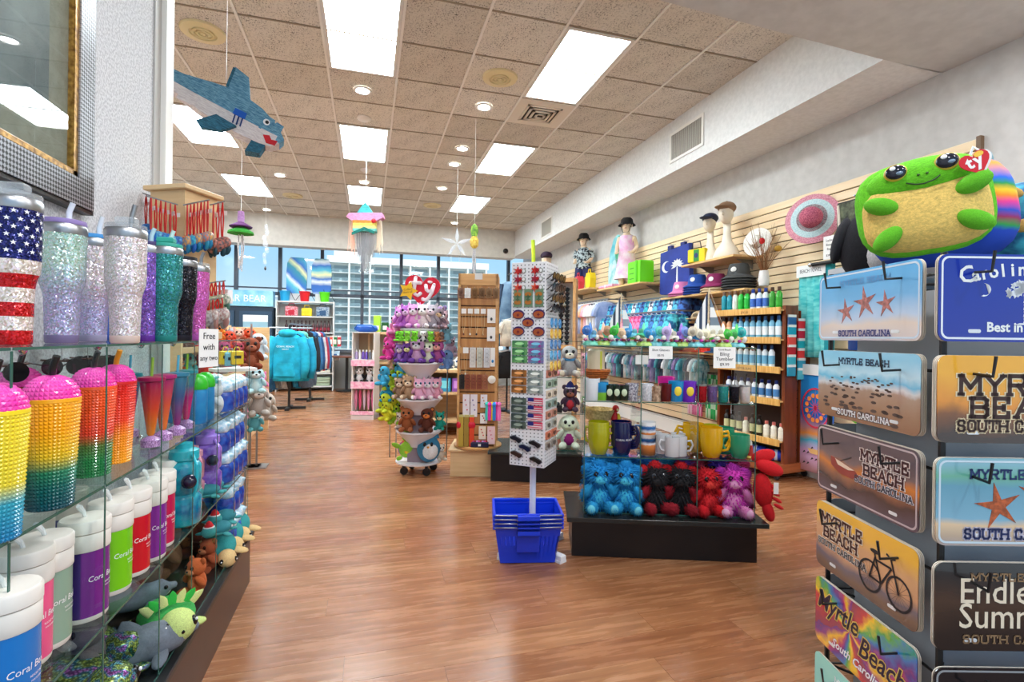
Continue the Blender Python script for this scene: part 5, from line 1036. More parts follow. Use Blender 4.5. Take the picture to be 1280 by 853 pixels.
for i in range(5): jcard('%s in the fourth row' % ['black beaded bundle','brown beaded card, first','brown beaded card, second','brown beaded card, third','tan beaded card'][i],-.13 + .05 * i,.64,.045,.125,[(20,20,24),(90,40,26),(110,50,30),(100,46,30),(120,66,40)][i],'brace','bead cards in the fourth row',[(40,36,36),(150,80,56),(160,90,64),(156,84,60),(176,112,80)][i])
jcard('round white shell bracelet hung at right',.125,.64,.05,.1,(238,232,220),'ring',None)
for i in range(3): jcard('lilac white jewellery card in the fifth row, %s' % ORD[i],[-.09,-.025,.06][i],.47,.058,[.19,.19,.11][i],[(200,60,90),(90,60,150),(200,120,60)][i],'strip','fifth row cards',(232,226,232))
jcard('small white card under the fifth row',.06,.31,.06,.085,(180,60,80),'strip',None); jcard('cream card with red charms near the bottom',.05,.2,.06,.11,(210,60,60),'strip',None,(238,226,206)); jcard('pink striped card near the bottom right',.125,.2,.065,.15,(240,130,150),'strip',None,(240,206,210))
for i in range(6):
    c = [(60,200,190),(226,50,170),(240,200,40),(40,140,220),(230,60,160),(250,120,190)][i]; t = thing('tassel_keyring','%s fluffy tassel keyring hung at spinner right, %s' % (['teal','magenta','yellow','blue','fuchsia','pink'][i],ORD[i]),'keyring',J(.09 + .02 * i,.42,-.17 - .008 * (i % 2)),JA,'fluffy tassel keyrings'); mk('pompom',G().ell((0,0,-.03),(.02,.02,.02),10,8,.12,r3),plushm(c),t); mk('tassel',G().lathe([(.012,-.04),(.018,-.1),(.015,-.165)],10),P(c,.8),t); mk('hook',G().tube([(0,.01,0),(0,-.005,0),(0,0,-.02)],.0015,4),STEEL,t)
for i in range(3):
    t = thing('red_trinket','small red trinket hung low at spinner left, %s' % ORD[i],'keyring',J([-.15,-.05,-.03][i],.24),JA,'red trinkets'); mk('charm',G().ell((0,-.01,-.03),(.022,.012,.03),10,8),P((206,20,50),.4),t); mk('loop',G().tube([(0,.01,0),(0,-.008,-.002),(0,-.01,-.01)],.002,4),STEEL,t)
for i,c in enumerate([(190,160,60),(160,130,50),(224,70,30)]):
    t = thing('incense_holder','%s upright stick pack on the turntable, %s' % (['gold','olive gold','orange red'][i],ORD[i]),'pack',J(-.13 + .045 * i,.027,-.165),JA,'upright stick packs'); mk('pack',G().box(-.02,.02,-.01,.01,0,.25),P(c,.5),t,smooth=0); mk('top_flap',G().box(-.02,.02,-.004,.004,.25,.27),P((200,190,120),.5),t,smooth=0)
t = thing('trinket_box','open dark blue box of pink trinkets on the turntable','box',J(.03,.028,-.17),JA); mk('box',G().box(-.075,.075,-.03,.03,0,.04,.003),P((20,20,60),.4),t,smooth=0); mk('white_print',G().box(-.012,.012,-.0315,-.03,.01,.03),WHITE,t,smooth=0)
for k in range(8): mk('trinket',G().ell((-.055 + .016 * k,0,.045),(.01,.015,.008),8,6),P([(226,90,160),(180,40,60),(200,160,220)][k % 3],.4),t)
# ================================================================ white pegboard spinner of magnets and accessories
px_,py_ = dep(668,450,2.86)[:2]; PA = -math.radians(39); w = .102; z0,z1 = .49,1.612
ps = thing('pegboard_spinner','tall white pegboard column spinner on a single pole','display spinner',(px_,py_,0),PA)
PB = P((236,236,238),.4); HOLE = P((96,98,104),.7)
mk('column',G().box(-w,w,-w,w,z0,z1,.002),PB,ps,smooth=0); mk('pole',G().lathe([(.018,0),(.018,z0)],12),PB,ps)
for a in (1.13,2.7,4.27,5.84): mk('foot',G().at((0,0,0),rz=a).box(.02,.24,-.02,.02,.01,.04,.004).box(.2,.24,-.024,.024,0,.012),PB,ps,smooth=0)
hg = G()   # perforations
for i in range(9):
    for k in range(58):
        x = -w + .012 + i * .0222; z = z0 + .012 + k * .0192
        hg.add([(x - .0032,-w - .0004,z - .0032),(x + .0032,-w - .0004,z - .0032),(x + .0032,-w - .0004,z + .0032),(x - .0032,-w - .0004,z + .0032)],[(0,1,2,3)]); hg.add([(w + .0004,x - .0032,z - .0032),(w + .0004,x + .0032,z - .0032),(w + .0004,x + .0032,z + .0032),(w + .0004,x - .0032,z + .0032)],[(0,1,2,3)])
o = mk('peg_holes',hg,HOLE,ps,smooth=0); o['kind'] = 'stuff'
def pz(v): return 1.2 - (v - 422) * 2.76 / 630
def on_front(x,v): return loc2(px_,py_,PA,x,-w - .004,pz(v))
def on_right(y,v): return loc2(px_,py_,PA,w + .004,y,pz(v))
def magnet(lab,loc,parts,grp,rz=PA):
    t = thing('magnet',lab,'magnet',loc,rz,grp)
    for nm,out,y,c in parts: mk(nm,G().pxz(out,y,.004),c if isinstance(c,bpy.types.Material) else P(c,.3),t,smooth=0)
    return t
def oval(a,b,n=20,cx=0,cz=0): return [(cx + a * math.cos(2 * PI * i / n),cz + b * math.sin(2 * PI * i / n)) for i in range(n)]
for r in range(3):
    for c in range(2):
        magnet('red lobster magnet with loop, row %s, %s' % (['one','two','three'][r],['left','right'][c]),on_front(-.055 + .1 * c,339 + 10.5 * r),[('body',star(-.008,0,.026,.011,6),-.006,[(196,40,36),(150,30,60),(214,80,50)][r]),('head',oval(.011,.008,12,.006,.002),-.009,(170,20,30)),('loop',oval(.011,.013,14,.026,0),-.003,(120,130,110)),('loop_hole',oval(.008,.01,14,.026,0),-.004,(236,236,238))],'lobster magnets')
for c in range(3):
    for r in range(2): magnet('%s crab picture magnet, column %s' % (['upper','lower'][r],['one','two','three'][c]),on_front(-.062 + .062 * c,367.5 + 11 * r),[('card',rrect(-.024,.024,-.025,.025,.003),-.003,(110,140,110)),('picture',oval(.02,.012,14,0,(.0 if r else -.004)),-.006,(176,110,40)),('claw',star(0,.015 * (1 if r else -1),.014,.006,4),-.0065,(70,100,70))],'crab picture magnets')
for k,(x,v) in enumerate([(-.058,393.5),(.062,393),(0,403.5),(-.056,414.5),(.062,415)]): magnet('oval sunset magnet with rust and violet scene, %s' % ['upper left','upper right','centre','lower left','lower right'][k],on_front(x,v),[('plate',oval(.034,.026),-.005,(60,30,90)),('sunset',oval(.03,.019,18,0,-.003),-.0065,(170,84,40)),('boat',star(.0,-.004,.011,.005,4),-.008,(110,20,40))],'oval sunset magnets')
def panelm(lab,x,v0,n,dv,c1,c2,grp,wd=.088):
    for k in range(n):
        t = magnet('%s, %s down' % (lab,ORD[k]),on_front(x,v0 + dv * k),[('board',rrect(-wd / 2,wd / 2,-.018,.02,.004),-.003,noisy(c1,c2,22,.4,kind='Object')),('plaque',oval(wd * .3,.008,14,0,.003),-.005,tuple(min(255,q + 60) for q in c2)),('fringe',star(wd * .25,-.008,.01,.004,5),-.006,c1)],grp)
panelm('green island picture magnet on the pegboard',-.048,431,3,9.6,(30,110,70),(120,180,110),'green picture magnets'); panelm('magenta island picture magnet on the pegboard',.048,431,3,9.6,(160,40,140),(70,150,180),'magenta picture magnets')
panelm('amber wooden picture magnet on the pegboard',-.05,468,3,10,(90,60,30),(190,120,50),'amber picture magnets'); panelm('grey palm picture magnet on the pegboard',.046,468,3,10,(90,110,110),(190,196,186),'grey picture magnets')
panelm('slate lettered plaque magnet on the pegboard',-.05,503,4,10,(44,60,60),(96,110,96),'slate plaque magnets')
for k in range(4):
    t = magnet('stars and stripes flag magnet, %s down' % ORD[k],on_front(.048,502 + 10 * k),[('stripes',rrect(-.042,.042,-.018,.02,.003),-.003,(206,60,90)),('canton',rrect(-.042,-.008,.0,.02,.003),-.005,(40,40,120)),('white_stripe',[(-.04,-.006),(.04,-.006),(.04,-.001),(-.04,-.001)],-.0045,(236,226,230)),('white_stripe',[(-.04,-.015),(.04,-.015),(.04,-.011),(-.04,-.011)],-.0045,(236,226,230)),('white_stripe',[(-.006,.006),(.04,.006),(.04,.01),(-.006,.01)],-.0045,(236,226,230))],'flag magnets')
for k,(x,v) in enumerate([(-.062,551),(.05,555),(-.008,561),(-.058,570),(.056,575)]): magnet('dark folding knife hung low on the pegboard, %s' % ['upper left','upper right','middle','lower left','lower right'][k],on_front(x,v),[('handle',[(-.036,.012),(-.01,.02),(.034,.002),(.03,-.012),(.018,-.018),(0,-.006),(-.03,.002)],-.012,[(20,26,40),(30,26,30),(16,24,60),(60,40,36),(30,24,26)][k]),('blade_edge',[(-.034,.013),(-.01,.021),(-.01,.024),(-.036,.016)],-.006,(150,156,160))],'dark folding knives')
# right-hand side of the pegboard: hanging pairs and cards
for r in range(4):
    for c in range(3):
        t = thing('sunglasses','dark sunglasses on the pegboard side, row %s, place %s' % (['one','two','three','four'][r],['one','two','three'][c]),'sunglasses',on_right(-.07 + .07 * c,346 + 13 * r),PA + PI / 2,'sunglasses on the pegboard side'); t.scale = (1.3,1.15,1.5)
        for q in (-1,1): mk('lens',G().at((q * .018,-.03,0),rx=PI / 2 + .3).lathe([(.016,0),(.016,.003)],10),P((20,20,26),.08),t,smooth=0); mk('temple',G().tube([(q * .034,-.03,.004),(q * .034,.0,-.014)],.002,4),BLACK,t)
        mk('peg',G().tube([(0,.006,.006),(0,-.034,.01)],.002,4),STEEL,t)
for r in range(5):
    for c in range(3):
        cc = [(40,120,180),(226,160,40),(50,110,170),(70,150,200),(230,170,60)][r]; t = thing('keyring','%s beach keyring on the pegboard side, row %s, place %s' % (['blue','amber','deep blue','light blue','golden'][r],['one','two','three','four','five'][r],['one','two','three'][c]),'keyring',on_right(-.07 + .07 * c,397 + 13.5 * r),PA + PI / 2,'keyrings on the pegboard side'); mk('charm',G().pxz(oval(.018,.026,12,0,-.03),-.024,-.016),noisy(cc,tuple(min(255,q + 60) for q in cc),60,.3),t,smooth=0); mk('ring',G().tube([(0,-.02,-.004),(0,.006,.002)],.002,4),STEEL,t)
for r in range(8):
    cc = [(160,90,70),(120,140,120),(190,170,150),(110,130,120),(170,110,90),(150,150,140),(180,90,60),(130,120,110)][r]
    for c in range(2): t = magnet('%s card on the pegboard side, row %s, %s column' % (['rust','sage','cream','moss','clay','stone','copper','taupe'][r],ORD[r],['near','far'][c]),on_right(-.05 + .1 * c,468 + 12.8 * r),[('card',rrect(-.04,.04,-.02,.022,.003),-.003,noisy(cc,tuple(min(255,q + 70) for q in cc),40,.5)),('picture',oval(.024,.012,12),-.006,tuple(int(q * .6) for q in cc))],'cards on the pegboard side',PA + PI / 2)
# ================================================================ stack of blue shopping baskets
BX,BY,BA = .85,2.64,-.22
BLUE = P((14,60,214),.3); BLUE2 = P((10,50,190),.3)
def basket_mesh():
    g = G(); n = 10
    for (xa,ya,xb,yb,m) in ((-1,-1,1,-1,14),(1,-1,1,1,10),(1,1,-1,1,14),(-1,1,-1,-1,10)):   # four slotted sides
        for k in range(m):
            for f0,f1,za,zb in ((k / m,(k + .55) / m,.03,.15),):
                def pt_(f,z): s_ = .145 + .03 * z / .2; sy = .1 + .025 * z / .2; return ((xa + (xb - xa) * f) * s_,(ya + (yb - ya) * f) * sy,z)
                g.add([pt_(f0,za),pt_(f1,za),pt_(f1,zb),pt_(f0,zb)],[(0,1,2,3)])
        for za,zb in ((0,.03),(.15,.205)): g.add([pt_(0,za),pt_(1,za),pt_(1,zb),pt_(0,zb)],[(0,1,2,3)])
    g.box(-.145,.145,-.1,.1,0,.004); return g
def rim_mesh():
    g = G()
    for a in ((-.186,.186,-.136,-.122),(-.186,.186,.122,.136),(-.186,-.172,-.122,.122),(.172,.186,-.122,.122)): g.box(*a,.192,.21,.003)
    return g
bsm,brm = me(basket_mesh(),BLUE,0),me(rim_mesh(),BLUE,0); bpl = me(G().box(-.06,.06,-.131,-.1235,.07,.165),BLUE2,0); bhd = me(G().tube([(-.176,-.13,.2),(-.172,-.144,.207),(-.06,-.146,.207),(-.055,-.148,.19),(.055,-.148,.19),(.06,-.146,.207),(.172,-.144,.207),(.176,-.13,.2)],.004,6),STEEL,2); bgp = me(G().box(-.058,.058,-.158,-.142,.165,.208,.004),BLUE,0)
for k in range(4):
    t = thing('shopping_basket','%s blue plastic shopping basket of the stack on the floor' % ['lowest','second lowest','third','topmost'][k],'basket',(BX,BY,.004 + .021 * k),BA,'stacked blue shopping baskets'); t.scale = (1,1,.98)
    if k == 0: mk('shell',bsm,None,t); mk('front_plate',bpl,None,t)
    else: mk('shell',bsm,None,t)
    mk('rim',brm,None,t); h = mk('handle',bhd,None,t)
    mk('grip',bgp,None,h); h2 = mk('handle',bhd,None,t,(0,0,0),(0,0,PI))
# ================================================================ second glass display behind the pegboard spinner
MA = -.34; mx_,my_ = 1.50,4.15
mb = thing('display_plinth','black plinth under the glass cubes behind the pegboard spinner','plinth',(mx_,my_,0),MA); mk('body',G().box(-.45,.36,-.24,.3,0,.225),P((16,16,18),.4),mb,smooth=0); mk('top',G().box(-.475,.385,-.265,.325,.225,.247,.002),P((40,46,44),.25),mb,smooth=0)
def cubes(name,lab,cx,cy,rz,nx,nz,zb,depth,x0,s=.306,ny=1,back=True):
    t = thing(name,lab,'glass shelving',(cx,cy,zb),rz)
    for k in range(nz + 1):
        for i in range(nx):
            o = mk('shelf',G().box(x0 + i * s + .003,x0 + (i + 1) * s - .003,-depth / 2,depth / 2,k * s,k * s + .005),GLASS,t,smooth=0); mk('edge',G().box(x0 + i * s + .003,x0 + (i + 1) * s - .003,-depth / 2 - .0015,-depth / 2,k * s,k * s + .005),GEDGE,o,smooth=0)
    for k in range(nz):
        for i in range(nx + 1):
            o = mk('upright',G().box(x0 + i * s - .0025,x0 + i * s + .0025,-depth / 2,depth / 2,k * s + .006,k * s + s - .001),GLASS,t,smooth=0)
            mk('edge',G().box(x0 + i * s - .0025,x0 + i * s + .0025,-depth / 2 - .0015,-depth / 2,k * s + .006,k * s + s - .001),GEDGE,o,smooth=0); mk('clip',G().ell((x0 + i * s,-depth / 2 + .05,k * s + s),(.01,.01,.014),8,6),CHROME,t)
    return t
cubes('glass_cube_shelf','glass cube shelving half hidden behind the pegboard spinner',mx_,my_,MA,2,3,.248,.3,-.3)
def M_(x,y,z): return loc2(mx_,my_,MA,x,y,z)
plush('grey sloth plush with blue scarf on the upper glass shelf',M_(.2,-.04,.868),MA,.26,(160,160,160),muzz=(236,226,206),ear='none',limb=(150,150,150),foot=(200,190,170)); tag(mk('scarf',G().lathe([(.05,0),(.06,.015),(.05,.03)],14),plushm((60,150,210)),None,M_(.2,-.04,1.0)),'pale blue scarf round the sloth plush','scarf')
plush('white puppy plush with purple shirt on the lowest glass shelf',M_(.2,-.06,.256),MA,.28,(214,226,206),(140,20,110),muzz=(206,222,190),ear='long',limb=(210,222,204),eyec=(20,20,24))
plush('navy and red capped plush on the middle glass shelf',M_(.21,-.02,.562),MA,.22,(70,50,70),(180,40,50),muzz=(150,90,70),hat=(30,40,110))
t = thing('black_shelf_box','small black boxed souvenir on the middle glass shelf','box',M_(.08,-.08,.562),MA); mk('box',G().box(-.06,.06,-.04,.04,0,.06),BLACK,t,smooth=0); mk('model_car',G().box(-.04,.04,-.02,.02,.06,.085,.008),P((60,66,72),.2),t,smooth=0)
for i,c in enumerate([(40,160,80),(50,70,170),(40,90,200),(60,180,90),(220,130,110)]):
    t = thing('souvenir_cup','%s souvenir cup on glass shelves behind the spinner, %s' % (['green','indigo','blue','mint','salmon'][i],ORD[i]),'cup',M_(-.22 + .09 * i,.05,.562 if i < 4 else .256),MA,'souvenir cups behind the spinner'); mk('cup',G().lathe([(.03,0),(.04,.12),(.037,.12),(.03,.01)],16,cap=False),P(c,.3),t); mk('bottom',G().lathe([(0,.001),(.03,.002)],16,cap=False),P(c,.3),t)
for i in range(3): plush('%s plush on the hidden side of rear glass cubes' % ['tan','teal','rose'][i],M_(-.2 + .13 * i,.02,.868),MA,.2,[(190,160,120),(60,160,160),(226,150,170)][i],low=True)
# ================================================================ glass cube display on a black plinth, mid floor
DX,DY,DA = 1.141,2.529,-.34; S3 = .302
def D_(x,y,z): return loc2(DX,DY,DA,x,y,z)
fp = thing('display_plinth','black plinth with glossy top under the front glass cubes','plinth',(DX,DY,0),DA)
mk('body',G().box(-.06,.93,.025,.36,0,.222,.002),noisy((16,12,12),(26,20,18),5,.35),fp,smooth=0); mk('top',G().box(-.093,.948,-.08,.385,.222,.247,.002),P((34,38,37),.2),fp,smooth=0)
cubes('glass_cube_shelf','three-tier clear glass cubes on the front black plinth',*D_(0,.155,0)[:2],DA,3,3,.248,.306,0,S3)
ZR = [.254 + S3 * k for k in range(4)]
# furry plush on the lowest tier
TQ,CR,MG = (20,140,210),(196,16,30),(210,60,180)
for i,(x,s,tw) in enumerate([(.085,.25,.12),(.235,.245,-.1)]): plush('shaggy bright blue plush monster, %s of the pair' % ['left','right'][i],D_(x,.07,ZR[0]),DA + tw,s,TQ,(60,190,230),fur=True,muzz=(70,196,236),ear='tuft',hair=(30,150,220),limb=(40,170,226),foot=(110,210,236),nose=None,group='shaggy blue plush pair')
for i,(x,s,tw) in enumerate([(.395,.245,.15),(.535,.245,-.1)]): plush('black sparkly plush with red mane, %s of the pair' % ['left','right'][i],D_(x,.08,ZR[0]),DA + tw,s,(24,22,26),fur=True,ear='tuft',hair=CR,limb=(150,16,34),muzz=(20,18,22),nose=None,eyec=(70,74,80),group='black and red plush pair')
plush('red plush lobster sitting in the right cube',D_(.675,.07,ZR[0]),DA + .1,.235,CR,(220,40,46),limb=(216,20,34),ear='none',muzz=(226,60,50),nose=None,fur=True)
plush('pink and magenta plush with shaggy purple hair',D_(.815,.07,ZR[0]),DA - .1,.245,MG,(236,150,200),fur=True,muzz=(240,160,206),ear='tuft',hair=(190,50,180),limb=(236,140,200),foot=(246,180,214),nose=None)
for i,(x,c,nm) in enumerate([(.11,TQ,'blue'),(.22,TQ,'sky blue'),(.36,(30,110,190),'deep blue'),(.47,(40,150,200),'turquoise'),(.57,(70,40,130),'violet'),(.66,(130,20,50),'wine red'),(.77,(80,50,170),'indigo'),(.86,(150,20,80),'plum')]): plush('%s shaggy plush in the back row of lowest cubes' % nm,D_(x,.215,ZR[0]),DA + .1 * (i % 3 - 1),.265,c,fur=True,ear='tuft',hair=c,nose=None,group='back row shaggy plush')
lb_ = thing('plush_lobster','red plush lobster hanging off the right end of cubes','plush toy',D_(.96,.03,.36),DA)
R_ = plushm((206,16,28)); ob('body','s',R_,lb_,(0,0,.03),(.05,.045,.1),(.2,-.2,0)); ob('claw','s',R_,lb_,(.02,-.03,.16),(.075,.035,.038),(0,.35,0)); ob('claw','s',R_,lb_,(.0,.0,.215),(.065,.03,.035),(0,-.3,0)); ob('tail','l',R_,lb_,(.03,0,-.08),(.03,.03,.06),(0,-.3,0)); mk('tag',G().box(.03,.055,-.06,-.057,.03,.09),PAPER,lb_,smooth=0)
for k in range(4): ob('leg','l',R_,lb_,(.04 + .01 * k,-.03,.06 - .035 * k),(.03,.01,.01),(0,.5,0))
# mugs on the middle tier
mug_b = G().lathe([(.026,0),(.03,.003),(.039,.03),(.042,.06),(.041,.1),(.0385,.1),(.038,.05),(.028,.008),(0,.007)],26,cap=False).lathe([(0,0),(.026,0)],26,cap=False); mug_h = G().tube([(.038,0,.08),(.06,0,.085),(.07,0,.06),(.058,0,.03),(.037,0,.025)],.0058,8)
MM = {}
def mug(lab,x,y,z,c,rz,grp,s=1.0,straight=False,mat=None):
    t = thing('mug',lab,'mug',D_(x,y,z),rz,grp); t.scale = (s,s,s); m_ = mat or P(c,.15,0,.4)
    if m_ not in MM: MM[m_] = (me(mug_b,m_,1) if not straight else me(G().lathe([(.038,0),(.04,.004),(.04,.105),(.037,.105),(.036,.008),(0,.007)],26,cap=False),m_,.8),me(mug_h,m_,2))
    mk('cup',MM[m_][0],None,t); mk('handle',MM[m_][1],None,t); return t
YO,NV = (170,168,20),(14,18,70)
for k in range(3): mug('olive yellow mug, %s of the nested stack' % ['bottom','middle','top'][k],.085,.07 + .005 * k,ZR[1] + .018 * k,YO,-.5 + 2.6 * (k % 2),'nested olive yellow mugs',1.42)
for k in range(4):
    t = mug('navy blue mug, %s of the nested stack' % ['bottom','second','third','top'][k],.21,.07 + .004 * k,ZR[1] + .014 * k,NV,-.5 - .1 * k,'nested navy mugs',1.4)
    if k == 0: mk('lettering',me(ctext('CORAL BEACH',.011,.0428,-PI / 2 + .35),P((225,228,235),.5),0),None,t,(0,0,.06))
PIC = grad([(0,(236,226,206)),(.1,(96,60,40)),(.35,(190,110,50)),(.55,(226,140,70)),(.62,(230,236,240)),(.75,(30,90,160)),(.85,(60,120,180)),(.92,(240,240,240))],2,0,.105,.2,.3,nz=.012,nscale=90)
for k in range(2): mug('picture mug with beach scene, %s of the stack' % ['lower','upper'][k],.355,.08,ZR[1] + .09 * k * .75,None,2.6,'stacked picture mugs',1.1,True,PIC)
for k,(x,y,rz) in enumerate([(.45,.13,2.8),(.485,.06,2.6),(.53,.08,-.5),(.545,.17,-.3),(.42,.2,2.4)]): mug('pale glass-white mug, %s of the white group' % ORD[k],x,y,ZR[1],(214,214,216),rz,'pale mugs',1.0,True)
for k,(x,y,z,rz) in enumerate([(.70,.07,0,-.5),(.70,.075,.02,-.4),(.645,.2,0,2.7),(.64,.2,.02,2.6)]): mug('golden yellow mug, %s' % ['front one','nested in front one','back one','nested in back one'][k],x,y,ZR[1] + z,(226,172,10),rz,'golden yellow mugs',1.42)
for k,(x,y,z) in enumerate([(.845,.06,0),(.80,.16,0),(.80,.16,.02)]): mug('jade green mug, %s' % ['front one','back one','nested in back one'][k],x,y,ZR[1] + z,(40,150,110),2.75,'jade green mugs',1.28)
for k in range(2): mug('yellow green mug at the back, %s' % ['lower','upper'][k],.745,.23,ZR[1] + .034 * k,(190,190,30),-.3,'yellow green mugs',1.15)
t = thing('small_figurine','little red and white lighthouse figurine beside jade mugs','figurine',D_(.905,.06,ZR[1])); mk('tower',G().lathe([(.016,0),(.01,.07)],10),P((200,60,50),.4),t); mk('lantern',G().lathe([(.008,.07),(.008,.085),(.002,.1)],8),WHITE,t); mk('rock',G().ell((0,0,.005),(.024,.02,.012),8,6),P((220,190,90),.6),t)
t = thing('parrot_figurine','red and yellow parrot figurine behind the navy mugs','figurine',D_(.19,.2,ZR[1] + .0)); mk('perch',G().lathe([(.03,0),(.03,.01),(.006,.02),(.006,.08)],10),P((120,80,50),.5),t); mk('body',G().ell((0,0,.15),(.024,.022,.075),12,8),P((206,20,24),.4),t); mk('wing',G().ell((.018,-.012,.17),(.014,.012,.04),8,6),P((240,210,40),.4),t); mk('head',G().ell((0,-.01,.235),(.02,.02,.022),10,8),P((210,24,26),.4),t); mk('beak',G().ell((0,-.034,.232),(.006,.01,.008),6,5),P((240,220,160),.4),t)
# shot glasses and bling tumblers on the third tier
sg_m = G().lathe([(.022,0),(.024,.003),(.029,.075),(.026,.075),(.021,.008),(0,.007)],18,cap=False).lathe([(0,0),(.022,0)],18,cap=False)
def shot(lab,x,y,c,grp,s=1.0,mat=None,face=None,z=ZR[2]):
    t = thing('shot_glass',lab,'shot glass',D_(x,y,z),DA,grp); t.scale = (s,s,s); mk('glass',me(sg_m,mat or P(c,.12,0,.4),.8),None,t)
    if face: mk('printed_patch',G().at((0,-.0262,.04)).ell((0,0,0),(.013,.003,.018),10,6),P(face,.4),t)
for k,x in enumerate([.135,.175,.215]): shot('dark green shot glass with white skull-like print, %s' % ORD[k],x,.05,(24,40,30),'dark green shot glasses',1.15,face=(200,214,180))
shot('blue and green tall shot glass',.095,.05,(40,130,190),None,1.3,grad([(0,(120,190,60)),(.4,(130,200,60)),(.5,(40,130,190)),(1,(40,150,210))],2,0,.075,.2)); shot('frosted white square-looking glass at left end',.04,.05,(226,232,236),None,1.6,P((226,232,236),.3))
shot('small silver lattice glass',.262,.06,(170,170,180),None,1.25,noisy((90,84,110),(220,220,226),140,.15)); shot('small clear faceted glass',.345,.06,(220,222,226),None,1.25,noisy((190,194,200),(240,240,244),120,.1)); shot('brown barrel shot glass',.39,.05,(190,150,120),None,1.1,noisy((120,84,60),(220,190,160),60,.4)); shot('small dark ruby glass',.445,.05,(90,10,20),None,1.3)
shot('bright blue small tumbler with palm print',.50,.05,(20,140,200),None,1.5,face=(230,210,60)); shot('purple small tumbler with palm print',.565,.05,(110,40,190),None,1.5,face=(230,200,60)); shot('hot pink small tumbler at the back',.475,.17,(230,30,160),None,1.7)
for k,(x,c,nm) in enumerate([(.635,(170,14,24),'ruby red'),(.692,(110,90,140),'dusky violet'),(.75,(44,150,140),'teal green'),(.808,(16,14,26),'jet black'),(.865,(226,220,214),'pearl white')]):
    t = thing('bling_glass','%s rhinestone mini tumbler on the third tier' % nm,'tumbler',D_(x,.045,ZR[2]),0,'rhinestone mini tumblers'); mk('body',G().lathe([(.021,0),(.026,.006),(.0275,.088)],22),bling(c),t,smooth=1); mk('rim',G().lathe([(.0275,.088),(.028,.095),(.025,.096)],22),STEEL,t); mk('straw',G().tube([(0,0,.09),(.01,0,.16)],.002,5),BLACK,t)
t = thing('wicker_basket','small orange wicker basket in upper left cube','basket',D_(.075,.12,ZR[2] + .11)); mk('bowl',G().lathe([(.05,0),(.075,.05),(.078,.055),(.07,.05),(.048,.008),(0,.006)],22,cap=False),noisy((150,70,20),(214,130,60),90,.6,.6),t); [mk('weave_ring',G().lathe([(.055 + .006 * k,.012 * k + .004),(.062 + .006 * k,.012 * k + .01),(.056 + .006 * k,.012 * k + .014)],20,cap=False),P((186,100,40),.6),t) for k in range(4)]
t = thing('wooden_crate_stand','pale cream candle jar box in upper left cube','box',D_(.075,.2,ZR[2])); mk('box',G().box(-.06,.06,-.05,.05,0,.105,.004),P((226,222,210),.6),t,smooth=0); mk('stand',G().box(-.065,.065,-.055,.055,.105,.11),P((200,180,150),.6),t,smooth=0)
t = thing('candle_jar','frosted jar with lime stripe in upper left cube','jar',D_(.07,.12,ZR[2] + .168)); mk('jar',G().lathe([(.045,0),(.05,.006),(.05,.1),(.04,.112)],20),noisy((206,190,160),(226,214,190),14,.3),t); mk('stripe',G().lathe([(.0505,.0),(.0505,.1)],20,cap=False),grad([(0,(206,190,160)),(.46,(206,190,160)),(.5,(190,190,60)),(.6,(190,190,60)),(.64,(206,190,160))],0,-.05,.05,.3,const=True),t)
t = thing('round_basket','shallow straw basket behind the olive mugs','basket',D_(.1,.22,ZR[1] + .17)); mk('bowl',G().lathe([(.07,0),(.095,.06),(.098,.06),(.07,.008),(0,.006)],20,cap=False),noisy((180,150,90),(226,200,140),80,.7,.4),t); mk('stand',G().box(-.01,.01,-.01,.01,-.17,0),CLEAR,t,smooth=0)
# price signs hung at the top edge
def psign(lab,x,w,h,lines): return card('price_sign',lab,'sign',D_(x,-.012,ZR[3] - .0 - h),DA,w,h,PAPER,lines)
psign('white shot glasses price sign on the top glass edge',.40,.125,.068,[('Shot Glasses',.018,.042),('$5.95',.016,.014)]); psign('white bling tumbler price sign on the top glass edge',.735,.115,.112,[('Coral Beach',.013,.094),('Bling',.026,.066),('Tumbler',.026,.04),('$9.99',.022,.012)])
tag(card('price_sign','blank white card beside the shot glasses sign','sign',D_(.315,.06,ZR[2] + .2),DA,.07,.05,PAPER),'blank white card beside the shot glasses sign','sign')
# painted resin shell crafts along the top
pal = [(60,130,200),(120,200,220),(236,196,150),(60,180,70),(50,140,210),(100,206,160),(196,170,220),(240,230,190),(226,222,200),(90,200,80),(60,190,190),(150,110,190)]
shell = me(G().ell((0,0,0),(1,.35,1),12,8),_n,2); U['h'] = shell
spec = [(.03,[(60,120,200),(120,190,226)],'blue fan shells'),(.105,[(226,170,140),(196,150,110)],'peach and tan shells'),(.18,[(60,190,60),(236,200,160)],'green parrot and peach shells'),(.255,[(50,140,200),(120,210,230)],'turquoise dolphins'),(.325,[(80,200,150),(40,150,210)],'mint and blue shells'),(.395,[(70,170,220),(90,210,190)],'aqua cups'),(.465,[(190,170,220),(240,236,220)],'lilac spire shells'),(.535,[(130,90,190),(120,150,220)],'purple and periwinkle shells'),(.605,[(206,196,170),(226,220,200)],'stone grey shells'),(.68,[(240,232,196),(244,238,210)],'cream scallops'),(.755,[(240,234,200),(60,190,60)],'cream and green scallops'),(.835,[(70,190,90),(40,180,180)],'green and teal scallops')]
rs = random.Random(12)
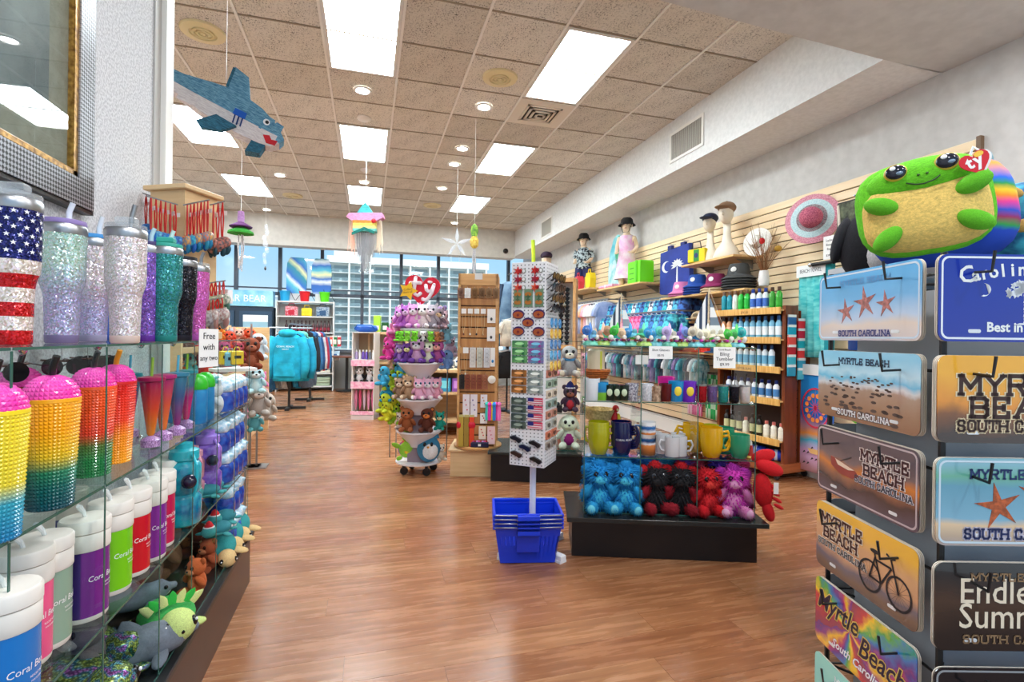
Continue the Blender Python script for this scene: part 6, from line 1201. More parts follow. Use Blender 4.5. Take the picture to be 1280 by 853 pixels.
for i,(x,cs,nm) in enumerate(spec):
    t = thing('shell_craft','painted resin souvenir with %s, %s along the glass top' % (nm,ORD[i]),'souvenir',D_(x,.06 + .02 * (i % 2),ZR[3]),DA,'shell souvenirs on the glass top'); t.scale = (1.0,1,1)
    b_ = [(120,220,190),(190,230,120),(130,220,230)][i % 3]; bm_ = G().lathe([(.045,0),(.042,.012),(.03,.024)],12,sy=.7); mk('base',bm_,noisy(tuple(int(q * .75) for q in b_),b_,40,.25),t,smooth=1)
    for k in range(5): a = k * 1.26 + i; ob('bead_shell','l',P([(140,50,60),(190,60,160),(236,226,220),(206,110,150),(100,50,110)][(k + i) % 5],.25),t,(.034 * math.cos(a),.022 * math.sin(a) - .004,.032),(.012,.009,.009),(0,0,a))
    for k,c in enumerate(cs): ob('shell','c' if (i + k) % 3 == 1 else 'h',P(c,.2,0,.3),t,(-.02 + .04 * k,0,-.03 * ((i + k) % 3 == 1) + .07 + .012 * (k == i % 2)),(.026,.03,.03),(-.2,.3 - .6 * k,rs.uniform(-.4,.4))); ob('shell_mouth','l',P(tuple(int(q * .82) for q in c),.3),t,(-.02 + .04 * k,-.012,.068 + .012 * (k == i % 2)),(.014,.006,.016))
    ob('spire','c',P(tuple(min(255,q + 40) for q in cs[0]),.25),t,(0,.012,.075),(.014,.014,.055))
    for k in range(2): ob('small_shell','l',P((240,236,226),.3),t,(-.035 + .07 * k,-.014,.045),(.012,.01,.014))
for i in range(12): x = .06 + .073 * i; t = thing('shell_craft','small shell souvenir in the back row, %s along the glass top' % ORD[i],'souvenir',D_(x,.19,ZR[3]),DA,'back row shell souvenirs'); c = pal[(i * 5) % 12]; ob('base','l',P((170,220,200),.3),t,(0,0,.012),(.04,.025,.014)); ob('shell','h',P(c,.25),t,(0,0,.05),(.03,.03,.034)); ob('spire','c',P(pal[(i * 7 + 2) % 12],.25),t,(.012,0,.05),(.014,.014,.05))
def sail(lab,x,y,H,c1,c2):
    t = thing('model_sailboat',lab,'model boat',D_(x,y,ZR[3]),DA,'model sailboats'); k = H / .32
    hull = [(-.1,.03),(-.08,0),(.08,0),(.115,.035)]; mk('hull',G().pxz([(a * k,b * k) for a,b in hull],-.022,.022),P((226,226,222),.5),t,smooth=0); mk('deck',G().pxz([(-.098 * k,.03 * k),(.112 * k,.035 * k),(.11 * k,.04 * k),(-.098 * k,.035 * k)],-.018,.018),MAPLE,t,smooth=0)
    mk('mast',G().tube([(.0,0,.03 * k),(.0,0,H)],.0035,6),P((226,206,170),.5),t); mk('boom',G().tube([(0,0,.07 * k),(-.09 * k,0,.07 * k)],.003,5),P((226,206,170),.5),t)
    st = grad([(0,(240,240,238)),(.17,c1),(.33,(240,240,238)),(.5,c1),(.66,(240,240,238)),(.83,c1)],0,-.1 * k,0,.8,const=True)
    mk('main_sail',G().pxz([(-.095 * k,.075 * k),(-.006,.075 * k),(-.006,.3 * k)],-.003,0),st,t,smooth=0)
    st2 = grad([(0,(240,240,238)),(.3,c2),(.5,(240,240,238)),(.75,c2)],2,.05 * k,.27 * k,.8,const=True)
    mk('jib',G().pxz([(.008,.27 * k),(.008,.05 * k),(.085 * k,.05 * k)],-.003,0),st2,t,smooth=0); mk('rigging',G().tube([(0,0,H),(.11 * k,0,.035 * k)],.001,4),P((220,214,200),.7),t)
sail('model sailboat with navy striped sails, right end of glass top',.70,.15,.33,(50,66,92),(120,136,150)); sail('model sailboat with grey striped sails, left part of glass top',.215,.17,.30,(60,70,84),(150,160,170))
# ================================================================ things on and along the right slat wall
WR = -PI / 2; SK = P((232,206,176),.45)
def shelf_(lab,y0,y1,z,d=.3):
    t = thing('wall_shelf',lab,'shelf',(3.73,(y0 + y1) / 2,z),0,'birch wall shelves'); mk('board',G().box(-d,0,-(y1 - y0) / 2,(y1 - y0) / 2,-.022,0,.003),OAKSH,t,smooth=0)
    for s_ in (-1,1): mk('bracket',G().pxz([(-.005,-.022),(-.005,-.12),(-.2,-.022)],s_ * (y1 - y0) * .35 - .004,s_ * (y1 - y0) * .35 + .004),STEEL,t,smooth=0)
shelf_('birch wall shelf under the far mannequin',7.3,8.6,2.0,.4); shelf_('birch wall shelf under the nearer mannequin',5.75,7.0,1.93,.4); shelf_('birch wall shelf under the white mannequin busts',4.1,4.95,2.03,.34); shelf_('birch wall shelf with bucket hats',3.95,5.35,1.69,.34); shelf_('birch wall shelf with tan caps',4.0,5.3,1.40,.3); shelf_('low birch wall shelf with pale hats',4.1,5.4,1.06,.3)
def mannequin(lab,loc,rz,top,pants,dress=False,s=1.0):
    t = thing('mannequin',lab,'mannequin',loc,rz); t.scale = (s,s,s)
    V = [((0,0,.40),.085),((0,0,.55),.075),((0,0,.68),.08),((0,0,.76),.035),((0,-.015,.82),.06),((0,-.01,.90),.075),((0,0,.96),.05)]
    E_ = [(0,1),(1,2),(2,3),(3,4),(4,5),(5,6)]
    for x in (-1,1):
        n = len(V); V += [((x * .11,0,.70),.04),((x * .145,.02,.57),.032),((x * (.12),-.1,.49),.026),((x * .10,-.155,.475),.02)]; E_ += [(2,n),(n,n + 1),(n + 1,n + 2),(n + 2,n + 3)]
        n = len(V); V += [((x * .06,0,.36),.065),((x * .07,-.02,.16),.05),((x * .07,0,.015),.042)]; E_ += [(0,n),(n,n + 1),(n + 1,n + 2)]
    m = bpy.data.meshes.new('mannequin_body'); m.from_pydata([v for v,r in V],E_,[]); m.materials.append(SK)
    o = bpy.data.objects.new('body',m); link(o,t); o.modifiers.new('skin','SKIN'); o.modifiers.new('sub','SUBSURF').levels = 1; o.modifiers['sub'].render_levels = 1
    for i,(v,r) in enumerate(V): m.skin_vertices[0].data[i].radius = (r,r); m.skin_vertices[0].data[i].use_root = (i == 0)
    for x in (-1,1):
        h = G()
        for k in range(4): h.tube([(x * (.085 + .011 * k),-.16,.478),(x * (.083 + .011 * k),-.185 - .004 * (k in (1,2)),.47),(x * (.083 + .011 * k),-.195,.455)],[.0065,.006,.005],6)
        h.tube([(x * .088,-.15,.485),(x * .068,-.17,.482),(x * .062,-.182,.475)],[.007,.006,.005],6); mk('fingers',h,SK,t)
    mk('nose',G().ell((0,-.085,.875),(.012,.016,.018),8,6),SK,t); [mk('ear',G().ell((x * .074,0,.88),(.01,.018,.024),8,6),SK,t) for x in (-1,1)]
    mk('lips',G().ell((0,-.078,.838),(.02,.008,.007),8,5),P((200,140,120),.5),t); [mk('eye',G().ell((x * .028,-.076,.893),(.014,.006,.007),8,5),P((120,100,86),.4),t) for x in (-1,1)]
    if dress: mk('dress',G().lathe([(.17,.12),(.15,.25),(.12,.42),(.105,.55),(.115,.66),(.09,.74)],20,sy=.75,cap=False),top,t,smooth=2)
    else:
        mk('shirt',G().lathe([(.135,.38),(.125,.5),(.13,.66),(.10,.73),(.05,.755)],20,sy=.75,cap=False),top,t,smooth=2)
        for x in (-1,1): mk('sleeve',G().tube([(x * .1,0,.7),(x * .15,.02,.57)],[.06,.058],10,cap=False),top,t); mk('shorts_leg',G().tube([(x * .06,0,.40),(x * .07,-.01,.23)],[.085,.085],12,cap=False),pants,t)
    mk('bucket_hat',G().lathe([(.125,.885),(.09,.925),(.082,.97),(.06,.995),(0,1.0)],20,cap=False),P((18,18,22),.8),t,smooth=1); mk('hat_cord',G().tube([(-.08,-.03,.9),(-.04,-.07,.78),(.04,-.07,.78),(.08,-.03,.9)],.004,5),BLACK,t)
    return t
mannequin('child mannequin in dark floral shirt, navy shorts and black bucket hat',(3.55,8.0,2.0),-.75,noisy((24,34,44),(186,200,204),26,.8,lo=.45,hi=.55),P((20,34,90),.7),s=1.0)
mannequin('child mannequin in white pink sleeveless dress and black bucket hat',(3.55,6.5,1.93),-.75,noisy((236,230,234),(230,170,210),9,.8),None,True,1.0)
def prop(nm,lab,cat,u,v,X_,g,mat,rz=WR,grp=None,smooth=0): return tag(mk(nm,g,mat,None,onX(u,v,X_),(0,0,rz),smooth=smooth),lab,cat,grp)
for u,v,X_,c,nm in [(724,366,3.45,(214,60,76),'red'),(738,365,3.42,(244,206,20),'yellow')]:
    p = onX(u,v,X_); t = thing('beach_bag',nm + ' small beach bag at the far mannequin feet','bag',(p.x,p.y,2.002),WR,'bags at the far mannequin feet'); mk('bag',G().pxz([(-.08,0),(.08,0),(.1,.15),(.06,.24),(-.06,.24),(-.1,.15)],-.05,.05),P(c,.6),t,smooth=0); mk('handle',G().tube([(-.05,-.02,.23),(-.03,-.02,.3),(.03,-.02,.3),(.05,-.02,.23)],.008,6),P(c,.6),t)
p = onX(766,356,3.62); t = thing('skim_board','tall turquoise tie-dye board behind the dressed mannequin','board',(3.66,p.y,1.932),WR,rot=(-.05,0,WR)); TD = noisy((40,170,190),(150,220,226),4,.5,detail=6); mk('deck',G().pxz([(-.2,0),(.2,0),(.24,.3),(.22,.6),(.12,.82),(0,.87),(-.12,.82),(-.22,.6),(-.24,.3)],-.015,.015),TD,t,smooth=0); mk('lower_print',G().pxz([(-.2,.01),(.2,.01),(.23,.3),(.22,.42),(0,.5),(-.22,.42),(-.23,.3)],-.018,-.015),noisy((226,236,236),(120,200,206),7,.5),t,smooth=0); mk('green_print',G().pxz(oval(.09,.22,16,.06,.62),-.018,-.015),noisy((30,150,110),(90,200,150),12,.5),t,smooth=0)
p = onX(798,346,3.5); t = thing('lime_tote','lime green vented beach tote beside the mannequin','bag',(3.5,6.02,1.932),WR); mk('bag',G().box(-.16,.16,-.1,.1,0,.3,.015),P((110,226,20),.4),t,smooth=0); [mk('vent',G().box(-.12,.0,-.102,-.1,.06 + .07 * k,.075 + .07 * k),P((60,150,10),.5),t,smooth=0) for k in range(3)]; mk('strap',G().box(.05,.09,-.112,-.1,-.0,.3),P((90,200,16),.4),t,smooth=0)
p = onX(770,358,3.4); t = thing('pink_mat','folded pink glittery mat on the mannequin shelf','mat',(3.42,6.75,1.932),WR); mk('mat',G().box(-.22,.22,-.08,.08,0,.05,.02),noisy((236,150,200),(250,200,226),60,.6),t,smooth=0); mk('strap',G().box(-.02,.02,-.083,.083,-.001,.053),P((250,226,240),.5),t,smooth=0)
# flag tote
t = thing('flag_tote','royal blue tote bag with white crescent and palmetto','bag',(3.66,5.40,1.76),WR); t.scale = (1.35,1,.95)
mk('bag',G().pxz([(-.23,.02),(-.2,0),(.2,0),(.23,.04),(.215,.6),(-.225,.56)],-.06,.0),noisy((22,44,130),(32,60,156),5,.7,.1),t,smooth=0)
mo = [(.06 * math.cos(a),.075 * math.sin(a)) for a in [PI * .5 + PI * 1.0 * k / 12 for k in range(13)]] + [(.032 * math.cos(a) + .012,.064 * math.sin(a)) for a in [PI * 1.5 - PI * 1.0 * k / 12 for k in range(13)]]
def crescent(cx,cz,r,th0=-.4): 
    a0 = [th0 + PI * (.55 + 1.1 * k / 14) for k in range(15)]
    return [(cx + r * math.cos(a),cz + r * math.sin(a)) for a in a0] + [(cx + r * .28 + r * .8 * math.cos(a),cz + r * .05 + r * .85 * math.sin(a)) for a in a0[::-1]]
mk('crescent_print',G().pxz(crescent(-.12,.36,.075),-.063,-.06),P((236,238,240),.6),t,smooth=0)
pm_g = G().pxz([(.035,.1),(.06,.1),(.053,.34),(.042,.34)],-.063,-.06).pxz([(.0,.095),(.09,.095),(.08,.108),(.02,.108)],-.063,-.06)
for k in range(9): a = -.35 + (PI + .7) * k / 8; pm_g.pxz([(.047,.35),(.047 + .05 * math.cos(a) - .016 * math.sin(a),.36 + .05 * math.sin(a) + .016 * math.cos(a)),(.047 + .1 * math.cos(a),.35 + .09 * math.sin(a)),(.047 + .05 * math.cos(a) + .016 * math.sin(a),.36 + .05 * math.sin(a) - .016 * math.cos(a))],-.0635,-.06)
mk('palmetto_print',pm_g,P((236,238,240),.6),t,smooth=0)
for x in (-.1,.1): mk('hanging_loop',G().box(x - .03,x + .03,-.04,-.0,.56,.64),P((20,40,110),.7),t,smooth=0); mk('peg',G().tube([(x,.05,.66),(x,-.06,.66)],.005,5),STEEL,t)
# mannequin busts with caps
def bust(lab,u,v,hat,hb,y,s=1.0):
    t = thing('bust',lab,'mannequin bust',(3.52,y,2.032),WR + .55); t.scale = (s,s,s); CRM = P((236,226,206),.45)
    mk('body',G().lathe([(.12,0),(.13,.02),(.1,.09),(.05,.16),(.036,.24),(.036,.36)],18,sy=.7),CRM,t,smooth=2); mk('head',G().ell((0,-.03,.43),(.065,.09,.1),16,12),CRM,t,smooth=3); mk('nose',G().ell((0,-.12,.42),(.014,.02,.02),8,6),CRM,t)
    c = P(hat,.7); h = mk('cap',G().ell((0,-.01,.49),(.085,.1,.06),16,10),c,t,smooth=3); mk('brim',G().ell((0,-.13,.475),(.07,.085,.012),14,6),c,h,smooth=3); mk('cap_button',G().ell((0,-.01,.55),(.01,.01,.008),8,6),P(hb,.7),h)
bust('cream mannequin bust wearing a navy cap',885,330,(20,34,66),(200,200,200),4.62,.95); bust('taller cream mannequin bust wearing a tan cap',908,326,(140,106,78),(90,64,44),4.36,1.05)
t = thing('yellow_bag','yellow and green printed bag around the navy-capped bust','bag',(3.43,4.70,2.033),WR + .3); t.scale = (.75,.75,.72); mk('bag',G().box(-.14,.14,-.05,.02,0,.2,.01),P((240,214,10),.6),t,smooth=0); mk('green_panel',G().box(-.04,.05,-.053,-.05,.01,.19),P((40,140,50),.6),t,smooth=0); mk('blue_print',G().pxz(oval(.03,.04,12,.005,.1),-.056,-.053),P((30,50,110),.6),t,smooth=0); mk('handle',G().tube([(-.08,-.04,.2),(-.06,-.04,.3),(.06,-.04,.3),(.08,-.04,.2)],.007,6),P((24,24,28),.6),t)
# bucket hats and caps on shelves
def hats(lab,y,z,c,n,x=3.52,s=1.0,c2=None):
    for k in range(n):
        cc = c if k == n - 1 else (c2 or tuple(max(0,q - 20 + 14 * (k % 2)) for q in c)); t = thing('bucket_hat','%s bucket hat, %s in its shelf stack' % (lab,['topmost','second','third','fourth','lowest'][n - 1 - k]),'hat',(x,y,z + .026 * k),WR + .4,lab + ' bucket hats'); t.scale = (s,s,s * 1.15); M = P(cc,.85)
        mk('brim',G().lathe([(.155,.0),(.157,.006),(.105,.035),(.1,.03)],22,cap=False),M,t,smooth=1); mk('crown',G().lathe([(.105,.035),(.092,.1),(.08,.125),(0,.13)],22,cap=False),M,t,smooth=1)
        if k == n - 1: mk('patch',G().at((0,-.1,.075),rx=-.15).ell((0,0,0),(.028,.006,.022),10,6),P((230,230,226),.6),t)
hats('pink',5.12,1.693,(226,130,180),2); hats('royal blue',4.83,1.693,(24,74,160),4); hats('maroon',4.52,1.693,(140,36,90),3,c2=(226,200,160)); hats('charcoal grey',4.18,1.693,(70,72,72),5,s=1.05)
for i,(y,c) in enumerate([(5.05,(206,176,130)),(4.8,(190,166,130)),(4.5,(120,90,70)),(4.25,(160,126,110))]):
    t = thing('cap','%s cap on the shelf below the bucket hats, %s from the left' % (['straw tan','sand','brown','rosy brown'][i],ORD[i]),'hat',(3.53,y,1.402),WR + .4,'caps on the lower shelf'); M = P(c,.85); mk('crown',G().ell((0,0,.04),(.09,.1,.075),16,9),M,t,smooth=3); mk('brim',G().ell((0,-.14,.02),(.075,.08,.01),14,6),M,t,smooth=3); mk('patch',G().ell((0,-.09,.06),(.03,.012,.024),8,6),P(tuple(int(q * .6) for q in c),.7),t)
for i,(y,c) in enumerate([(5.2,(206,190,160)),(4.95,(240,120,110)),(4.72,(226,60,40)),(4.5,(30,70,110)),(4.28,(226,226,220))]):
    t = thing('sun_hat','%s wide sun hat on the low wall shelf' % ['cream','coral','red','navy','white'][i],'hat',(3.55,y,1.062),WR,'sun hats on the low shelf'); M = P(c,.85); mk('brim',G().lathe([(.15,0),(.15,.005),(.08,.02)],20,cap=False),M,t,smooth=1); mk('crown',G().ell((0,0,.03),(.085,.085,.075),14,8),M,t,smooth=3)
# hats hung on the wall
def wallhat(lab,u,v,X_,r,mats,tilt):
    t = thing('straw_hat',lab,'hat',onX(u,v,X_),0,rot=tilt)
    prev = .32
    for k,(f,m) in enumerate(mats): mk('brim_ring',G().lathe([(r * prev,.02 - .01 * k),(r * f,.012 - .012 * k),(r * f,.006 - .012 * k),(r * prev,.012 - .01 * k)],32,cap=False),m,t,smooth=1); prev = f
    return t
PS = noisy((200,120,140),(236,176,190),120,.85,.4); PB2 = noisy((170,210,216),(214,236,238),120,.85,.4); PG = noisy((120,110,116),(176,166,170),120,.85,.4); PC = noisy((150,60,90),(214,120,140),120,.85,.4)
t = wallhat('large pink straw hat with aqua ring hung on slats',1015,273,3.62,.215,[(.55,PG),(.78,PB2),(1.0,PS)],(PI / 2 - .1,0,WR + .5)); mk('crown',G().lathe([(.09,.0),(.085,.06),(.065,.1),(0,.11)],24,cap=False),PC,t,smooth=1)
WS = noisy((226,222,212),(246,244,238),100,.85,.3); t = wallhat('white straw hat with black band hung on slats',947,303,3.62,.14,[(1.0,WS)],(PI / 2 - .15,0,WR + .35)); mk('crown',G().lathe([(.065,0),(.06,.05),(.045,.085),(0,.09)],22,cap=False),WS,t,smooth=1); mk('band',G().lathe([(.068,.005),(.066,.025)],22,cap=False),BLACK,t)
# vase with dried twigs
vp = (3.5,3.83,1.70); t = thing('twig_vase','white vase of dried twigs with a red flower','vase',vp,0); mk('vase',G().lathe([(.04,0),(.05,.05),(.04,.12),(.036,.14)],16),P((226,224,220),.4),t); tw = G(); rt2 = random.Random(8)
for k in range(46):
    a = rt2.uniform(0,6.28); L_ = rt2.uniform(.25,.5); sp_ = rt2.uniform(.05,.24); tw.tube([(0,0,.1),(sp_ * .4 * math.cos(a),sp_ * .4 * math.sin(a),.1 + L_ * .5),(sp_ * math.cos(a + .3),sp_ * math.sin(a + .3),.1 + L_)],[.003,.0025,.0012],4)
o = mk('twigs',tw,P((150,104,64),.8),t,smooth=0); o['kind'] = 'stuff'; mk('red_flower',G().ell((-.08,-.06,.4),(.03,.02,.03),8,6,.15,rt2),P((206,30,30),.7),t); mk('gourd',G().ell((.1,-.06,.34),(.035,.03,.028),10,7),P((206,160,60),.6),t)
# ---- rolling bottle rack
bx,by,BA2 = 3.37,3.5,WR + .12
def K_(x,y,z): return loc2(bx,by,BA2,x,y,z)      # x runs along the front from right(0) to the left(-), y is depth
rk = thing('bottle_rack','cherry wood rolling rack with lipped shelves of bottles','rack',(bx,by,0),BA2)
mk('base',G().box(-.74,.02,-.03,.42,.06,.14,.004),woodm((150,80,40),(186,106,58)),rk,smooth=0)
for x in (-.72,0): mk('side_panel',G().box(x - .015,x + .015,.05,.2,.14,1.50,.003),CHERRY,rk,smooth=0)
mk('side_panel',G().box(-.012,.012,.24,.36,.14,1.46,.003),CHERRY,rk,smooth=0); mk('back_panel',G().box(-.7,-.015,.2,.215,.14,1.48),P((54,30,20),.6),rk,smooth=0)
SZ = [.335,.68,.955,1.21,1.466]
for z in SZ: mk('shelf',G().box(-.72,.0,.0,.2,z - .012,z),OAKSH,rk,smooth=0); l_ = mk('lip',G().box(-.73,.012,-.014,.0,z - .04,z + .018,.002),noisy((206,150,70),(236,190,110),5,.4,0,(12,1,1)),rk,smooth=0)
for i,z in enumerate(SZ[1:]): txt(['SUN CARE','AFTER SUN','SPF 30','SPF 50'][i],.03,P((110,70,30),.6),rk,(-.36,-.0145,z - .026))
for x in (-.68,-.03):
    for y in (.02,.36): mk('caster',G().at((x,y,.028),rx=PI / 2).lathe([(.024,-.01),(.028,-.006),(.028,.006),(.024,.01)],12),P((24,24,26),.4),rk)
bt_m = {}
def bottle(lab,x,y,z,c,cap,h=.19,grp=None,lab_c=(235,238,240),r=.026):
    t = thing('bottle',lab,'bottle',K_(x,y,z),BA2,grp); k = (c,cap,h,lab_c)
    if k not in bt_m: bt_m[k] = (me(G().lathe([(r * .9,0),(r,.006),(r,h * .7),(r * .55,h * .8),(r * .5,h * .82)],14),P(c,.25),1),me(G().lathe([(r * .55,h * .82),(r * .6,h * .84),(r * .55,h)],12),P(cap,.3),.8),me(G().lathe([(r * 1.02,h * .18),(r * 1.02,h * .55)],14,cap=False),P(lab_c,.5),.8))
    mk('flask',bt_m[k][0],None,t); mk('cap',bt_m[k][1],None,t); mk('label_print',bt_m[k][2],None,t)
TL,GN,WB = (20,150,170),(30,190,60),(226,236,242)
row5 = [(TL,(120,90,70),TL,'teal'),(TL,(120,90,70),TL,'teal'),((232,236,232),(130,100,80),(240,240,236),'clear white'),(GN,(120,90,60),GN,'bright green'),(GN,(120,90,60),GN,'bright green'),(WB,(30,60,150),(60,110,200),'white and blue'),(WB,(30,60,150),(60,110,200),'white and blue'),(WB,(30,60,150),(60,110,200),'white and blue'),((60,160,50),(90,60,40),(60,160,50),'leaf green'),((50,170,40),(90,60,40),(50,170,40),'leaf green')]
for i,(c,cp_,lc,nm) in enumerate(row5): bottle('%s lotion bottle on the rack top, %s from the left' % (nm,ORD[i]),-.67 + .068 * i,.06,SZ[4],c,cp_,.2,'lotion bottles on the rack top',lc)
for i in range(10): o_ = i < 2; bottle('%s spray bottle on the second rack shelf, %s from the left' % ('orange' if o_ else 'white and blue',ORD[i]),-.67 + .068 * i,.06,SZ[3],(236,170,120) if o_ else (120,190,220),(60,50,50) if o_ else (40,90,150),.205,'spray bottles on the second rack shelf',(240,200,160) if o_ else (236,244,248))
for i in range(9): bottle('white and sky blue bottle on the third rack shelf, %s from the left' % ORD[i],-.67 + .068 * i,.06,SZ[2],(226,236,242),(30,70,120),.2,'bottles on the third rack shelf',(110,180,214))
for i in range(8): bottle('white squat bottle with navy cap on the fourth rack shelf, %s from the left' % ORD[i],-.6 + .075 * i,.06,SZ[1],(232,236,240),(20,40,110),.17,'squat bottles on the fourth rack shelf',(70,130,190),)
for i in range(9): d_ = i in (0,1,2,4,5); bottle('%s bottle on the lowest rack shelf, %s from the left' % ('dark amber' if d_ else 'cream',ORD[i]),-.62 + .075 * i,.06,SZ[0],(34,26,20) if d_ else (232,226,206),(24,20,18) if d_ else (214,120,110),.19 if d_ else .15,'bottles on the lowest rack shelf',(200,200,150) if d_ else (240,236,220))
for i in range(3): t = thing('beach_roll','blue inflatable roll on the rack base, %s' % ORD[i],'roll',K_(-.5 + .2 * i,.1,.142),BA2 + .3 * i,'blue rolls on the rack base'); mk('roll',G().at((0,0,.05),ry=PI / 2).lathe([(.03,-.09),(.05,-.08),(.05,.08),(.03,.09)],14),P((16,60,200),.3),t); mk('band',G().at((0,0,.05),ry=PI / 2).lathe([(.051,-.012),(.051,.012)],14,cap=False),P((200,214,236),.5),t)
for i in range(12):
    c = [(40,90,150),(226,40,50),(30,160,190),(206,30,60),(226,70,60),(40,170,180),(190,20,40),(236,60,60),(60,180,200),(50,160,190),(40,150,180),(90,190,200)][i]; t = thing('hanging_pack','%s little blister pack hung on the rack side, %s' % (['blue','red','aqua','crimson','coral','teal','dark red','scarlet','light blue','turquoise','sea blue','pale teal'][i],ORD[i]),'pack',K_(.03,.1 + .12 * (i % 2),1.42 - .085 * (i // 2) - .03 * (i % 2)),BA2 + PI / 2,'blister packs on the rack side'); mk('pack',G().box(-.045,.045,-.012,.0,-.1,0,.003),P(c,.35),t,smooth=0); mk('header',G().box(-.045,.045,-.014,-.001,-.022,0),P((236,236,232),.5),t,smooth=0)
# ---- towels, posters and signs between the rack and the wall end
def hung(nm,lab,cat,u0,u1,v0,v1,X_,mat,t_=.012,folds=True,grp=None):
    a,b = onX(u0,v0,X_),onX(u1,v0,X_); c = onX((u0 + u1) / 2,v1,X_); w_ = abs(a.y - b.y); h = (a.z + b.z) / 2 - c.z
    o = thing(nm,lab,cat,(X_,(a.y + b.y) / 2,c.z),WR,grp); n = 16; rows = []
    for k in range(9): rows.append([(-w_ / 2 + w_ * i / n,(.012 * math.sin(i * 1.7 + k * .15) if folds else 0),h * k / 8) for i in range(n + 1)])
    g = G().sheet(rows); mk('cloth',g,mat,o,smooth=3).modifiers.new('thick','SOLIDIFY').thickness = t_; return o,w_,h
o,w_,h = hung('beach_towel','aqua beach towel hung beside the bottle rack','towel',998,1034,331,447,3.62,noisy((50,186,190),(130,226,222),9,.9,.2,(1,1,3))); mk('header_card',G().box(-w_ / 2,w_ / 2,-.02,-.016,h - .1,h),P((236,240,240),.6),o,smooth=0); txt('BEACH TOWEL',.045,P((60,70,80),.6),o,(0,-.0205,h - .065),sx=.7)
mk('folded_edge',G().box(w_ / 2 - .01,w_ / 2 + .05,-.01,.03,.02,h),P((30,150,160),.9),o,smooth=0)
FS = grad([(0,(236,190,200)),(.3,(226,180,226)),(.42,(60,180,210)),(.5,(236,150,60)),(.7,(20,110,210)),(1,(30,150,230))],2,0,.75,.8,nz=.1,nscale=6)
o,w_,h = hung('picture_towel','beach towel printed with a glowing ferris wheel','towel',997,1042,456,592,3.62,FS,folds=False)
wg = G()
for k in range(24): a0,a1 = 2 * PI * k / 24,2 * PI * (k + 1) / 24; wg.add([(.14 * math.cos(a0) + .02,-.0125,.17 * math.sin(a0) + h * .6),(.14 * math.cos(a1) + .02,-.0125,.17 * math.sin(a1) + h * .6),(.125 * math.cos(a1) + .02,-.0125,.155 * math.sin(a1) + h * .6),(.125 * math.cos(a0) + .02,-.0125,.155 * math.sin(a0) + h * .6)],[(0,1,2,3)])
for k in range(12): a0 = PI * k / 6; wg.pxz([(.02 - .004 * math.sin(a0),h * .6 + .004 * math.cos(a0)),(.02 + .004 * math.sin(a0),h * .6 - .004 * math.cos(a0)),(.02 + .13 * math.cos(a0),h * .6 + .16 * math.sin(a0))],-.0125,-.012)
mk('wheel_print',wg,P((216,50,80),.7),o,smooth=0); sgm = G()
for k in range(12): a0 = PI * (k + .5) / 6; sgm.pxz(oval(.018,.02,8,.02 + .085 * math.cos(a0),h * .6 + .105 * math.sin(a0)),-.0135,-.0125)
mk('glow_print',sgm,P((250,150,60),.7),o,smooth=0); bd = G()
for k in range(7): bd.pxz([(-.1 + .04 * (k % 4),.06 + .045 * (k // 2)),(-.07 + .04 * (k % 4),.075 + .045 * (k // 2)),(-.085 + .04 * (k % 4),.085 + .045 * (k // 2))],-.0135,-.0125)
mk('bird_print',bd,P((40,30,40),.7),o,smooth=0); mk('boat_print',G().pxz([(-.02,.16),(.1,.16),(.13,.2),(-.05,.2)],-.0135,-.0125),P((240,190,120),.7),o,smooth=0); mk('corner_card',G().box(-w_ / 2 + .02,w_ / 2 - .1,-.016,-.0125,h - .09,h - .0),P((235,235,232),.6),o,smooth=0)
o,w_,h = hung('sunset_bag','purple and orange sunset picture bag hung on slats','bag',1047,1086,262,311,3.6,grad([(0,(226,150,130)),(.25,(40,40,60)),(.35,(250,180,120)),(.55,(236,120,170)),(1,(150,70,190))],2,0,.38,.7,nz=.06,nscale=10),folds=False)
pg2 = G()
for k in range(7): a = .2 + 2.7 * k / 6; pg2.pxz([(.05,.2),(.05 + .05 * math.cos(a + .25),.2 + .05 * math.sin(a + .25)),(.05 + .1 * math.cos(a),.19 + .08 * math.sin(a)),(.05 + .05 * math.cos(a - .25),.2 + .05 * math.sin(a - .25))],-.016,-.012)
mk('palm_print',pg2.pxz([(.04,.03),(.055,.03),(.055,.2),(.046,.2)],-.016,-.012),P((50,70,20),.7),o,smooth=0); mk('rope_handle',G().tube([(-.05,-.02,h),(-.03,-.03,h - .08),(.05,-.03,h - .06),(.08,-.02,h)],.008,6),P((230,214,200),.8),o)
t = thing('palm_bag','black rolled-edge palm print bag hung above the plush','bag',onX(1074,250,3.56),WR); mk('bag',G().box(-.16,.16,-.03,.0,-.42,0),noisy((30,34,26),(110,120,90),16,.7),t,smooth=0); mk('top_bar',G().at(ry=PI / 2).lathe([(.018,-.17),(.018,.17)],10),BLACK,t); mk('cord',G().tube([(-.15,-.03,-.01),(-.13,-.04,-.2),(-.05,-.04,-.33)],.01,6),P((226,216,200),.8),t); mk('peg',G().tube([(0,.14,.03),(0,-.05,.03)],.006,6),STEEL,t)
t = card('price_sign','white price card for straw hats hung below the pink hat','sign',onX(1037,324,3.6),WR,.12,.19,PAPER,[('Ladies',.028,.145),('Beach',.028,.11),('Bags',.028,.075),('$34.95',.024,.025)])
t = thing('rolled_mat','black bar clip holding the aqua towel','clip',onX(1035,328,3.58),WR); mk('bar',G().at(ry=PI / 2).lathe([(.016,-.16),(.016,.16)],10),BLACK,t); mk('end_knob',G().ell((-.165,0,0),(.024,.022,.022),10,7),CHROME,t)
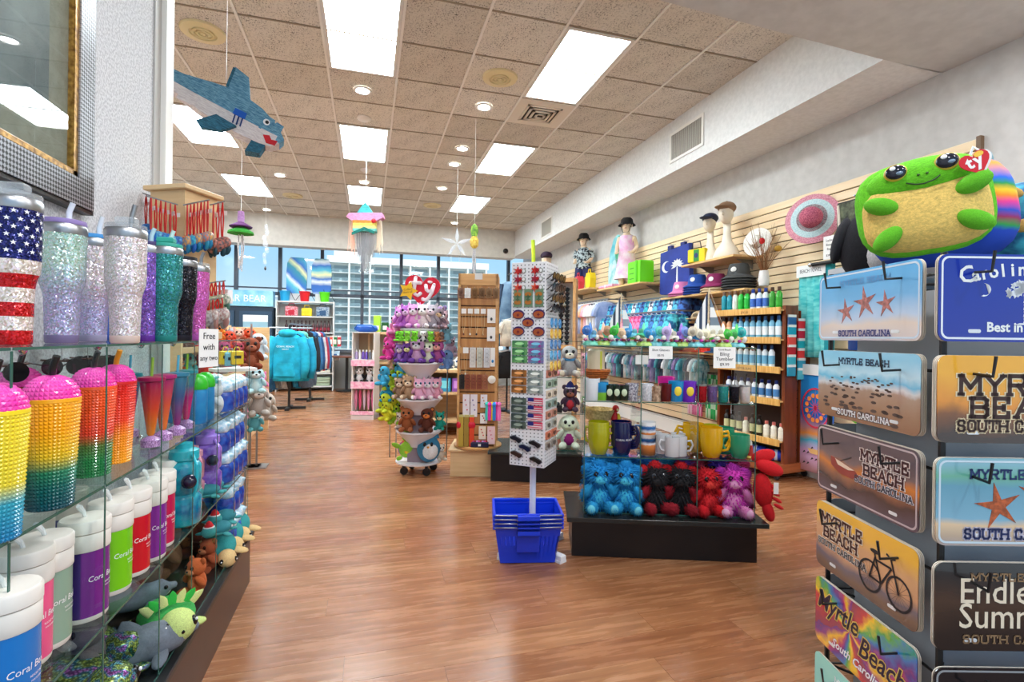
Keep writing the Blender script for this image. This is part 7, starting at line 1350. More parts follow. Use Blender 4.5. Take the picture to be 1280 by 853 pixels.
# ---- clothing on rails along the wall
RAILM = STEEL
def rail(lab,X_,y0,y1,z): t = thing('clothes_rail',lab,'rail',(X_,y0,z)); mk('bar',G().tube([(0,0,0),(0,y1 - y0,0)],.011,7),RAILM,t); [mk('arm',G().tube([(0,y,0),(3.725 - X_,y,.0)],.009,6),RAILM,t) for y in (.05,(y1 - y0) - .05)]
def shorts(lab,X_,y,z,c1,c2,grp):
    t = thing('swim_shorts',lab,'shorts',(X_,y,z),WR + PI / 2 + .15,grp); M = noisy(c1,c2,22,.8,lo=.42,hi=.58)
    mk('waist',G().lathe([(.15,-.06),(.14,-.03)],12,sy=.25),M,t,smooth=1)
    for x in (-1,1): mk('leg',G().tube([(x * .07,0,-.06),(x * .09,0,-.2),(x * .1,0,-.34)],[.075,.085,.09],8),M,t,smooth=2)
    mk('hanger',G().tube([(-.1,0,-.03),(.1,0,-.03),(0,0,-.01),(0,0,.012)],.004,5),WHITE,t)
def tee(lab,X_,y,z,c1,c2,grp,L_=.5,rz=WR + PI / 2 + .1,stripes=None,sc_=1.0):
    t = thing('shirt',lab,'shirt',(X_,y,z),rz,grp); t.scale = (sc_,sc_ * .55,sc_); M = stripes or noisy(c1,c2,10,.85,.1)
    mk('torso',G().lathe([(.2,-L_),(.195,-L_ * .6),(.2,-.14),(.15,-.05),(.06,-.03)],16,sy=.3),M,t,smooth=2)
    for x in (-1,1): mk('sleeve',G().tube([(x * .14,0,-.09),(x * .19,0,-.17),(x * .21,0,-.25)],[.05,.06,.055],8),M,t)
    mk('hanger',G().tube([(-.15,0,-.04),(0,0,-.01),(.15,0,-.04)],.006,5).tube([(0,0,-.01),(0,0,.012)],.004,5),WHITE,t)
rail('upper chrome rail of swim shorts on slat wall',3.55,4.95,6.9,1.72); rail('lower chrome rail of swim shorts before slat wall',3.3,4.85,6.6,1.52)
rw = random.Random(17)
for i in range(18): c = [((16,30,80),(60,110,190),'navy'),((20,60,120),(90,190,220),'blue'),((30,40,70),(230,230,236),'navy and white'),((20,90,130),(60,190,200),'teal')][i % 4]; shorts('%s patterned swim shorts on the upper rail, %s from the near end' % (c[2],ORD[i]),3.55,5.0 + .105 * i,1.705,c[0],c[1],'swim shorts on the upper rail')
for i in range(17): c = [((190,30,100),(250,130,180),'pink'),((20,90,140),(90,210,220),'aqua'),((16,40,90),(70,130,200),'blue')][0 if 6 <= i < 11 else (1 + i % 2)]; shorts('%s patterned swim shorts on the lower rail, %s from the near end' % (c[2],ORD[i]),3.3,4.9 + .1 * i,1.505,c[0],c[1],'swim shorts on the lower rail')
rail('chrome rail of pastel shirts on far slat wall',3.4,6.75,8.7,1.78)
STR = grad([(0,(240,240,240)),(.14,(50,56,70)),(.28,(240,240,240)),(.42,(60,66,80)),(.56,(240,240,240)),(.7,(70,76,90)),(.84,(240,240,240))],0,-.22,.22,.8,const=True)
tc_ = [((226,232,236),(250,250,250),'white'),((150,170,220),(186,200,236),'lavender blue'),((240,170,110),(250,210,180),'apricot'),((226,150,170),(246,200,206),'rose'),((90,190,190),(170,226,220),'mint'),((130,176,220),(190,216,240),'sky blue')]
for i in range(18):
    c = tc_[(i * 5 + 1) % 6]
    if i in (2,3): tee('striped black and white dress on the far rail, %s' % ['first','second'][i - 2],3.4,6.8 + .105 * i,1.765,None,None,'shirts on the far rail',.62,stripes=STR)
    else: tee('%s shirt on the far rail, %s from the near end' % (c[2],ORD[i]),3.4,6.8 + .105 * i,1.765,c[0],c[1],'shirts on the far rail')
rail('low chrome rail of tops before the slat wall',3.45,4.6,7.6,1.02); 
for i in range(30): c = [((40,150,170),(200,230,230),'teal and white'),((226,230,232),(250,250,250),'white'),((20,40,60),(70,90,110),'dark navy'),((60,170,190),(130,210,220),'aqua'),((150,120,190),(206,180,220),'lilac')][i % 5]; tee('%s top on the low rail, %s from the near end' % (c[2],(ORD + ['twenty-' + q for q in ORD])[i]),3.45,4.66 + .097 * i,1.005,c[0],c[1],'tops on the low rail',.55,rz=.35 + .1 * (i % 3),sc_=.62)
for i,(y,c1,c2,nm) in enumerate([(5.05,(236,60,160),(250,200,226),'pink checked'),(4.72,(40,190,100),(200,240,210),'green and white checked'),(4.45,(24,44,90),(240,240,244),'navy and white striped'),(4.2,(196,206,214),(226,230,236),'pale grey')]):
    t = thing('hanging_towel','%s towel hung low on the slat wall' % nm,'towel',(3.66,y,.32),WR,'towels low on the slat wall')
    m,n,b,L = nodes('woven_check'); setp(b,None,.9); ck = tex(n,'Checker',coord(n),Scale=9.0); ck.inputs['Color1'].default_value = lin(c1); ck.inputs['Color2'].default_value = lin(c2); L(ck.outputs[0],b.inputs['Base Color'])
    mk('cloth',G().sheet([[(-.13 + .26 * k / 10,.01 * math.sin(k * 1.9),.5 * j / 4) for k in range(11)] for j in range(5)]),m,t,smooth=3).modifiers.new('thick','SOLIDIFY').thickness = .02; mk('hang_bar',G().at((0,0,.5),ry=PI / 2).lathe([(.01,-.14),(.01,.14)],8),STEEL,t)
# bright packaged toys on the wall behind the glass cubes
for i in range(10):
    c = [(150,110,200),(30,70,170),(30,160,220),(40,150,210),(26,50,130),(190,200,206),(60,180,150),(220,60,60),(40,90,190),(160,130,210)][i]; t = thing('boxed_float','%s boxed float hung on the wall, %s from the near end' % (['lilac','navy','bright blue','azure','dark blue','silver','sea green','red','royal blue','violet'][i],ORD[i]),'box',(3.64,5.3 + .2 * i,1.08),WR,'boxed floats on the wall'); mk('box',G().box(-.085,.085,-.05,.05,0,.3),P(c,.45),t,smooth=0); mk('window',G().box(-.06,.06,-.052,-.05,.06,.2),P(tuple(min(255,q + 70) for q in c),.3),t,smooth=0); mk('hook_tab',G().box(-.02,.02,.0,.06,.3,.33),P(c,.5),t,smooth=0)
# ---- wooden sunglasses tower behind the pegboard spinner
so_ = thing('sunglasses_tower','tall maple framed sunglasses tower behind the pegboard spinner','display tower',(2.0,5.2,0),-.5)
for x in (-.2,.2): mk('post',G().box(x - .016,x + .016,-.12,.12,.1,1.83,.003),MAPLE,so_,smooth=0)
mk('base',G().box(-.24,.24,-.18,.18,0,.1,.004),MAPLE,so_,smooth=0); mk('top_rail',G().box(-.216,.216,-.12,.12,1.8,1.84),MAPLE,so_,smooth=0); mk('back_panel',G().box(-.184,.184,.03,.05,.1,1.8),P((226,226,222),.6),so_,smooth=0); mk('bottom_rail',G().box(-.184,.184,-.1,.1,1.08,1.12),MAPLE,so_,smooth=0)
for k in range(14):
    for c in range(2):
        t = thing('sunglasses','dark sunglasses on the maple tower, row %s from the top, %s' % (ORD[k],['left','right'][c]),'sunglasses',loc2(2.0,5.2,-.5,-.085 + .17 * c,-.03,1.72 - .047 * k),-.5,'sunglasses on the maple tower')
        for q in (-1,1): mk('lens',G().at((q * .032,-.03,0),rx=PI / 2).lathe([(.026,0),(.026,.004)],10,sy=1),P((18,18,22),.08),t,smooth=0); mk('temple',G().tube([(q * .062,-.03,.006),(q * .062,.055,.004)],.003,4),P([(24,24,26),(110,70,50),(60,60,66)][k % 3],.3),t)
        mk('bridge',G().tube([(-.062,-.03,.01),(0,-.032,.008),(.062,-.03,.01)],.004,4),P([(24,24,26),(110,70,50),(60,60,66)][k % 3],.3),t)
# far right things beyond the pegboard
p = dep(637,372,8.0); t = thing('wetsuit','blue grey wetsuit hanging beyond the pegboard','wetsuit',(p.x,p.y,p.z + .25),0); mk('torso',G().lathe([(.1,-.9),(.16,-.7),(.17,-.3),(.15,-.05),(.06,0)],14,sy=.5),noisy((60,90,120),(110,140,165),5,.7),t,smooth=2); [mk('sleeve',G().tube([(x * .13,0,-.05),(x * .2,0,-.4)],[.06,.045],8),P((40,60,84),.7),t) for x in (-1,1)]; mk('hanger',G().tube([(0,0,0),(0,0,.12)],.006,5),BLACK,t)
for nm_ in (0,): q_ = thing('garment_stand','black garment stand beyond the pegboard spinner','clothes rack',(p.x,p.y,0)); mk('post',G().tube([(0,.1,0),(0,.1,p.z + .37)],.015,6),BKM,q_); mk('arm',G().tube([(0,.1,p.z + .37),(0,-.2,p.z + .37)],.012,6),BKM,q_); mk('foot',G().box(-.25,.25,.07,.13,0,.03).box(-.03,.03,-.15,.35,0,.03),BKM,q_,smooth=0)
for i in range(8): c = [(236,226,206),(24,24,28),(30,120,170),(40,40,46),(226,226,226),(60,150,190),(20,22,30),(206,200,190)][i]; tee('%s garment on the dark stand beyond the pegboard, %s' % (['cream','black','blue','charcoal','white','light blue','ink black','stone'][i],ORD[i]),p.x - .02 * (i % 2),p.y - .1 + .04 * i,1.5 - .5 * (i % 2),tuple(int(q * .8) for q in c),c,'garments on the dark stand',.45,.3)
p = dep(683,322,9.3); t = thing('mannequin','distant mannequin head in plum cap beyond the pegboard','mannequin bust',(p.x,p.y,p.z)); mk('head',G().ell((0,0,-.05),(.09,.1,.13),14,10),SK,t,smooth=3); mk('neck',G().lathe([(.05,-.35),(.045,-.1)],12),SK,t); mk('torso',G().lathe([(.17,-1.0),(.16,-.6),(.18,-.42),(.06,-.32)],16,sy=.6),P((200,206,210),.8),t); mk('stand',G().tube([(0,0,-p.z),(0,0,-1.0)],.02,8),BKM,t); h = mk('cap',G().ell((0,0,.03),(.11,.12,.08),14,9),P((44,16,50),.7),t,smooth=3); mk('brim',G().ell((-.05,-.14,.0),(.08,.08,.012),12,6),P((44,16,50),.7),h,smooth=3)
p = dep(670,318,9.0); t = thing('pool_noodle','thin lime pool noodle standing beyond the pegboard','pool noodle',(p.x,p.y,0)); mk('noodle',G().tube([(.1,0,0),(0,0,p.z * .6),(-.06,0,p.z + .25)],.035,8),P((200,230,40),.6),t); mk('hole',G().tube([(-.06,0,p.z + .245),(-.0605,0,p.z + .252)],.012,8),P((90,110,20),.8),t)
# ================================================================ spinning rack of souvenir plates at the right
def cw(xc,zc): c,s = math.cos(TH),math.sin(TH); return (xc * c + zc * s,-xc * s + zc * c)
rcx,rcy = cw(.925,1.055); RA = -TH
def R2(x,y,z): return loc2(rcx,rcy,RA,x,y,z)
pr = thing('plate_rack','black wire spinning rack holding souvenir plates','rack',(rcx,rcy,0),RA)
mk('pole',G().lathe([(.022,.0),(.022,1.36)],12),WIRE,pr); mk('base',G().lathe([(.24,0),(.24,.02),(.05,.05)],28),WIRE,pr)
for x in (-1,1):
    for y in (-1,1): mk('corner_wire',G().tube([(x * .158,y * .158,.06),(x * .158,y * .158,1.36)],.0055,6),WIRE,pr)
ZT = [1.354,1.178,1.0,.818,.636,.455,.275]
for z in ZT + [.1]:
    zz = z - .03; mk('tier_wire',G().tube([(-.158,-.158,zz),(.158,-.158,zz),(.158,.158,zz),(-.158,.158,zz),(-.158,-.158,zz)],.003,5),WIRE,pr); mk('cross_wire',G().tube([(-.158,-.158,zz),(.158,.158,zz)],.003,5).tube([(.158,-.158,zz),(-.158,.158,zz)],.003,5),WIRE,pr)
mk('baffle',G().box(-.12,.12,-.12,.12,.1,1.3),P((170,176,184),.5),pr,smooth=0)
PWd,PHt = .305,.152
def plate_mesh():
    g = G(); out = rrect(-PWd / 2,PWd / 2,-PHt,0,.016,5); g.pxz(out,-.0012,0); return g
PLM = me(plate_mesh(),_n,0); BACK = P((176,180,184),.4,.5); EDGE = P((226,214,196),.4)
def art(stops,**k): return grad(stops,2,-PHt,0,.2,.6,**k)
def plate(face,tier,off,lab,mat,grp,lean=0):
    # face 0 = toward the camera end, 1 = toward the left aisle, 2/3 the far sides
    d = -.168 - off; z = ZT[tier]
    loc,rz = {0: (R2(-.034,d,z),RA),1: (R2(d,.0145,z),RA - PI / 2),2: (R2(0,-d,z),RA + PI),3: (R2(-d,0,z),RA + PI / 2)}[face]
    t = thing('souvenir_plate',lab,'license plate',loc,0,grp,rot=(lean,0,rz)); o = bpy.data.objects.new('plate',PLM); link(o,t); o.material_slots[0].link = 'OBJECT'; o.material_slots[0].material = mat
    return t
def slots(t,c=(226,226,226)):
    for x in (-.09,.09): mk('slot',G().pxz(rrect(x - .011,x + .011,-.137,-.1305,.003,3),-.0016,-.0012),P(c,.4,.3),t,smooth=0)
def edgeline(t,c):
    o = rrect(-PWd / 2 + .004,PWd / 2 - .004,-PHt + .004,-.004,.013,5); i_ = rrect(-PWd / 2 + .0075,PWd / 2 - .0075,-PHt + .0075,-.0075,.0105,5); n = len(o); g = G(); g.add([(x,-.0015,z) for x,z in o] + [(x,-.0015,z) for x,z in i_],[(k,(k + 1) % n,n + (k + 1) % n,n + k) for k in range(n)]); mk('border',g,P(c,.4),t,smooth=0)
def words(t,lines,c,oc=None):
    """slab letter lines: (text, centre x, baseline z, cap height, unit width)"""
    if oc:
        g = G(); [slab(g,s_,x - slabw(s_,w) / 2,z,h,w,.22,.0021 if h > .012 else .0012,-.0017) for s_,x,z,h,w in lines]; mk('letter_outline',g,P(oc,.5),t,smooth=0)
    g = G(); [slab(g,s_,x - slabw(s_,w) / 2,z,h,w,.22,0,-.0021) for s_,x,z,h,w in lines]; mk('lettering',g,P(c,.5),t,smooth=0)
def starfish(t,cx,cz,R,c,rot=.2):
    mk('starfish_print',G().pxz(star(cx,cz,R,R * .3,5,PI / 2 + rot),-.0019,-.0012),noisy(tuple(int(q * .7) for q in c),c,140,.6),t,smooth=0)
def hooks(face,tier,n=1):
    z = ZT[tier]
    for x in (-.09,.09):
        pts = [(x,-.155,z - .03),(x,-.2 - .004 * n,z - .034),(x,-.205 - .004 * n,z - .0),]
        q = [R2(p[0] - .034,p[1],p[2]) if face == 0 else R2(p[1],-p[0],p[2]) for p in pts]; o = mk('hook',G().tube([(Matrix.Rotation(-RA,3,'Z') @ Vector((v[0] - rcx,v[1] - rcy,v[2]))) for v in q],.0026,6),WIRE,pr)
SKYB = [(0,(150,150,190)),(.14,(214,200,196)),(.32,(226,206,190)),(.42,(190,206,226)),(.7,(120,180,224)),(1,(100,176,226))]
def stackof(face,tier,n,label,mat,grp):
    for k in range(n - 1,0,-1): plate(face,tier,-.0035 * k + .012,label + ', hidden plate %s behind the front one' % ORD[k - 1],EDGE,grp)
    return plate(face,tier,.012,label + ', front plate',mat,grp)
# left face, from the top
t = stackof(1,0,3,'starfish trio on pale beach plate',art(SKYB,nz=.03,nscale=12),'starfish trio plates'); hooks(1,0,3); slots(t)
for x,z,R in ((-.055,-.088,.03),(.005,-.072,.036),(.065,-.078,.028)): starfish(t,x,z,R,(196,120,110),.15)
words(t,[('MYRTLE BEACH',0,-.03,.011,.0105)],(90,150,200)); words(t,[('SOUTH CAROLINA',0,-.142,.011,.0095)],(60,60,120),(190,180,200)); edgeline(t,(200,214,226))
t = stackof(1,1,4,'footprints on brown sand plate',art([(0,(140,100,76)),(.3,(160,122,96)),(.55,(176,146,124)),(.62,(214,210,208)),(.7,(120,190,220)),(.8,(190,224,236)),(1,(150,206,230))],nz=.03,nscale=26),'footprint plates'); hooks(1,1,4); slots(t)
fg = G(); rf = random.Random(6)
for k in range(75): zz = -.055 - rf.random() ** 1.4 * .09; xx = rf.uniform(-.09,.09) * (1 + (-.055 - zz) * 5) - .01; q = .003 + (-.055 - zz) * .05; fg.pxz(oval(q * 1.4,q * .55,7,xx,zz),-.0018,-.0012)
mk('footprint_print',fg,P((84,62,52),.7),t,smooth=0); words(t,[('MYRTLE BEACH',0,-.028,.012,.0105)],(30,50,80)); words(t,[('SOUTH CAROLINA',.0,-.142,.011,.0095)],(236,230,226),(80,70,80))
t = stackof(1,2,4,'stormy sunset boat plate',art([(0,(60,48,70)),(.25,(90,74,84)),(.45,(70,52,50)),(.6,(150,96,70)),(.72,(206,120,50)),(.85,(120,100,100)),(1,(96,84,90))],nz=.07,nscale=9),'sunset boat plates'); hooks(1,2,4); slots(t)
mk('boat_print',G().pxz([(-.1,-.065),(-.02,-.08),(-.005,-.09),(-.03,-.1),(-.07,-.098),(-.1,-.085)],-.0018,-.0012),P((150,60,46),.6),t,smooth=0); mk('boat_deck_print',G().pxz([(-.085,-.068),(-.02,-.08),(-.04,-.084),(-.075,-.08)],-.002,-.0012),P((226,196,170),.6),t,smooth=0); mk('mast_print',G().pxz([(-.07,-.07),(-.066,-.07),(-.03,-.055),(-.032,-.053)],-.002,-.0012),P((60,46,46),.6),t,smooth=0)
words(t,[('MYRTLE',.065,-.05,.021,.0175),('BEACH',.062,-.08,.021,.0175)],(74,34,34),(232,214,206)); words(t,[('SOUTH CAROLINA',.06,-.1,.012,.0095)],(70,60,70),(226,220,224)); edgeline(t,(190,170,170))
t = stackof(1,3,4,'bicycle at sunset plate',art([(0,(60,44,40)),(.25,(110,80,60)),(.4,(104,92,100)),(.55,(206,150,110)),(.8,(214,160,110)),(1,(240,180,60))],nz=.05,nscale=8),'bicycle plates'); hooks(1,3,4); slots(t)
words(t,[('MYRTLE',-.062,-.045,.022,.0185),('BEACH',-.066,-.076,.022,.0185)],(84,44,34),(232,214,190)); words(t,[('SOUTH CAROLINA',-.062,-.098,.012,.0098)],(70,60,60),(236,226,216))
bg_ = G()
def ringp(cx,cz,r,w_): 
    n = 26
    bg_.add([(cx + r * math.cos(2 * PI * k / n),-.0022,cz + r * math.sin(2 * PI * k / n)) for k in range(n)] + [(cx + (r - w_) * math.cos(2 * PI * k / n),-.0022,cz + (r - w_) * math.sin(2 * PI * k / n)) for k in range(n)],[(k,(k + 1) % n,n + (k + 1) % n,n + k) for k in range(n)])
def barp(a,b,w_): a,b = Vector(a),Vector(b); d = (b - a).normalized(); q = Vector((-d.y,d.x)) * w_; bg_.add([((p).x,-.0022,p.y) for p in (a - q,b - q,b + q,a + q)],[(0,1,2,3)])
ringp(.03,-.1,.033,.0045); ringp(.108,-.1,.033,.0045)
for a,b in [((.03,-.1),(.046,-.055)),((.046,-.06),(.09,-.06)),((.03,-.1),(.062,-.102)),((.062,-.102),(.046,-.055)),((.062,-.102),(.09,-.06)),((.108,-.1),(.088,-.042)),((.088,-.042),(.1,-.038)),((.088,-.042),(.076,-.036)),((.046,-.055),(.044,-.047))]: barp(a,b,.0022)
bg_.pxz(oval(.013,.0045,10,.044,-.045),-.0022,-.0018)
for k in range(8): a = PI * k / 8; barp((.03 - .029 * math.cos(a),-.1 - .029 * math.sin(a)),(.03 + .029 * math.cos(a),-.1 + .029 * math.sin(a)),.0003); barp((.108 - .029 * math.cos(a),-.1 - .029 * math.sin(a)),(.108 + .029 * math.cos(a),-.1 + .029 * math.sin(a)),.0003)
mk('bicycle_print',bg_,P((34,28,30),.6),t,smooth=0)
m_,n_,b_,L_ = nodes('tie_dye'); setp(b_,None,.2,0,0,.6); v_ = coord(n_); gr_ = n_.nodes.new('ShaderNodeTexGradient'); gr_.gradient_type = 'RADIAL'; mp_ = n_.nodes.new('ShaderNodeMapping'); mp_.inputs['Location'].default_value = (.03,-.07,0); mp_.inputs['Rotation'].default_value = (PI / 2,0,0); L_(v_,mp_.inputs[0]); ns_ = tex(n_,'Noise',v_,Scale=30,Detail=4)
ma_ = n_.nodes.new('ShaderNodeMath'); ma_.operation = 'MULTIPLY_ADD'; ma_.inputs[1].default_value = .12; L_(mp_.outputs[0],gr_.inputs[0]); L_(ns_.outputs[0],ma_.inputs[0]); L_(gr_.outputs[0],ma_.inputs[2])
m3_ = n_.nodes.new('ShaderNodeMath'); m3_.operation = 'MULTIPLY'; m3_.inputs[1].default_value = 3.0; L_(ma_.outputs[0],m3_.inputs[0]); m4_ = n_.nodes.new('ShaderNodeMath'); m4_.operation = 'FRACT'; L_(m3_.outputs[0],m4_.inputs[0])
L_(ramp(n_,m4_.outputs[0],[(.1,(150,20,60)),(.25,(206,40,40)),(.35,(250,200,30)),(.45,(70,160,60)),(.55,(30,110,180)),(.65,(90,30,130)),(.75,(190,30,80)),(.85,(250,190,20)),(.95,(150,30,110)),(1,(90,30,130))]),b_.inputs['Base Color'])
t = stackof(1,4,3,'tie-dye script plate',m_,'tie-dye plates'); hooks(1,4,3); slots(t)
for w_,x,z,s_ in [('Myrtle',-.075,-.068,.062),('Beach',.06,-.1,.062)]: txt(w_,s_,P((226,190,90),.5),t,(x,-.0016,z),(PI / 2,0,0),0,.0032,.35,sx=.85); txt(w_,s_,P((40,20,50),.5),t,(x,-.0019,z),(PI / 2,0,0),0,.0008,.35,sx=.85)
txt('South Carolina',.026,P((236,230,236),.5),t,(-.01,-.0019,-.132),(PI / 2,0,0),0,.0006,.35)
t = stackof(1,5,2,'aqua shimmer plate',art([(0,(40,150,150)),(.5,(120,206,196)),(1,(150,220,206))],nz=.05,nscale=14),'aqua plates'); hooks(1,5,2); slots(t); words(t,[('MYRTLE BEACH',0,-.03,.012,.0105)],(236,244,244))
# front face, from the top
BLUEP = P((10,40,150),.2,0,.5); t = stackof(0,0,3,'royal blue palm and crescent plate',BLUEP,'royal blue plates'); hooks(0,0,3); slots(t); edgeline(t,(230,232,236))
for k,ch in enumerate('Carolina Girls'):
    f = (k - 6.5) / 6.5; a = f * .42; x = .165 * math.sin(a * 1.55); z = -.047 + .017 * math.cos(a * 3.2) - .006; txt(ch,.031 if k not in (0,9) else .041,P((235,235,230),.5),t,(x,-.0016,z),(PI / 2,a * .75,0),0,.0008)
txt('Best in the World',.023,P((235,235,230),.5),t,(.015,-.0016,-.134),(PI / 2,0,0),0,.0007); mk('crescent_print',G().pxz([(-x - .075 + 2 * 0,z) for x,z in [(-q[0],q[1]) for q in crescent(0,-.062,.0115,PI - .5)]][::-1],-.0018,-.0012),P((235,236,236),.5),t,smooth=0)
pg = G(); rp2 = random.Random(3)
for k in range(70): a = rp2.uniform(-.3,PI + .3); r_ = rp2.uniform(.006,.03); x,z = .0 + r_ * math.cos(a) - .003,-.068 + r_ * .75 * math.sin(a); pg.pxz(star(x,z,.0055,.0028,4,rp2.uniform(0,3)),-.0017,-.0012)
for k in range(9): pg.pxz([(-.006 + .001 * (k % 2),-.12 + .006 * k),(.006 - .001 * (k % 2),-.12 + .006 * k),(.005,-.1155 + .006 * k),(-.005,-.1155 + .006 * k)],-.0017,-.0012)
mk('palmetto_print',pg.pxz([(-.02,-.122),(.02,-.122),(.012,-.119),(-.012,-.119)],-.0017,-.0012),P((222,224,226),.5),t,smooth=0)
t = stackof(0,1,4,'amber sunset plate with dark slab letters',art([(0,(34,26,24)),(.3,(60,36,24)),(.5,(130,74,26)),(.65,(226,140,30)),(1,(240,170,40))],nz=.06,nscale=10),'amber sunset plates'); hooks(0,1,4); slots(t)
words(t,[('MYRTLE',0,-.067,.032,.031),('BEACH',0,-.106,.032,.031)],(60,30,20),(236,214,170)); words(t,[('SOUTH CAROLINA',0,-.131,.018,.0142)],(60,34,24),(230,206,164))
t = stackof(0,2,3,'two starfish on beach plate',art([(0,(150,140,150)),(.16,(190,160,130)),(.3,(226,190,146)),(.38,(120,170,190)),(.75,(90,150,170)),(.86,(100,170,140)),(1,(130,180,190))],nz=.02,nscale=9),'two starfish plates'); hooks(0,2,3); slots(t); edgeline(t,(206,220,226))
starfish(t,-.045,-.083,.042,(206,100,50),.2); starfish(t,.035,-.07,.05,(190,90,50),-.15); words(t,[('MYRTLE BEACH',.0,-.035,.015,.013)],(30,50,100)); words(t,[('SOUTH CAROLINA',.0,-.139,.016,.0125)],(30,40,90),(206,196,206))
t = stackof(0,3,3,'dark brown summer plate',art([(0,(24,18,14)),(.4,(40,28,20)),(.7,(74,50,34)),(1,(30,22,18))],nz=.05,nscale=12),'dark brown plates'); hooks(0,3,3); slots(t)
words(t,[('MYRTLE BEACH',0,-.03,.012,.0125),('SOUTH CAROLINA',0,-.138,.013,.0125)],(150,116,80)); txt('Endless',.062,P((240,220,190),.5),t,(-.112,-.0016,-.069),(PI / 2,0,0),0,.0003,0,'LEFT',sx=.92); txt('Summer',.062,P((240,220,190),.5),t,(-.112,-.0016,-.112),(PI / 2,0,0),0,.0003,0,'LEFT',sx=.92)
t = stackof(0,4,2,'near black plate low on the front face',P((22,20,22),.2,0,.5),'near black plates'); hooks(0,4,2); slots(t); edgeline(t,(150,150,150))
for k in range(5): plate(2,k,0,'grey-backed plate on the far side of the rack, tier %s' % ORD[k],BACK,'far side plates'); plate(3,k,0,'grey-backed plate on the right side of the rack, tier %s' % ORD[k],BACK,'right side plates')
# ---- plush heaped on top of the rack
tx_,ty_,tz_ = dep(1156,258,1.06); TR = -TH - .58
tt = thing('plush_turtle','big lime and yellow plush turtle with rainbow shell atop the rack','plush toy',(tx_,ty_,tz_),0,rot=(-.1,-.12,TR)); tt.scale = (.87,.9,.92)
RB = grad([(0,(20,60,160)),(.26,(24,66,176)),(.3,(40,150,70)),(.36,(150,40,90)),(.42,(30,80,190)),(.52,(236,60,140)),(.58,(250,140,40)),(.64,(250,200,40)),(.7,(40,150,70)),(.76,(30,100,210)),(.9,(250,150,40)),(1,(30,80,200))],2,-1,1,.9,nz=.25,nscale=1.6); LIME,YEL = plushm((96,186,22)),plushm((222,186,98))
ob('shell','q',RB,tt,(.03,.06,-.008),(.145,.085,.122),(0,0,.1)); ob('rim','q',LIME,tt,(-.006,.0,.0),(.132,.05,.112)); ob('belly','q',YEL,tt,(-.006,-.016,-.022),(.122,.05,.084)); ob('head','s',LIME,tt,(-.006,-.02,.056),(.108,.052,.05))
for x,z,a in ((-.088,.002,-.3),(.082,.014,.3),(-.085,-.076,.55),(.075,-.066,-.45)): ob('flipper','s',plushm((92,180,24)),tt,(x,-.056,z),(.036,.02,.02),(0,-1.2 * a,0))
EW = P((40,44,60),.08)
for x in (-.052,.042): e = ob('eye','s',P((30,32,44),.05),tt,(x,-.068,.07),(.021,.011,.017)); ob('eye_ring','s',P((200,170,60),.3),tt,(x,-.065,.07),(.0235,.0105,.0195)); ob('eye_glint','s',EYEW,tt,(x - .006,-.078,.077),(.006,.003,.005)); ob('eye_glint','s',P((120,140,160),.2),tt,(x + .006,-.0775,.064),(.007,.003,.004))
mk('smile',G().tube([(-.036,-.07,.04),(-.02,-.0715,.032),(-.004,-.0715,.03),(.014,-.071,.034),(.026,-.07,.042)],.0016,6),P((30,60,10),.6),tt); [ob('nostril','l',P((40,70,10),.6),tt,(x,-.0725,.052),(.003,.002,.002)) for x in (-.012,.004)]
hh = [(.0022 * 16 * math.sin(q) ** 3,.0022 * (13 * math.cos(q) - 5 * math.cos(2 * q) - 2 * math.cos(3 * q) - math.cos(4 * q))) for q in [2 * PI * k / 30 for k in range(30)]]
tg_ = mk('heart_tag',G().pxz([(a * .85,b * .85) for a,b in hh],-.001,.001),P((206,24,34),.35),tt,(.088,-.07,.052),(.1,-.35,.3),smooth=0); [txt(c_,.036,P((240,236,236),.4),tg_,(x_,-.0014,-.008),(PI / 2,0,0),0,.0012) for c_,x_ in (('t',-.012),('y',.006))]; mk('tag_back',G().pxz([(a * .85 + .006,b * .85 - .002) for a,b in hh],.002,.0035),P((236,230,226),.5),tg_,smooth=0); mk('gold_spot',G().pxz(oval(.01,.006,10,.012,.014),-.0014,-.001),P((240,190,60),.4),tg_,smooth=0)
p = dep(1268,276,1.08); t = thing('plush_sea_turtle','teal blue patterned plush beside the lime turtle','plush toy',p,0,rot=(0,.1,TR)); ob('shell','s',noisy((20,60,120),(70,190,206),3.2,.9,.2),t,(.03,.04,-.01),(.13,.1,.1)); ob('head','s',plushm((60,150,190)),t,(.12,-.05,.0),(.06,.05,.05)); [ob('spot','l',plushm((206,160,80)),t,(x,y,z),(.03,.012,.014),(0,r_,0)) for x,y,z,r_ in ((-.03,-.05,.05,.2),(.01,-.056,-.02,-.2),(-.05,-.02,-.04,.4))]
p = dep(1082,318,1.26); t = thing('plush_penguin','black and white plush penguin tucked behind the lime turtle','plush toy',(p.x,p.y,1.36),0,rot=(0,.25,TR)); ob('body','s',plushm((18,20,28)),t,(0,0,.085),(.075,.06,.1)); ob('belly','s',plushm((235,235,238)),t,(.02,-.03,.08),(.05,.04,.07)); ob('head','s',plushm((226,228,232)),t,(.02,0,.18),(.055,.05,.045)); [ob('wing','l',plushm((18,20,28)),t,(x * .075,0,.08),(.018,.03,.06)) for x in (-1,1)]
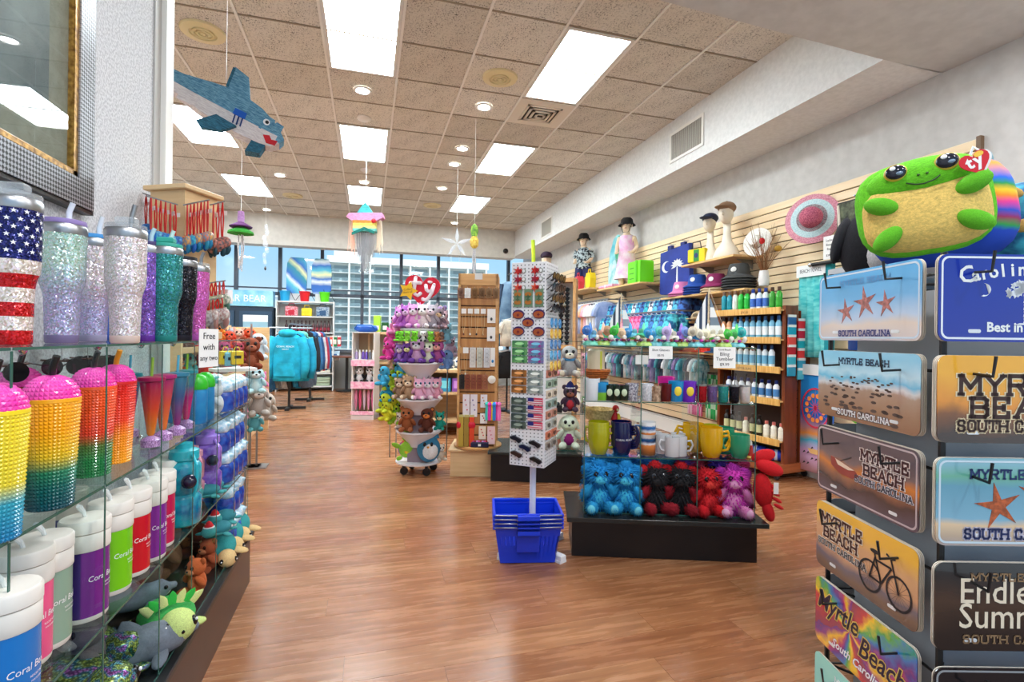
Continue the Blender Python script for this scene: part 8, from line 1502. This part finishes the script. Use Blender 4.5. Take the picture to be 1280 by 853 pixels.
p = dep(1190,202,1.3); t = thing('plush_dome','grey blue round plush behind the lime turtle head','plush toy',(p.x,p.y,p.z - .09),0,rot=(0,0,TR)); ob('body','s',plushm((130,160,166)),t,(0,0,.03),(.095,.07,.07)); ob('ear','l',plushm((130,160,166)),t,(.06,0,.08),(.02,.015,.03)); mk('tag_loop',G().tube([(.03,-.03,.09),(.035,-.035,.11),(.045,-.035,.1)],.003,5),WHITE,t)
# ---- grey shelf unit behind the rack with lettered cups
gx,gy = cw(1.70,1.78); gu = thing('grey_shelf_unit','grey metal shelf unit standing behind the plate rack','shelf unit',(gx,gy,0),RA)
GREYM = P((150,156,162),.45); mk('back_panel',G().box(-.2,.5,.14,.16,0,1.5),GREYM,gu,smooth=0)
for z in (.15,.5,.85,1.165,1.47): mk('shelf',G().box(-.5,.5,-.14,.14,z - .02,z),P((190,194,198),.4),gu,smooth=0)
for x in (-.5,.48): mk('upright',G().box(x,x + .02,-.14,-.12,0,1.5),P((60,62,66),.5),gu,smooth=0)
for i,(x,c,nm) in enumerate([(-.49,(20,60,130),'navy'),(-.405,(30,150,200),'turquoise'),(-.30,(236,120,20),'orange'),(-.18,(226,226,226),'white patterned'),(.1,(190,150,100),'tan'),(.22,(60,60,70),'dark')]):
    t = thing('lettered_cup','%s cup with black lettering on the grey shelf' % nm,'cup',loc2(gx,gy,RA,x,-.05,1.166),RA,'lettered cups on the grey shelf'); mk('cup',G().lathe([(.042,0),(.048,.004),(.05,.11),(.046,.11),(.04,.008),(0,.007)],22,cap=False),P(c,.25) if i != 3 else noisy((30,30,30),(235,235,230),60,.4,lo=.48,hi=.52),t); mk('lettering',me(ctext('CORAL',.022,.0505,-PI / 2),P((20,20,24),.5),0),None,t,(0,0,.04)); mk('lettering',me(ctext('BEACH',.022,.0502,-PI / 2),P((20,20,24),.5),0),None,t,(0,0,.016))
for i in range(5): t = thing('folded_shirt','%s folded shirt stack on a low grey shelf' % ['lime','grey','white','orange','slate'][i],'shirts',loc2(gx,gy,RA,-.36 + .18 * i,0,.851),RA,'folded shirts on the grey shelf'); [mk('shirt',G().box(-.075,.075,-.1,.1,.045 * k,.045 * k + .04,.01),P([(120,220,40),(150,156,160),(226,228,230),(226,110,40),(90,100,116)][i],.8),t,smooth=0) for k in range(3)]
